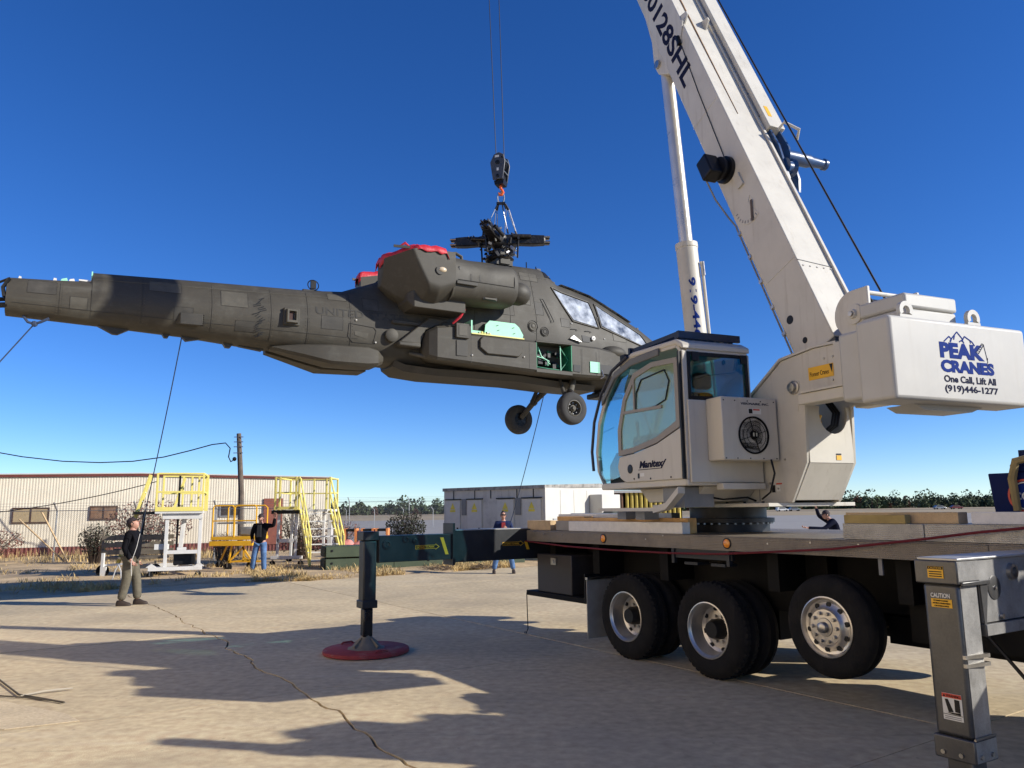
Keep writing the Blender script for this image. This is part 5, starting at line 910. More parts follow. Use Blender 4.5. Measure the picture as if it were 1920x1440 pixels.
# dorsal fittings
s = MB(HE); s.lathe([(.105, -.008), (.115, 0), (.105, .008), (.095, 0)], (-4.12, 0, 6.12), (0, 1, .15), 24, cap=False); s.box((-4.14, -.02, 5.96), (-4.1, .02, 6.2)); s.box((-4.17, -.03, 6.05), (-4.07, .03, 6.2)); Hp('loop_antenna', s, black, fus); Hp('antenna_base', MB(HE).box((-4.35, -.12, 5.93), (-3.8, .12, 5.995)), od2, fus, bevel=.02)
for x, h in ((.7, .16), (.95, .09)): Hp('roof_antenna', MB(HE).tube([(x, 0, 7.14), (x, 0, 7.16 + h)], .012, 6), black, fus)
Hp('roof_light', MB(HE).box((.95, -.05, 7.14), (1.05, .05, 7.2)), black, fus)
# tail: torn open end
s = MB(HE); s.lathe([(.24, 0), (.2, .02)], (-9.035, 0, 5.26), (1, 0, 0), 20); Hp('tail_opening', MB(HE).rings([[(-9.034, p[1] * .93, 5.255 + (p[2] - 5.255) * .93) for p in fring(FS[0])], [(-9.036, p[1] * .9, 5.255 + (p[2] - 5.255) * .9) for p in fring(FS[0])]]), black, fus)
for pts, r in (([(-9.0, .15, 5.53), (-9.15, .1, 5.45), (-9.4, .0, 5.38)], .02), ([(-9.0, .1, 5.2), (-9.3, .05, 5.16), (-9.5, 0, 5.15)], .035), ([(-9.0, .2, 5.08), (-9.3, .15, 5.05), (-9.5, .1, 5.06)], .045), ([(-9.0, .25, 5.5), (-9.08, .22, 5.35), (-9.05, .24, 5.2)], .03), ([(-9.2, .1, 5.3), (-9.3, .05, 5.1)], .008)): Hp('tail_linkage', MB(HE).tube(pts, r, 7), black, fus)
for x, z, l, m in ((-8.9, 5.585, .05, stickerw), (-8.32, 5.62, .12, mint), (-8.2, 5.63, .1, stickerw), (-8.05, 5.64, .09, zinc), (-8.42, 5.62, .06, stickerw)): Hp('torn_metal', MB(HE).prism([(x, z - .02), (x + l, z - .02), (x + l * .8, z + l * .45), (x + l * .2, z + .03)], 'y', .02, .035), m, fus)
Hp('bare_spar', MB(HE).box((-8.05, .05, 5.63), (-7.86, .12, 5.655)), stickerw, fus); Hp('spar_edge', MB(HE).box((-7.872, -.13, 5.66), (-7.852, .13, 5.81)), mint, fus)
for pr in ([(-7.75, 4.925), (-7.25, 4.9), (-7.42, 4.8), (-7.5, 4.8)], [(-6.75, 4.9), (-6.6, 4.9), (-6.64, 4.82), (-6.7, 4.82)], [(-6.45, 4.89), (-6.1, 4.85), (-6.35, 4.79)], [(-5.75, 4.84), (-5.55, 4.82), (-5.6, 4.74), (-5.68, 4.74)], [(-5.5, 4.83), (-5.0, 4.78), (-5.05, 4.73), (-5.45, 4.78)]): Hp('belly_fitting', MB(HE).prism(pr, 'y', -.06, .06), od2, fus)
# --- engine nacelles
def nacelle(sd_):
    NS = [(-1.8, 6.27, .46, 1.0, .44, 3.), (-1.74, 6.28, .44, 1.0, .43, 2.8), (-1.0, 6.27, .43, 1.0, .43, 2.6), (-.45, 6.3, .43, 1.0, .43, 2.6), (-.33, 6.29, .38, 1.0, .38, 2.4), (-.28, 6.28, .25, 1.0, .25, 2.2)]
    rings = []
    for x, zc, hz, nc, hn, e in NS: rings.append([(x, sd_ * (nc + hn * math.copysign(abs(math.cos(a)) ** (2 / e), math.cos(a))), zc + hz * math.copysign(abs(math.sin(a)) ** (2 / e), math.sin(a))) for a in [6.28319 * i / 32 for i in range(32)]])
    nc_ = Hp('engine_nacelle', MB(HE).rings(rings), od, ang=30)
    def ip(x, pts):
        for (a, p), (c, q) in zip(pts, pts[1:]):
            if x <= c: return lerp(p, q, max(0, (x - a) / (c - a)))
        return pts[-1][1]
    rings = []
    for i in range(57):
        x = lerp(-3.0, -1.76, i / 56); zlo = ip(x, [(-3.0, 6.1), (-2.8, 5.93), (-2.5, 5.74), (-2.1, 5.67), (-1.76, 5.79)]); zhi = ip(x, [(-3.0, 6.58), (-2.5, 6.7), (-1.76, 6.73)]); r = [(x, sd_ * .5, zlo)]
        for q in range(31):
            z = lerp(zlo, zhi, q / 30); v = (z - 5.7) / 1.02; side = 1.45 - .42 * max(0, 1 - (z - zlo) / .36) ** 2 - .05 * max(0, v - .5); xe = lerp(-2.02, -2.66, min(1, max(0, v)) ** .6); pl_ = 1.45 + (x - xe) * 1.6 + .5 * max(0, xe - x) ** 2; k_ = .05; h_ = max(0, k_ - abs(side - pl_)) / k_; n_ = min(side, pl_) - h_ * h_ * k_ * .25; r.append((x, sd_ * max(.55, n_), z))
        r.append((x, sd_ * .5, zhi)); rings.append(r)
    Hp('exhaust_suppressor', MB(HE).rings(rings), od, nc_, ang=50)
    Hp('nose_gearbox', MB(HE).lathe([(.2, -.35), (.24, -.25), (.24, -.1), (.2, .02), (.12, .09), (.0, .11)], (0, sd_ * 1.05, 6.2), (1, 0, 0), 24), od, nc_)
    Hp('engine_fairing', MB(HE).box((-2.6, sd_ * .35 if sd_ > 0 else -.72, 5.98), (-.45, .72 if sd_ > 0 else -.35, 6.62)), od, nc_, bevel=.08)
    Hp('lower_cowl', MB(HE).rings([[(x, sd_ * .5, z0), (x, sd_ * n1, z0), (x, sd_ * n1, z1), (x, sd_ * .5, z1)] for x, z0, z1, n1 in ((-2.6, 5.75, 5.9, 1.05), (-2.5, 5.62, 5.95, 1.15), (-1.42, 5.62, 5.95, 1.15), (-1.4, 5.64, 5.9, 1.13))]), od, nc_, bevel=.03)
    for x in (-1.45, -1.25): Hp('cowl_band', MB(HE).rings([[(x + o, sd_ * (1.0 + .435 * math.cos(a)), 6.275 + .437 * math.sin(a)) for a in [R_(q) for q in range(-80, 100, 12)]] for o in (0, .045)], closed=False, cap=False), od2, nc_)
    Hp('cowl_seam', MB(HE).tube([(-1.7, sd_ * 1.435, 6.2), (-.45, sd_ * 1.435, 6.2)], .006, 5), seam, nc_); Hp('latch_fairing', MB(HE).box((-1.75, sd_ * 1.4 if sd_ > 0 else -1.47, 6.1), (-1.3, 1.47 if sd_ > 0 else -1.4, 6.17)), od2, nc_, bevel=.01)
    Hp('vent_slot', MB(HE).box((-1.1, sd_ * 1.25 if sd_ > 0 else -1.33, 5.9), (-.8, 1.33 if sd_ > 0 else -1.25, 5.96)), black, nc_); Hp('vent_lip', MB(HE).box((-1.08, sd_ * 1.3 if sd_ > 0 else -1.345, 5.905), (-.82, 1.345 if sd_ > 0 else -1.3, 5.945)), odlt, nc_, bevel=.01)
    Hp('front_collar', MB(HE).lathe([(.435, -.01), (.445, 0), (.435, .01)], (-.45, sd_ * 1.0, 6.3), (1, 0, 0), 32, cap=False), od2, nc_)
    Hp('drain_mast', MB(HE).tube([(-1.85, sd_ * 1.1, 6.78), (-1.6, sd_ * 1.1, 6.83), (-1.48, sd_ * 1.1, 6.78), (-1.46, sd_ * 1.1, 6.62)], .035, 8), od, nc_); Hp('hinge_lump', MB(HE).ball((-1.68, sd_ * 1.38, 6.42), (.08, .05, .07), 8, 6), black, nc_); Hp('formation_light', MB(HE).ball((-2.05, sd_ * 1.45, 6.33), (.09, .05, .055), 12, 8), mat('lens_cream', (.62, .5, .34), .2, 0, .1, coat=.6), nc_); Hp('light_rim', MB(HE).lathe([(.085, -.02), (.085, .02)], (-2.1, sd_ * 1.45, 6.31), (0, 1, 0), 16), od2, nc_)
    Hp('exhaust_rim', MB(HE).rings([[(x, sd_ * n, 6.71), (x, sd_ * (n + .02), 6.71), (x, sd_ * (n + .02), 6.76), (x, sd_ * n, 6.76)] for x, n in ((-2.95, 1.2), (-1.95, 1.38))]), od2, nc_)
nacelle(1); nacelle(-1)
def cover(sd_, label):
    s = MB(HE); ids = []; nx, ny = 22, 14
    for i in range(nx + 1):
        row = []; x = lerp(-3.05, -1.9, i / nx)
        for j in range(ny + 1):
            t = j / ny; n0, n1 = (.5, lerp(.72, 1.46, min(1, i / nx * 2.2) ** .8)); n_ = lerp(n0, n1, t); z = 6.775 + .05 * noise.noise((x * 4, n_ * 4, sd_ * 3)) + .03 * noise.noise((x * 9, n_ * 9, sd_)) + .03
            z -= .12 * max(0, (-2.5 - x) / .5)
            if j in (0, ny): z -= .15 + .08 * noise.noise((x * 5, 3, sd_))
            elif j in (1, ny - 1): z -= .02
            if i in (0, nx): z -= .12
            row.append(s.v((x, sd_ * n_, z)))
        ids.append(row)
    for i in range(nx):
        for j in range(ny): s.f((ids[i][j], ids[i + 1][j], ids[i + 1][j + 1], ids[i][j + 1]))
    o = s.build('exhaust_cover', redcover, origin=HE @ Vector((-2.6, sd_, 6.75)), ang=50); tag(o, label, 'cover')
    md = o.modifiers.new('thick', 'SOLIDIFY'); md.thickness = .012
    k = MB(HE)
    for q in range(5): c = Vector((-2.5 + rs.uniform(-.3, .5), sd_ * (1.1 + .1 * rs.random()), 6.78)); k.tube([c, c + Vector((.08, .03, .05)), c + Vector((.2, -.02, .02))], [.012, .03, .008], 6)
    k.build('knotted_strap', redcover, o)
cover(1, 'crumpled red fabric cover tied over the near engine exhaust'); cover(-1, 'red fabric cover on the far engine exhaust, low behind the fuselage')
s = MB(HE); s.tube([(-1.4, 1.12, 5.7), (-1.5, 1.1, 5.55), (-1.62, 1.0, 5.42)], [.012, .03, .02], 6); tag(s.build('warning_streamer', redcover, origin=HE @ Vector((-1.5, 1.1, 5.5))), 'red ribbon hanging under the near engine nacelle', 'ribbon')
# --- side avionics bays
def bay(sd_):
    def rg(x, n, z0, z1, n0=.3, r=.05): return [(x, sd_ * n0, z0), (x, sd_ * (n - r), z0), (x, sd_ * n, z0 + r), (x, sd_ * n, z1 - r), (x, sd_ * (n - r), z1), (x, sd_ * n0, z1)]
    b_ = Hp('avionics_bay', MB(HE).rings([rg(*q) for q in ((-2.14, .72, 4.82, 5.1), (-2.06, .86, 4.74, 5.28), (-1.92, .95, 4.69, 5.36), (-1.2, .97, 4.66, 5.47))]), od, ang=25)
    Hp('bay_middle', MB(HE).rings([rg(*q) for q in ((-1.198, .968, 4.66, 5.275), (.33, .968, 4.61, 5.285))]), od, b_)
    Hp('bay_front', MB(HE).rings([rg(*q) for q in ((1.24, .95, 4.6, 5.31), (2.0, .9, 4.62, 5.31), (2.8, .74, 4.7, 5.26), (3.3, .5, 4.82, 5.1))]), od, b_, ang=25)
    Hp('bay_sill', MB(HE).rings([rg(*q, .3, .01) for q in ((.33, .968, 4.61, 4.70), (1.24, .95, 4.6, 4.69))]), od, b_); Hp('bay_header', MB(HE).rings([rg(*q, .3, .01) for q in ((.33, .968, 5.25, 5.285), (1.24, .95, 5.27, 5.31))]), od, b_)
    Hp('open_bay', MB(HE).box((.331, sd_ * .45 if sd_ > 0 else -.5, 4.7), (1.239, .5 if sd_ > 0 else -.45, 5.27)), green, b_)
    for x in (.332, 1.215): Hp('bay_wall', MB(HE).box((x, sd_ * .5 if sd_ > 0 else -.95, 4.7), (x + .022, .95 if sd_ > 0 else -.5, 5.26)), green, b_)
    return b_
bb = bay(1); bay(-1); rs = random.Random(9)
for k in range(26):
    x = rs.uniform(.4, 1.1); z = rs.uniform(4.74, 5.15); d_ = rs.uniform(.03, .14); Hp('bay_equipment', MB(HE).box((x, .5, z), (x + d_, .5 + rs.uniform(.05, .3), z + rs.uniform(.03, .12))), rs.choice([black, green, black, hubm, green]), bb)
for pts in ([(.38, .8, 4.99), (.6, .82, 4.95), (.75, .8, 4.9)], [(1.0, .85, 5.25), (1.0, .86, 4.7)], [(1.0, .85, 5.2), (1.2, .85, 4.95), (1.0, .85, 4.72)], [(.36, .9, 4.74), (.6, .95, 4.71), (.9, .95, 4.7)], [(.5, .75, 5.2), (.55, .8, 5.0), (.8, .75, 4.85)]): Hp('bay_wiring', MB(HE).tube(pts, .012, 5), rs.choice([green, mint, zinc]), bb)
Hp('raised_panel', MB(HE).prism([(-1.02, 5.16), (-.95, 5.24), (-.1, 5.22), (-.03, 5.15), (-.03, 4.98), (-.12, 4.88), (-.85, 4.88), (-1.02, 5.0)], 'y', .968, 1.015), od, bb, bevel=.02)
Hp('rear_hatch', MB(HE).box((-1.55, .965, 5.15), (-1.26, 1.02, 5.45)), od, bb, bevel=.012); Hp('rear_inset', MB(HE).box((-1.52, .966, 4.8), (-1.28, .978, 5.11)), od2, bb); Hp('rear_hatch_panel', MB(HE).box((-1.49, 1.021, 5.2), (-1.31, 1.027, 5.4)), odlt, bb)
Hp('primer_shelf', MB(HE).box((-1.18, .6, 5.276), (.05, .95, 5.3)), zinc, bb); Hp('primer_bracket', MB(HE).box((-1.195, .6, 5.29), (-1.165, .965, 5.55)), mint, bb); Hp('primer_back', MB(HE).box((-1.165, .66, 5.29), (-.75, .68, 5.42)), mint, bb)
Hp('primer_panel', MB(HE).prism([(-.78, 5.29), (.12, 5.285), (.15, 5.42), (.05, 5.58), (-.05, 5.65), (-.65, 5.65), (-.75, 5.55)], 'y', .72, .74), mint, bb)
for x, z in ((-.5, 5.55), (-.12, 5.54), (-.48, 5.45), (-.1, 5.42)): Hp('panel_stud', MB(HE).bar((x, .745, z), (x + .05, .745, z + .02), .012), black, bb)
for k in range(5): Hp('connector', MB(HE).ball((-.92 + k * .06, .78, 5.34 + .02 * (k % 2)), .035, 7, 5), rs.choice([zinc, hubm, steel]), bb)
Hp('primer_square', MB(HE).box((1.72, .925, 4.72), (1.98, .935, 4.96)), mint, bb); Hp('dark_socket', MB(HE).box((1.27, .953, 4.7), (1.45, .957, 4.85)), black, bb); Hp('front_recess', MB(HE).box((2.0, .86, 4.72), (2.35, .905, 4.92)), black, bb); Hp('tie_hook', MB(HE).tube([(2.05, .9, 4.8), (2.08, .93, 4.65), (2.0, .92, 4.6)], .014, 6), steel, bb)
fpath('bay_seam', [(1.3, 5.3), (1.3, 4.62)], .004, seam, .36, bb, closed=False) if False else None
for x in (-1.2, .15, 1.5, 1.95): Hp('bay_joint', MB(HE).box((x, .951 if x > 1 else .9695, 4.68), (x + .008, .9525 if x > 1 else .9705, 5.22)), seam, bb)
Hp('cheek_blister', MB(HE).ball((2.6, .62, 5.28), (.34, .2, .16), 16, 10), od, bb)
# --- ventral fairing on the near side
Hp('ventral_fairing', MB(HE).rings([[(x, n0, z0), (x, n1 - .05, z0), (x, n1, z0 + .05), (x, n1, z1 - .03), (x, n1 - .06, z1), (x, n0, z1)] for x, n0, n1, z0, z1 in ((-4.95, .1, .3, 4.73, 4.8), (-4.4, .1, .52, 4.6, 4.84), (-3.9, .1, .6, 4.5, 4.87), (-3.2, .1, .64, 4.5, 4.88), (-3.0, .1, .62, 4.53, 4.84), (-2.86, .1, .5, 4.6, 4.76))]), od, ang=30)
Hp('ventral_fairing', MB(HE).rings([[(x, -n0, z0), (x, -n1, z0), (x, -n1, z1), (x, -n0, z1)] for x, n0, n1, z0, z1 in ((-4.95, .1, .3, 4.73, 4.8), (-3.9, .1, .6, 4.5, 4.87), (-3.0, .1, .62, 4.53, 4.84))]), od)
Hp('belly_fairing', MB(HE).rings([[(x, -w_, z + .12), (x, -w_ * .8, z), (x, w_ * .8, z), (x, w_, z + .12)] for x, w_, z in ((-2.6, .4, 4.6), (-2.4, .5, 4.5), (-1.8, .55, 4.46), (.2, .55, 4.47), (1.2, .5, 4.42), (2.2, .45, 4.4))]), od2, ang=30)
Hp('gun_mount', MB(HE).lathe([(.3, 4.45), (.28, 4.36), (.2, 4.3), (.1, 4.28)], (2.75, .05, 0), (0, 0, 1), 18), black); Hp('gun_yoke', MB(HE).box((2.4, -.2, 4.3), (3.1, .3, 4.42)), black, bevel=.03)
Hp('sensor_turret', MB(HE).lathe([(.15, -.3), (.24, -.22), (.26, 0), (.24, .2), (.15, .28)], (5.15, 0, 5.05), (0, 1, 0), 18), od2)
# --- landing gear
for sd_ in (1, -1):
    Hp('gear_strut', MB(HE).tube([(1.62, sd_ * .42, 4.66), (1.3, sd_ * .75, 4.25), (1.1, sd_ * 1.0, 3.9)], [.075, .07, .06], 12), od2 if sd_ < 0 else odlt); Hp('drag_brace', MB(HE).tube([(1.25, sd_ * .4, 4.62), (1.2, sd_ * .7, 4.2)], .045, 10), black if sd_ < 0 else od2); Hp('brace_collar', MB(HE).lathe([(.09, -.04), (.09, .04)], (1.3, sd_ * .75, 4.25), (-.4, sd_ * .4, -.5), 12), hubm)
    c = Vector((1.09, sd_ * 1.1, 3.87)); wl = Hp('wheel', MB(HE).lathe([(.16, -.1), (.2, -.115), (.28, -.115), (.325, -.085), (.345, -.04), (.345, .04), (.325, .085), (.28, .115), (.2, .115), (.16, .1)], c, (0, 1, 0), 40, cap=False), mat('heli_tyre', (.04, .038, .035), .85, 0, .25, 8.))
    Hp('rim', MB(HE).lathe([(.165, .09 * sd_), (.172, .112 * sd_), (.155, .115 * sd_), (.145, .05 * sd_), (.12, .0), (.08, .0), (.07, .05 * sd_), (.045, .06 * sd_), (.04, .11 * sd_), (0, .11 * sd_)], c, (0, 1, 0), 28, cap=False), odlt, wl); Hp('rim_back', MB(HE).lathe([(.165, -.09 * sd_), (0, -.09 * sd_)], c, (0, 1, 0), 24), hubm, wl)
    for k in range(8): a = k * .785; Hp('rim_bolt', MB(HE).ball((c.x + .115 * math.cos(a), c.y + .045 * sd_, c.z + .115 * math.sin(a)), .016, 6, 4), steel, wl)
# --- rotor hub
hb = Hp('rotor_hub', MB(HE).lathe([(.16, 7.05), (.16, 7.3), (.11, 7.34), (.11, 7.5), (.17, 7.55), (.2, 7.6), (.2, 7.78), (.15, 7.83), (.1, 7.9), (0, 7.92)], (0, 0, 0), (0, 0, 1), 24), hubm)
Hp('swashplate', MB(HE).lathe([(.18, 7.2), (.3, 7.22), (.33, 7.26), (.3, 7.3), (.22, 7.33), (.22, 7.38), (.15, 7.4)], (0, 0, 0), (0, 0, 1), 28), hubm, hb); Hp('mast_base', MB(HE).box((-.2, -.2, 7.08), (.2, .25, 7.2)), od2, hb); Hp('support_frame', MB(HE).rings([[(x, .25, z) for x, z in q] for q in ([(-.12, 7.1), (.12, 7.1), (.12, 7.38), (-.12, 7.38)],)] + [[(x, .28, z) for x, z in [(-.12, 7.1), (.12, 7.1), (.12, 7.38), (-.12, 7.38)]]]), od, hb)
for ex, en, up_ in ((.98, .5, .02), (-.86, -.62, 0), (-.62, .5, .14), (.7, -.62, .02)):
    d = Vector((ex, en, up_)); L = d.length; d.normalize(); sx_ = Vector((-d.y, d.x, 0)).normalized(); zc = Vector((0, 0, 7.7))
    arm = Hp('rotor_arm', MB(HE).rings([[zc + d * r + sx_ * w_ * q + Vector((0, 0, h * p_)) for q, p_ in ((-1, -1), (1, -1), (1, 1), (-1, 1))] for r, w_, h in ((.12, .12, .12), (.3, .13, .12), (.45, .09, .1), (.75, .1, .11), (L - .1, .1, .1), (L - .06, .07, .07))]), hubm, hb, bevel=.02)
    for q in (-1, 0, 1):
        for p_ in (-1, 1): Hp('blade_pin', MB(HE).cyl(zc + d * (L - .1) + sx_ * .08 * q + Vector((0, 0, .06 * p_)), zc + d * (L + .03) + sx_ * .08 * q + Vector((0, 0, .06 * p_)), .024, n=8), steel if q else hubm, hb)
    Hp('lag_damper', MB(HE).cyl(zc + d * .28 + sx_ * .2 + Vector((0, 0, .05)), zc + d * .7 + sx_ * .13 + Vector((0, 0, .06)), .045, n=10), hubm, hb); Hp('lag_damper', MB(HE).cyl(zc + d * .25 - sx_ * .2 + Vector((0, 0, -.02)), zc + d * .6 - sx_ * .14 + Vector((0, 0, .03)), .04, n=10), hubm, hb)
    Hp('pitch_link', MB(HE).tube([Vector((0, 0, 7.27)) + d * .4 + sx_ * .12, zc + d * .42 + sx_ * .16], .02, 8), hubm, hb); Hp('pitch_horn', MB(HE).bar(zc + d * .4 + sx_ * .05, zc + d * .42 + sx_ * .22, .05, .06), hubm, hb)
    for k in range(7):
        r_ = rs.uniform(.2, .85); p = zc + d * r_ + sx_ * rs.uniform(-.14, .14) + Vector((0, 0, rs.uniform(.05, .13))); Hp('hub_fitting', MB(HE).cyl(p, p + Vector((rs.uniform(-.06, .06), rs.uniform(-.06, .06), rs.uniform(.02, .06))), rs.uniform(.012, .03), n=7), rs.choice([hubm, hubm, steel]), hb)
for k in range(46):
    a = rs.uniform(0, 6.28); r_ = rs.uniform(.15, .44); z = rs.uniform(7.22, 7.62); p = Vector((r_ * math.cos(a), r_ * math.sin(a), z)); Hp('hub_fitting', MB(HE).bar(p, p + Vector((rs.uniform(-.09, .09), rs.uniform(-.09, .09), rs.uniform(-.1, .12))), rs.uniform(.03, .08)), rs.choice([hubm, hubm, hubm, hubm, odlt, steel]), hb)
# ---------------------------------------------------------------- sling, hook block
HBx = Vector((-.2, 16.5, 0))
sl = thing('lifting_sling', 'silver wire sling with ring between the orange hook and the rotor hub', 'sling', HBx + Vector((0, 0, 7.8)))
s = MB(); s.rings([[HBx + Vector((math.cos(a) * (.075 + .018 * math.cos(b_)), .018 * math.sin(b_), 8.72 + math.sin(a) * (.13 + .018 * math.cos(b_)))) for b_ in [6.28319 * j / 8 for j in range(8)]] for a in [6.28319 * i / 20 for i in range(21)]], cap=False); s.build('ring', steel, sl)
s = MB(); s.bar(HBx + Vector((-.1, 0, 8.585)), HBx + Vector((.1, 0, 8.585)), .06, .05); s.build('shackle', hubm, sl)
for ex, en in ((.35, .18), (.42, .1), (-.3, -.22), (-.26, .24), (-.2, .3), (.26, -.22), (.12, .2)):
    q = HE @ Vector((ex, en, 7.84)); s = MB(); s.tube([HBx + Vector((ex * .25, 0, 8.58)), HBx + Vector((ex * .45, en * .2, 8.42)), q], .009, 5); s.build('leg', steel, sl)
    s = MB(); s.tube([HBx.lerp(q, 0) + Vector((ex * .25, 0, 8.57)), HBx + Vector((ex * .42, en * .18, 8.44))], .016, 6); s.build('ferrule', hubm, sl); s = MB(); s.tube([q, q.lerp(HBx + Vector((ex * .45, en * .2, 8.42)), .18)], .02, 6); s.build('ferrule', hubm, sl)
hk = thing('hook_block', 'dark grey crane hook block with orange hook below the twin ropes', 'hook', HBx + Vector((0, 0, 8.72)))
KF2 = frame(Vector((.94, -.34, 0)), Vector((.34, .94, 0)), (0, 0, 1), HBx)
sil = [(-.13, 9.1), (.11, 9.1), (.17, 9.5), (.13, 9.68), (.02, 9.74), (-.1, 9.7), (-.19, 9.52)]
hkm = mat('block_grey', (.075, .075, .08), .45, .2, .2, 8.)
for y0, y1 in ((-.17, -.13), (.13, .17)): s = MB(KF2); s.prism(sil, 'y', y0, y1); s.build('cheek_plate', hkm, hk, bevel=.012)
s = MB(KF2); s.prism([(-.1, 9.0), (.1, 9.0), (.12, 9.1), (-.12, 9.1)], 'y', -.12, .12); s.box((-.08, -.12, 9.1), (.08, .12, 9.25)); s.build('trunnion', black, hk)
s = MB(KF2); s.lathe([(.16, -.05), (.12, -.02), (.12, .02), (.16, .05)], (-.01, 0, 9.5), (0, 1, 0), 24); s.build('sheave', black, hk)
for x, z, r in ((-.01, 9.5, .05), (-.01, 9.18, .035), (.1, 9.6, .02)): s = MB(KF2); s.lathe([(r, 0), (r, -.015), (r * .6, -.02), (0, -.02)], (x, -.17, z), (0, 1, 0), 14); s.build('pin', black, hk)
for x, z, w_, h_ in ((-.07, 9.62, .1, .05), (-.03, 9.3, .05, .07)): s = MB(KF2); s.box((x, -.1735, z), (x + w_, -.1715, z + h_)); s.build('label_plate', stickerw, hk)
for z in (9.28, 9.58): s = MB(KF2); s.cyl((.13, -.14, z), (.13, .14, z), .013, n=8); s.build('spacer', steel, hk)
s = MB(); s.tube([HBx + Vector((0, 0, 9.03)), HBx + Vector((.0, 0, 8.93)), HBx + Vector((.03, 0, 8.9)), HBx + Vector((.05, 0, 8.84)), HBx + Vector((.02, 0, 8.79)), HBx + Vector((-.03, 0, 8.79)), HBx + Vector((-.055, 0, 8.84))], [.035, .03, .032, .034, .034, .03, .015], 10); s.build('hook', orange, hk)
# tag lines
def rope(name, pts, r, m, label, cat='rope'):
    s = MB(); s.tube(pts, r, 5); return tag(s.build(name, m, origin=pts[-1]), label, cat)
t0 = HE @ Vector((-8.62, .12, 4.93)); t0b = t0 - Vector((0, 0, .1))
rp = rope('tag_line', [t0b, Vector((-10.2, 11.6, 1.2)), Vector((-10.6, 11.5, .02))], .011, ropebl, 'dark blue rope tied under the torn tail, running down out of the left')
s = MB(); s.tube([t0 + Vector((-.16, -.05, .02)), t0 + Vector((-.08, -.05, -.08)), t0b, t0 + Vector((.1, .0, -.07)), t0 + Vector((.2, .05, .0))], .022, 7); s.ball(t0b, .05, 8, 6); s.build('knot', ropebl, rp)

s = MB(HE)
for x in (-8.3, -7.1, -6.0, -5.0, -4.35, -3.55, .55):
    zt, zb = fsec(x)[1:3]
    for dx in (-.035, .035):
        for k in range(16):
            z = lerp(zb, zt, .1 + .8 * k / 15); s.ball((x + dx, fn_(x + dx, z) + .001, z), .007, 5, 3)
Hp('rivets', s, odlt, fus, kind='stuff')
# ================================================================ PEOPLE
def skinned(J, edges, extra=0., levels=2):
    names = list(J); me = bpy.data.meshes.new('sk'); me.from_pydata([J[n][0] for n in names], [(names.index(a), names.index(c)) for a, c in edges], [])
    o = bpy.data.objects.new('sk', me); COL.objects.link(o); o.modifiers.new('s', 'SKIN'); sv = me.skin_vertices[0].data
    for i, n in enumerate(names):
        r = J[n][1]; r = r if isinstance(r, tuple) else (r, r); sv[i].radius = (r[0] + extra, r[1] + extra); sv[i].use_root = (i == 0)
    sb = o.modifiers.new('u', 'SUBSURF'); sb.levels = levels; sb.render_levels = levels
    dg = bpy.context.evaluated_depsgraph_get(); m2 = bpy.data.meshes.new_from_object(o.evaluated_get(dg)); bpy.data.objects.remove(o); return m2
def addmesh(s, me):
    off = len(s.vs)
    for v in me.vertices: s.v(v.co)
    for p in me.polygons: s.f([off + i for i in p.vertices])
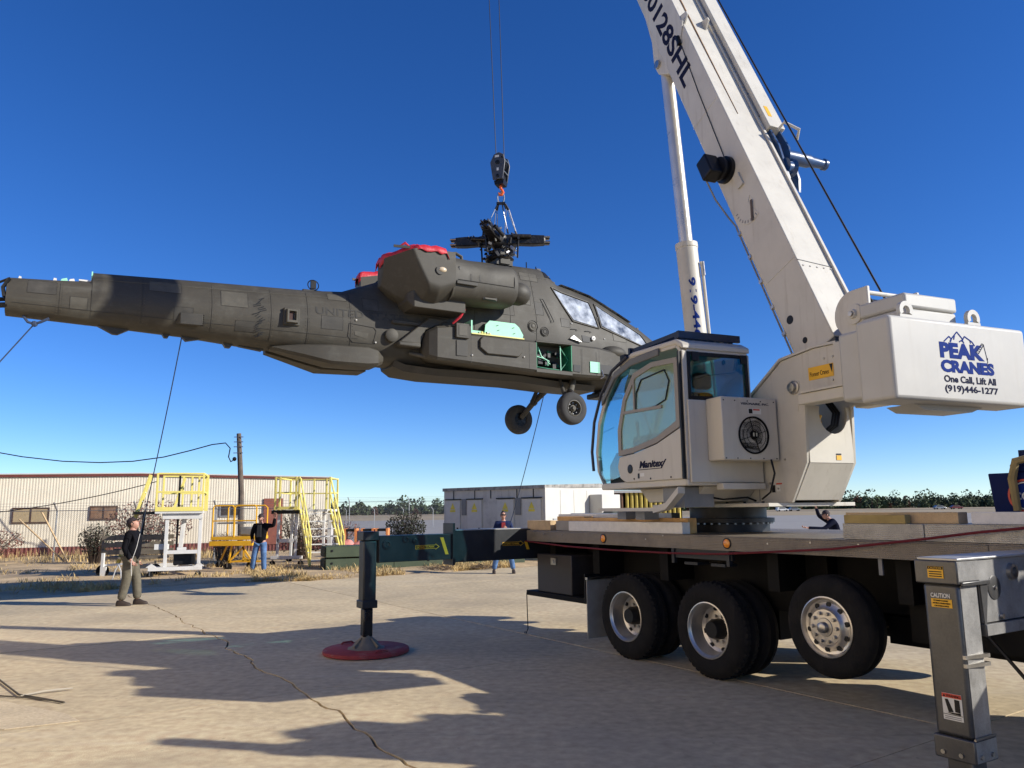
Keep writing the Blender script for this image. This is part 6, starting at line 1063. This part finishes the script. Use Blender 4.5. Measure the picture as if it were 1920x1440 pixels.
def person(label, loc, rz, J, tops, legs, shoes, cap=None, tilt=0., turn=0., hair=True, vest=None, bulk=1., grip=True, shades=False, beard=False):
    t = thing('person', label, 'person', loc, rz); X = RM[t]
    V_ = {k: Vector(v) for k, v in J.items()}
    b_ = {'pel': (V_['pel'], (.13, .1)), 'spi': (V_['spi'], (.13, .095)), 'che': (V_['che'], (.15, .1)), 'nek': (V_['nek'], .055), 'hed': (V_['nek'].lerp(V_['hed'], .7), .05)}
    E_ = [('pel', 'spi'), ('spi', 'che'), ('che', 'nek'), ('nek', 'hed')]
    for q in 'RL':
        b_['sh' + q] = (V_['sh' + q], .055); b_['el' + q] = (V_['el' + q], .042); b_['wr' + q] = (V_['wr' + q], .028); E_ += [('che', 'sh' + q), ('sh' + q, 'el' + q), ('el' + q, 'wr' + q)]
        b_['hi' + q] = (V_['hi' + q], .085); b_['kn' + q] = (V_['kn' + q], .058); b_['an' + q] = (V_['an' + q], .04); E_ += [('pel', 'hi' + q), ('hi' + q, 'kn' + q), ('kn' + q, 'an' + q)]
    body = MB(X); addmesh(body, skinned(b_, E_))
    H = Matrix.Translation(V_['hed']) @ Matrix.Rotation(turn, 4, 'Z') @ Matrix.Rotation(tilt, 4, 'X')     # head frame: y forward
    def hd(p): return H @ Vector(p)
    rings = []
    for j in range(11):
        a = math.pi * (.03 + .94 * j / 10); z = -.12 * math.cos(a); rr = math.sin(a); jaw = .82 if z < -.03 else 1
        rings.append([hd((.076 * rr * jaw * math.cos(q), .097 * rr * math.sin(q) + (.012 if z < -.02 and math.sin(q) > 0 else 0), z)) for q in [6.28319 * i / 14 for i in range(14)]])
    body.rings(rings); body.rings([[hd((x, .085 + y, z)) for x, y, z in ring] for ring in ([(-.012, .0, .02), (.012, .0, .02), (.012, -.02, .02), (-.012, -.02, .02)], [(-.018, .03, -.025), (.018, .03, -.025), (.018, -.01, -.03), (-.018, -.01, -.03)])])
    for sx_ in (-1, 1): body.ball(hd((.077 * sx_, -.005, -.005)), (.012, .02, .03), 6, 5)
    for q in 'RL':
        w = V_['wr' + q]; d = (w - V_['el' + q]).normalized(); fwd = Vector((0, 1, 0)) if abs(d.y) < .8 else Vector((0, 0, 1)); sx_ = d.cross(fwd).normalized(); pn = sx_.cross(d).normalized()
        body.rings([[w + d * k + sx_ * a * wd + pn * c * .016 for a, c in ((-1, -1), (1, -1), (1, 1), (-1, 1))] for k, wd in ((-.02, .025), (.03, .04), (.085, .042))])
        for i, (of, L) in enumerate(((-.032, .07), (-.011, .08), (.011, .075), (.032, .058))):
            p0 = w + d * .08 + sx_ * of; p1 = p0 + d * L * .5 + pn * .012; p2 = p1 + (d * .3 + pn * 1.0).normalized() * L * .55; body.tube([p0, p1, p2], [.011, .0105, .008], 6)
        th = w + d * .025 + sx_ * -.04; body.tube([th, th + d * .03 + sx_ * -.03 + pn * .01, th + d * .065 + sx_ * -.03 + pn * .03], [.013, .012, .009], 6)
    body.build('body', skin, t, ang=60)
    f = MB(X)
    if shades: f.box_ = 0; f.rings([[hd((x, .1, z)) for x, z in ((-.07, .005), (.07, .005), (.07, .04), (-.07, .04))], [hd((x, .085, z)) for x, z in ((-.075, .005), (.075, .005), (.075, .04), (-.075, .04))]]); f.build('sunglasses', black, t)
    else:
        for sx_ in (-1, 1): f.ball(hd((.03 * sx_, .09, .015)), .01, 6, 5)
        f.build('eyes', black, t)
    m_ = MB(X); m_.ball(hd((0, .094, -.062)), (.022, .008, .006), 8, 5); m_.build('mouth', mat('lip', (.3, .11, .09), .6), t)
    if hair:
        h = MB(X); rg = []
        for j in range(7):
            a = math.pi * (.42 + .56 * j / 6); z = -.126 * math.cos(a); rr = math.sin(a)
            rg.append([hd((.083 * rr * math.cos(q), -.012 + .1 * rr * math.sin(q) * (.9 if math.sin(q) > 0 else 1.02), z + (.02 if math.sin(q) > .3 else 0))) for q in [6.28319 * i / 14 for i in range(14)]])
        h.rings(rg); h.build('hair', hairm, t, ang=60)
    if beard: h = MB(X); h.ball(hd((0, .06, -.09)), (.06, .05, .045), 10, 6); h.build('beard', hairm, t)
    if cap:
        h = MB(X); rg = []
        for j in range(6):
            a = math.pi * (.52 + .46 * j / 5); rg.append([hd((.09 * math.sin(a) * math.cos(q), -.004 + .112 * math.sin(a) * math.sin(q), -.115 * math.cos(a) + .028)) for q in [6.28319 * i / 16 for i in range(16)]])
        h.rings(rg); co = h.build('cap', cap, t, ang=60); h = MB(X)
        h.rings([[hd((.075 * math.cos(R_(a)), .07 + .11 * k * max(.25, math.sin(R_(a))), .035 - .02 * k)) for a in range(0, 181, 20)] for k in (0, 1)] , closed=False, cap=False); bo = h.build('brim', cap, co); md = bo.modifiers.new('t', 'SOLIDIFY'); md.thickness = .008
    g = {'pel': (V_['pel'] + Vector((0, 0, -.12)), (.175, .14)), 'spi': (V_['spi'], (.17, .135)), 'che': (V_['che'], (.185, .13)), 'nek': (V_['nek'] + Vector((0, 0, -.02)), .078)}; g = {k_: (v_[0], tuple(r_ * (bulk if k_ in ('pel', 'spi', 'che') else 1) for r_ in v_[1]) if isinstance(v_[1], tuple) else v_[1]) for k_, v_ in g.items()}; E2 = [('pel', 'spi'), ('spi', 'che'), ('che', 'nek')]
    for q in 'RL':
        g['sh' + q] = (V_['sh' + q], .08); g['el' + q] = (V_['el' + q], .062); g['wr' + q] = (V_['el' + q].lerp(V_['wr' + q], .93), .045); E2 += [('che', 'sh' + q), ('sh' + q, 'el' + q), ('el' + q, 'wr' + q)]
    s = MB(X); addmesh(s, skinned(g, E2)); s.build('jacket', tops, t, ang=60)
    if vest: s = MB(X); c = V_['che'].lerp(V_['spi'], .3); s.rings([[c + Vector((x, .13 + .02, z)) for x, z in ((-.05, .16), (.05, .16), (.07, -.2), (-.07, -.2))], [c + Vector((x, .1, z)) for x, z in ((-.05, .16), (.05, .16), (.07, -.2), (-.07, -.2))]]); s.build('shirt_front', vest, t)
    g = {'pel': (V_['pel'] + Vector((0, 0, .06)), (.15, .12))}; E3 = []
    for q in 'RL':
        hp_, kp, ap = V_['hi' + q], V_['kn' + q], V_['an' + q]; g['hi' + q] = (hp_, .11 * (.5 + bulk / 2)); g['kn' + q] = (kp, .085 * (.5 + bulk / 2)); g['an' + q] = (kp.lerp(ap, .97), .075 * (.5 + bulk / 2)); E3 += [('pel', 'hi' + q), ('hi' + q, 'kn' + q), ('kn' + q, 'an' + q)]
    s = MB(X); addmesh(s, skinned(g, E3)); s.build('trousers', legs, t, ang=60)
    for q in 'RL':
        a = V_['an' + q]; z0 = 0; s = MB(X); s.rings([[Vector((a.x + sx_ * w_, a.y + y, z)) for sx_, z in ((-1, z0), (1, z0), (1, z0 + h_ * .7), (.6, z0 + h_), (-.6, z0 + h_), (-1, z0 + h_ * .7))] for y, w_, h_ in ((-.075, .035, .08), (-.06, .042, .11), (.02, .045, .12), (.1, .05, .08), (.17, .045, .06), (.195, .025, .045))]); s.build('shoe', shoes, t, ang=50)
    return t
def J0(**k):
    d = dict(pel=(0, 0, .94), spi=(0, 0, 1.12), che=(0, -.01, 1.34), nek=(0, .0, 1.49), hed=(0, .03, 1.625), shR=(.19, 0, 1.41), shL=(-.19, 0, 1.41), elR=(.25, -.03, 1.13), elL=(-.25, -.03, 1.13), wrR=(.26, .08, .9), wrL=(-.26, .08, .9), hiR=(.1, 0, .87), hiL=(-.1, 0, .87), knR=(.11, .03, .48), knL=(-.11, .03, .48), anR=(.12, 0, .09), anL=(-.12, 0, .09)); d.update(k); return d
person('man in black jacket and khaki trousers looking up at the tail, rope in hand', (-7.72, 15.93, 0), R_(-84), J0(spi=(0, .03, 1.13), che=(0, .0, 1.35), hed=(0, .0, 1.6), elR=(.25, -.05, 1.12), wrR=(.25, .1, .88), elL=(-.24, -.06, 1.12), wrL=(-.23, .04, .88), anR=(.13, -.1, .09), anL=(-.1, .14, .09), knR=(.12, -.02, .48), knL=(-.1, .1, .48)), clblack, clkhaki, shoe, cap=mat('cap_dark', (.03, .018, .02), .8), tilt=R_(38), bulk=1.22)
person('man in black jacket and blue jeans with one arm raised beside the stair platform', (-7.56, 23.5, 0), R_(176), J0(elL=(-.42, .08, 1.4), wrL=(-.47, .12, 1.66), elR=(.3, -.08, 1.14), wrR=(.2, .1, .98), anR=(.2, .02, .09), anL=(-.16, .04, .09), knR=(.16, .05, .48), knL=(-.13, .03, .48)), clblack, cljean, shoe, cap=mat('cap_dark', (.03, .018, .02), .8), tilt=R_(12), vest=mat('zip_grey', (.03, .03, .032), .8))
person('man in blue jacket over a red shirt and jeans behind the far outrigger beam', (-.3, 22.6, 0), R_(184), J0(elR=(.27, .02, 1.14), wrR=(.08, .24, 1.2), elL=(-.27, .02, 1.14), wrL=(-.06, .26, 1.28), anR=(.28, 0, .09), anL=(-.28, .02, .09), knR=(.2, .04, .48), knL=(-.2, .04, .48)), clnavy, cljean, shoe, vest=clred, shades=True)
person('man in dark navy clothes behind the deck reaching up with a pole', (8.95, 22.1, 0), R_(92), J0(pel=(0, -.15, .93), spi=(0, -.08, 1.1), che=(0, .0, 1.3), nek=(0, .08, 1.42), hed=(0, .16, 1.54), shR=(.19, .03, 1.36), shL=(-.19, .03, 1.36), elR=(.2, .28, 1.52), wrR=(.16, .36, 1.76), elL=(-.24, .35, 1.16), wrL=(-.22, .82, 1.2), anR=(.16, -.2, .09), anL=(-.16, .1, .09)), mat('cloth_dark_navy', (.007, .009, .022), .9, 0, .3, 9., spec=.1), clblack, shoe, cap=mat('cap_dark', (.03, .018, .02), .8))
# ================================================================ ROPES AND LOOSE THINGS
rope('tag_line', wire(HE @ Vector((-6.42, .05, 4.84)), Vector((-7.42, 15.62, 1.42)), .12, 16), .010, ropebl, 'thin rope from under the tail boom down to the man in khaki trousers')
rope('tag_line', [Vector((-7.42, 15.62, 1.42)), Vector((-7.46, 15.6, 1.15)), Vector((-7.55, 15.6, .86)), Vector((-7.54, 15.62, .6))], .006, ropewh, 'white rope end hanging beside the man in khaki trousers')
rope('tag_line', wire(HE @ Vector((1.35, -.4, 4.35)), Vector((-.14, 22.3, 1.28)), .1, 12), .010, ropebl, 'thin rope from the landing gear down to the man in blue jacket')
rope('tag_line', [TR @ Vector(q) for q in [(.0, -.03, 1.34), (1.03, -.05, 1.3), (2.04, -.05, 1.285), (3.08, -.05, 1.29), (3.8, -.05, 1.31), (4.5, -.05, 1.36), (5.16, -.05, 1.41), (6.02, -.04, 1.52), (6.44, -.04, 1.58), (7.2, -.03, 1.665)]], .011, ropered, 'red rope sagging along the side of the crane deck')
rope('ground_cable', [Vector((x, y, .015)) for x, y in ((-9.5, 12.4), (-6.72, 10.1), (-5.66, 8.89), (-5.02, 8.2), (-4.7, 8.03), (-4.35, 7.84))], .010, mat('dusty_cable', (.09, .075, .055), .9), 'dusty cable lying on the concrete at the lower left', 'cable')
rope('ground_cable', [Vector((x, y, .013)) for x, y in ((-7.4, 8.35), (-5.18, 8.16), (-4.82, 8.06), (-4.4, 7.88))], .008, mat('dusty_cable', (.09, .075, .055), .9), 'thinner cable joining the dusty one on the concrete at the lower left', 'cable')
rope('frayed_rope', [Vector((x, y, .02)) for x, y in ((-4.95, 8.12), (-4.82, 8.3), (-4.72, 8.36), (-4.6, 8.43))], [.005, .012, .014, .006], mat('frayed', (.4, .35, .27), .9), 'short frayed whitish rope beside the cable on the concrete')
rope('hanging_wire', [TR @ Vector(q) for q in [(-.03, .0, .6), (-.02, .0, .3), (-.01, -.0, .1), (-.06, .0, .03), (-.14, .02, .02), (-.16, .05, .04)]], .007, black, 'thin black wire hanging from the rear step of the crane truck', 'wire')
# lumber on the deck
def board(u0, u1, y0, y1, z0, z1, m, label, name='plank'):
    s = MB(TR); s.box((u0, y0, z0), (u1, y1, z1)); o = s.build(name, m, origin=TR @ Vector((u0, y0, z0)), bevel=.004); return tag(o, label, 'lumber')
board(-.08, .52, .06, .2, 1.5, 1.635, wood, 'short tan beam at the rear corner of the deck'); board(.6, .95, .1, .22, 1.5, 1.63, mat('grey_wood', (.3, .27, .23), .8), 'short grey block between tan and white beams on the deck')
board(.96, 3.15, .06, .18, 1.5, 1.63, whiteboard, 'white speckled beam along the deck edge under the crane cab'); board(.9, 3.1, .2, .34, 1.5, 1.675, woodo, 'orange-tan beam behind the white beam on the deck'); board(.1, 1.7, .5, .75, 1.6, 1.72, whiteboard, 'pale plank on top of the lumber at the deck rear'); board(.35, 1.0, .3, .46, 1.5, 1.69, woodo, 'short orange beam under the pale plank'); board(.0, 2.2, .8, .95, 1.5, 1.73, mat('corrugated_grey', (.4, .4, .4), .5, .4), 'grey corrugated sheet at the back of the lumber stack')
board(5.22, 6.24, .1, .24, 1.641, 1.735, wood, 'long tan wooden beam on top of the deck boxes'); board(5.27, 5.85, -.0, .08, 1.641, 1.715, mat('ply_olive', (.36, .26, .09), .8, 0, .25), 'short yellowish board with cut notches on the first deck box'); board(6.33, 7.6, .12, .2, 1.641, 1.735, whiteboard, 'stained white board under the blue crate')
# rear end of outrigger: green bag on the truck
s = MB(TR); s.prism([(-.35, 1.52), (.05, 1.52), (.05, 1.72), (-.02, 1.76), (-.2, 1.76), (-.33, 1.68)], 'y', 1.6, 2.2); tag(s.build('equipment_case', mat('case_green', (.07, .085, .065), .7), origin=TR @ Vector((-.15, 1.9, 1.52)), bevel=.03), 'rounded green-grey case behind the rear corner of the deck', 'case')
# blue crate with round badge
t = thing('blue_crate', 'dark blue crate with round red and white badge at the right edge', 'crate', TR @ Vector((6.28, .6, 1.5)), -TH)
s = MB(TR); s.prism([(6.3, 1.5), (7.6, 1.5), (7.65, 2.05), (6.25, 2.05)], 'y', .6, 1.6); s.build('body', mat('crate_blue', (.004, .012, .07), .6, spec=.12), t, bevel=.01); s = MB(TR); s.box((6.42, .62, 2.051), (7.5, 1.5, 2.12)); s.build('lid', mat('crate_blue', (.008, .018, .08), .5), t, bevel=.01)
CF = frame(A_, (0, 0, 1), -Q_, TR @ Vector((6.53, .598, 1.86)))
for r0, r1, m, o in ((.118, .135, stickerr, .001), (.102, .112, stickerw, .001), (.096, .0, blue, .001)): s = MB(CF); s.lathe([(r0, o), (r0, o + .002), (max(r1, .001), o + .002), (max(r1, .001), o)] if r1 else [(r0, o), (r0, o + .002)], (0, 0, 0), (0, 0, 1), 40, cap=not r1); s.build('badge', m, t)
text('lettering', 'CC', .1, CF @ Matrix.Translation((-.09, -.035, .0035)), stickerw, t, off=.003, fit=(.12, .065)); s = MB(CF); s.tube([(.0, .03, .004), (0, -.03, .004), (.015, -.06, .004), (.0, -.07, .004)], .006, 5); s.build('badge', stickerw, t)
s = MB(TR); s.tube([(6.47, .57, 1.74), (6.46, .56, 2.0), (6.5, .56, 2.14), (6.62, .6, 2.17)], [.03, .035, .035, .03], 8); tag(s.build('ratchet_strap', mat('strap_tan', (.3, .22, .09), .85), origin=TR @ Vector((6.47, .57, 1.74))), 'tan webbing strap hanging over the blue crate', 'strap')
s = MB(TR); s.rings([[(6.44 + dx * k, .75 + dy * k, z) for dx, dy in ((0, 0), (.3, 0), (.34, .3), (0, .3))] for z, k in ((2.121, 1), (2.18, 1.1), (2.24, .8))]); s.ball((6.58, .85, 2.22), (.12, .14, .06), 10, 6); tag(s.build('folded_tarp', clnavy, origin=TR @ Vector((6.5, .8, 2.12))), 'folded dark blue tarp on the lid of the blue crate', 'tarp')
# ================================================================ STANDS
def caster(t, p, r=.1, m=rubber):
    s = MB(RM[t]); s.cyl((p[0], p[1] - .03, r), (p[0], p[1] + .03, r), r, n=14); s.build('caster', m, t); s = MB(RM[t]); s.bar((p[0], p[1] - .045, r), (p[0], p[1] - .045, p[2]), .02, .03); s.bar((p[0], p[1] + .045, r), (p[0], p[1] + .045, p[2]), .02, .03); s.build('caster_fork', steel, t)
standwhite = mat('stand_white', (.68, .66, .62), .5, 0, .06, 5., dirt=(.35, .3, .25), dirtamt=.3)
t = thing('work_stand', 'tall white wheeled work stand with lemon yellow guard rails behind the man in khaki', 'work stand', (-10.05, 21.95, 0), R_(20)); X = RM[t]
def BA(nm, p0, p1, w_, m, h=None, tt_=None): s = MB(RM[tt_ or t]); s.bar(p0, p1, w_, h); return s.build(nm, m, tt_ or t, bevel=.004)
for x in (.32, 1.2): BA('leg', (x, .15, .3), (x, .15, 1.8), .09, standwhite)
for x in (-.55, .6): BA('leg', (x, 1.9, .3), (x + .12, 1.9, 1.8), .08, standwhite if x > 0 else black)
BA('leg_brace', (.62, 1.0, .35), (.72, 1.0, 1.8), .1, standwhite); BA('mast', (.55, 1.0, .3), (.55, 1.0, 2.9), .06, black)
BA('foot_beam', (-.1, .1, .27), (1.3, .1, .27), .1, standwhite); BA('foot_beam', (-.8, 1.9, .27), (.7, 1.9, .27), .1, standwhite); BA('side_beam', (1.2, .1, .27), (.7, 1.9, .27), .08, standwhite); BA('side_beam', (.3, .1, .27), (-.3, 1.9, .27), .08, standwhite)
for x in (-.02, 1.22): s = MB(X); s.prism([(x - .14, .32), (x + .14, .32), (x, .42)], 'y', .06, .14); s.build('foot_gusset', standwhite, t)
BA('cross_beam', (.32, .15, .72), (1.2, .15, .72), .08, standwhite, .1); BA('head_beam', (.2, .12, 1.72), (1.25, .12, 1.72), .09, standwhite, .16)
s = MB(X); s.box((-.0, .0, 1.8), (1.25, 1.9, 1.86)); s.build('platform', standwhite, t); s = MB(X); s.box((-.65, .9, 1.78), (-.01, 1.9, 1.86)); s.build('platform_wing', black, t)
s = MB(X); s.box((.0, -.015, 1.861), (1.25, .01, 1.98)); s.build('toe_board', yellow, t)
for p in ((.02, .02), (1.23, .02), (1.32, 1.2), (.05, 1.88), (1.25, 1.88), (.85, 1.88), (.6, 1.88), (1.05, 1.88)): BA('rail_post', (p[0], p[1], 1.86), (p[0], p[1], 2.93), .055, yellow)
for z in (2.4, 2.92):
    BA('guard_rail', (.02, .02, z), (1.23, .02, z), .05, yellow); BA('guard_rail', (.02, 1.88, z), (1.25, 1.88, z), .05, yellow); BA('guard_rail', (1.23, .02, z), (1.3, 1.88, z), .05, yellow)
BA('diagonal_brace', (.4, 1.2, 1.9), (.68, 1.2, 2.85), .07, yellow)
for yy in (1.5, 1.95): BA('ladder_stringer', (-1.05, yy, .35), (-.3, yy, 2.95), .07, yellow)
for k in range(8): q = .1 + k * .1; BA('ladder_rung', (lerp(-1.05, -.3, q), 1.5, lerp(.35, 2.95, q)), (lerp(-1.05, -.3, q), 1.95, lerp(.35, 2.95, q)), .04, standwhite)
s = MB(X); s.box((.52, .35, .35), (1.1, .8, .75)); s.build('hydraulic_box', black, t, bevel=.02); s = MB(X); s.box((.6, .3, .76), (.85, .5, .84)); s.build('pump', standwhite, t, bevel=.01); s = MB(X); s.box((.02, .2, .8), (.4, .24, .95)); s.build('white_box', standwhite, t)
for p in ((-.05, .1), (1.2, .1), (-.7, 1.9), (.6, 1.9)): caster(t, (p[0], p[1], .22), .09)
t = thing('work_platform', 'low orange-yellow wheeled platform with two hooped guard frames by the man in jeans', 'platform', (-9.42, 24.5, 0), 0); X = RM[t]
for x0, x1 in ((.02, .68), (.7, 1.38)):
    s = MB(X); s.tube([(x0, .02, 1.05), (x0, .02, 1.95), (x0 + .05, .02, 2.02), (x1 - .05, .02, 2.02), (x1, .02, 1.95), (x1, .02, 1.05)], .025, 8); s.build('guard_hoop', oryellow, t); BA('hoop_rail', (x0, .02, 1.55), (x1, .02, 1.55), .04, oryellow)
for yy in (1.1,):
    s = MB(X); s.tube([(.1, yy, 1.05), (.1, yy, 1.95), (.15, yy, 2.02), (1.3, yy, 2.02), (1.38, yy, 1.95), (1.38, yy, 1.05)], .025, 8); s.build('guard_hoop', oryellow, t)
s = MB(X); s.box((-.02, .0, .96), (1.42, 1.15, 1.06)); s.build('deck', oryellow, t, bevel=.01); s = MB(X); s.box((-.05, -.02, .78), (1.3, .3, .93)); s.build('side_beam', oryellow, t, bevel=.01); s = MB(X); s.box((.1, .2, 1.45), (1.0, .9, 1.5)); s.build('tray', grey, t); s = MB(X); s.box((.75, .3, 1.07), (1.2, .8, 1.35)); s.build('grey_tarp', grey, t, bevel=.06)
for a_, c_ in (((.5, .1, .25), (1.0, .1, .75)), ((1.3, .1, .25), (.95, .1, .75)), ((.5, .1, .28), (1.35, .1, .36)), ((.55, .1, .3), (.62, .1, .78)), ((1.0, .1, .45), (1.2, .1, .3)), ((1.0, .1, .8), (1.0, .1, .3)), ((.5, .9, .25), (1.3, .9, .25)), ((.0, .9, .3), (.2, .9, .8))): BA('scissor_bar', a_, c_, .05, oryellow)
s = MB(X); s.lathe([(.09, -.02), (.1, 0), (.09, .02), (.07, 0)], (1.0, .06, .92), (0, 1, 0), 18, cap=False); s.build('hand_wheel', oryellow, t)
for p in ((.52, .1), (1.3, .1), (-.05, .95), (.95, .95)): caster(t, (p[0], p[1], .28), .13)
t = thing('stair_platform', 'yellow stair platform with white treads left of the olive cases', 'platform', (-8.1, 26.6, 0), 0)
def WB(nm, p0, p1, w_, m, h=None): s = MB(); s.bar(p0, p1, w_, h); return s.build(nm, m, t, bevel=.004)
s = MB(); s.box((-8.15, 26.4, 1.8), (-6.3, 28.3, 1.88)); s.build('deck', standwhite, t); s = MB(); s.box((-8.15, 26.36, 1.74), (-7.2, 26.4, 1.86)); s.build('deck_edge', black, t); s = MB(); s.box((-8.0, 26.3, 1.885), (-7.25, 26.34, 1.98)); s.build('toe_board', yellow, t)
for x, y in ((-8.05, 26.42), (-7.25, 26.42), (-8.05, 28.2), (-7.2, 28.2), (-6.75, 28.2), (-6.35, 28.2), (-6.32, 26.9), (-7.9, 26.42), (-7.35, 26.42)): WB('rail_post', (x, y, 1.86), (x, y, 2.98), .06, yellow)
for z in (2.45, 2.95):
    WB('guard_rail', (-8.05, 26.42, z), (-7.25, 26.42, z), .045, yellow); WB('guard_rail', (-8.05, 28.2, z), (-6.35, 28.2, z), .045, yellow); WB('guard_rail', (-8.05, 26.42, z), (-8.05, 28.2, z), .045, yellow); WB('guard_rail', (-6.32, 26.9, z), (-6.35, 28.2, z), .045, yellow)
for (a_, c_) in (((-7.2, 26.4, 1.85), (-6.5, 25.2, .1)), ((-6.25, 26.7, 1.85), (-5.5, 25.5, .1))):
    a_, c_ = Vector(a_), Vector(c_); WB('stair_stringer', a_, c_, .05, yellow, .16)
    for z in (.5, 1.02): WB('stair_rail', a_ + Vector((0, 0, z + .05)), c_ + Vector((0, 0, z - .1)), .045, yellow)
    for q in (.3, .55, .8, .97): p = a_.lerp(c_, q); WB('stair_post', p, p + Vector((0, 0, .95)), .045, yellow)
    WB('stair_post', c_, c_ + Vector((0, 0, .95)), .05, yellow)
for k in range(7):
    q = .07 + k * .14; a_ = Vector((-7.2, 26.4, 1.85)).lerp(Vector((-6.5, 25.2, .1)), q); c_ = Vector((-6.25, 26.7, 1.85)).lerp(Vector((-5.5, 25.5, .1)), q); WB('tread', a_, c_, .24, standwhite, .035)
for x, y in ((-7.95, 26.5), (-7.35, 26.5), (-7.95, 28.1), (-6.5, 28.1), (-6.6, 27.3)): WB('leg', (x, y, .25), (x + (.03 if x < -7 else 0), y, 1.8), .08, standwhite)
WB('foot_beam', (-8.15, 26.5, .3), (-7.1, 26.5, .3), .1, standwhite); WB('cross_beam', (-7.95, 26.5, .85), (-7.35, 26.5, .85), .08, standwhite, .12); WB('ladder_back', (-6.45, 27.6, .3), (-6.45, 27.6, 1.8), .14, standwhite)
for x, y in ((-8.1, 26.5), (-7.15, 26.5), (-8.0, 28.1), (-6.5, 28.1)): caster(t, tuple((RM[t].inverted() @ Vector((x, y, .25)))), .1)
# timber-sided cart
t = thing('wooden_cart', 'grey slatted wooden cart with white posts behind the man in khaki', 'cart', (-11.5, 22.6, 0), R_(6)); X = RM[t]; gw = mat('grey_wood2', (.2, .165, .12), .85, 0, .3, 6.)
for z in (.72, .92, 1.12): BA('slat', (-.3, 0, z), (1.4, 0, z), .03, gw, .13); BA('slat', (-.3, .9, z), (1.4, .9, z), .03, gw, .13)
for x in (-.28, .6, 1.35): BA('stake', (x, .04, .55), (x, .04, 1.3), .05, gw)
BA('post', (-.22, -.05, .3), (-.22, -.05, .7), .08, standwhite); s = MB(X); s.prism([(-.26, .02), (-.14, .02), (-.1, .32), (-.26, .32)], 'y', -.1, -.04); s.build('jack_leg', standwhite, t); BA('axle_beam', (-.25, 0, .36), (.6, 0, .4), .06, standwhite); BA('bed', (-.3, .45, .55), (1.4, .45, .55), .9, gw, .06); caster(t, (-.35, .3, .45), .18); caster(t, (1.1, .3, .45), .18)
s = MB(); s.tube([(-10.75, 21.2, .02), (-10.7, 21.25, .3), (-10.62, 21.25, .46)], .012, 5); s.tube([(-10.5, 21.2, .02), (-10.55, 21.25, .3), (-10.62, 21.25, .46)], .012, 5); tag(s.build('small_tripod', standwhite, origin=(-10.6, 21.2, 0)), 'small white folding stand beside the hand of the man in khaki', 'stand')
# olive cases
CX = Vector((6.05, 2.4, 0)).normalized(); CY = Vector((-CX.y, CX.x, 0)); CFm = frame(CX, CY, (0, 0, 1), Vector((-5.68, 23.85, 0)))
for z0, lb in ((.05, 'long olive green case on the grass, lower one of the stack'), (.42, 'long olive green case, upper one of the stack behind the outrigger')):
    t = thing('olive_case', lb, 'case', CFm @ Vector((3.2, .4, z0)), math.atan2(CX.y, CX.x), 'stacked olive cases'); s = MB(CFm); s.box((0, 0, z0), (6.5, 1.0, z0 + .33)); s.build('body', odcrate, t, bevel=.015)
    for x in (.18, 1.6, 3.2, 4.8): s = MB(CFm); s.lathe([(.035, 0), (.035, -.012), (.02, -.014), (.0, -.01)], (x, 0, z0 + .2), (0, 1, 0), 12); s.build('plug', black, t)
    s = MB(CFm); s.box((-.03, .05, z0 + .03), (-.001, .95, z0 + .3)); s.build('end_cap', mat('end_dark', (.03, .035, .02), .8), t, bevel=.02)
    for x in (2.1, 4.3): s = MB(CFm); s.box((x, -.012, z0), (x + .05, -.001, z0 + .33)); s.build('band', odcrate, t)
# orange frames behind the cases
om = mat('frame_orange', (.75, .28, .09), .6)
for k, x in enumerate((-5.95, -5.35, -4.85)):
    t = thing('orange_frame', ['orange open frame right beside the stair foot behind the cases', 'orange open frame in the middle of the three behind the cases', 'orange open frame farthest right behind the cases'][k], 'frame', (x, 27.5, 0), 0, 'orange frames behind the cases')
    for dx in (0, .38):
        s = MB(); s.box((x + dx, 27.5, 0), (x + dx + .07, 27.9, 1.2)); s.build('post', om, t)
    s = MB(); s.box((x + .0705, 27.52, 1.1), (x + .3795, 27.9, 1.19)); s.build('top_rail', black, t); s = MB(); s.box((x + .0705, 27.52, .6), (x + .3795, 27.9, .7)); s.build('shelf', om, t)
s = MB(); s.ball((-5.7, 26.9, .62), (.3, .25, .22), 12, 7); s.ball((-5.25, 26.95, .6), (.35, .25, .18), 12, 7)
for v in s.vs: v.z += .08 * noise.noise(v * 6)
tag(s.build('pink_tarp', mat('tarp_pink', (.68, .26, .22), .7), origin=(-5.5, 26.9, 0), ang=60), 'crumpled pink tarp heap behind the olive cases', 'tarp')
# flood lamp on the added building's corner at the left edge
LPo = Vector((-8.36, 11.6, 8.66))
t = thing('floodlight', 'grey and tan floodlight on an arm at the upper left edge', 'lamp', LPo); s = MB(); s.tube([(-10.4, 11.6, 8.3), (-9.6, 11.6, 8.8), (-8.7, 11.6, 8.8)], .04, 8); s.build('arm', galv, t)
s = MB(); s.lathe([(.12, -.35), (.17, -.2), (.21, 0), (.21, .08), (.18, .1)], LPo + Vector((-.18, 0, 0)), (.75, -.2, -.45), 8); s.build('housing', mat('lamp_tan', (.2, .15, .1), .5), t); s = MB(); s.lathe([(.18, .102), (.02, .115)], LPo + Vector((-.18, 0, 0)), (.75, -.2, -.45), 8); s.build('lens', mat('lens_grey', (.4, .42, .4), .15, coat=1.), t)
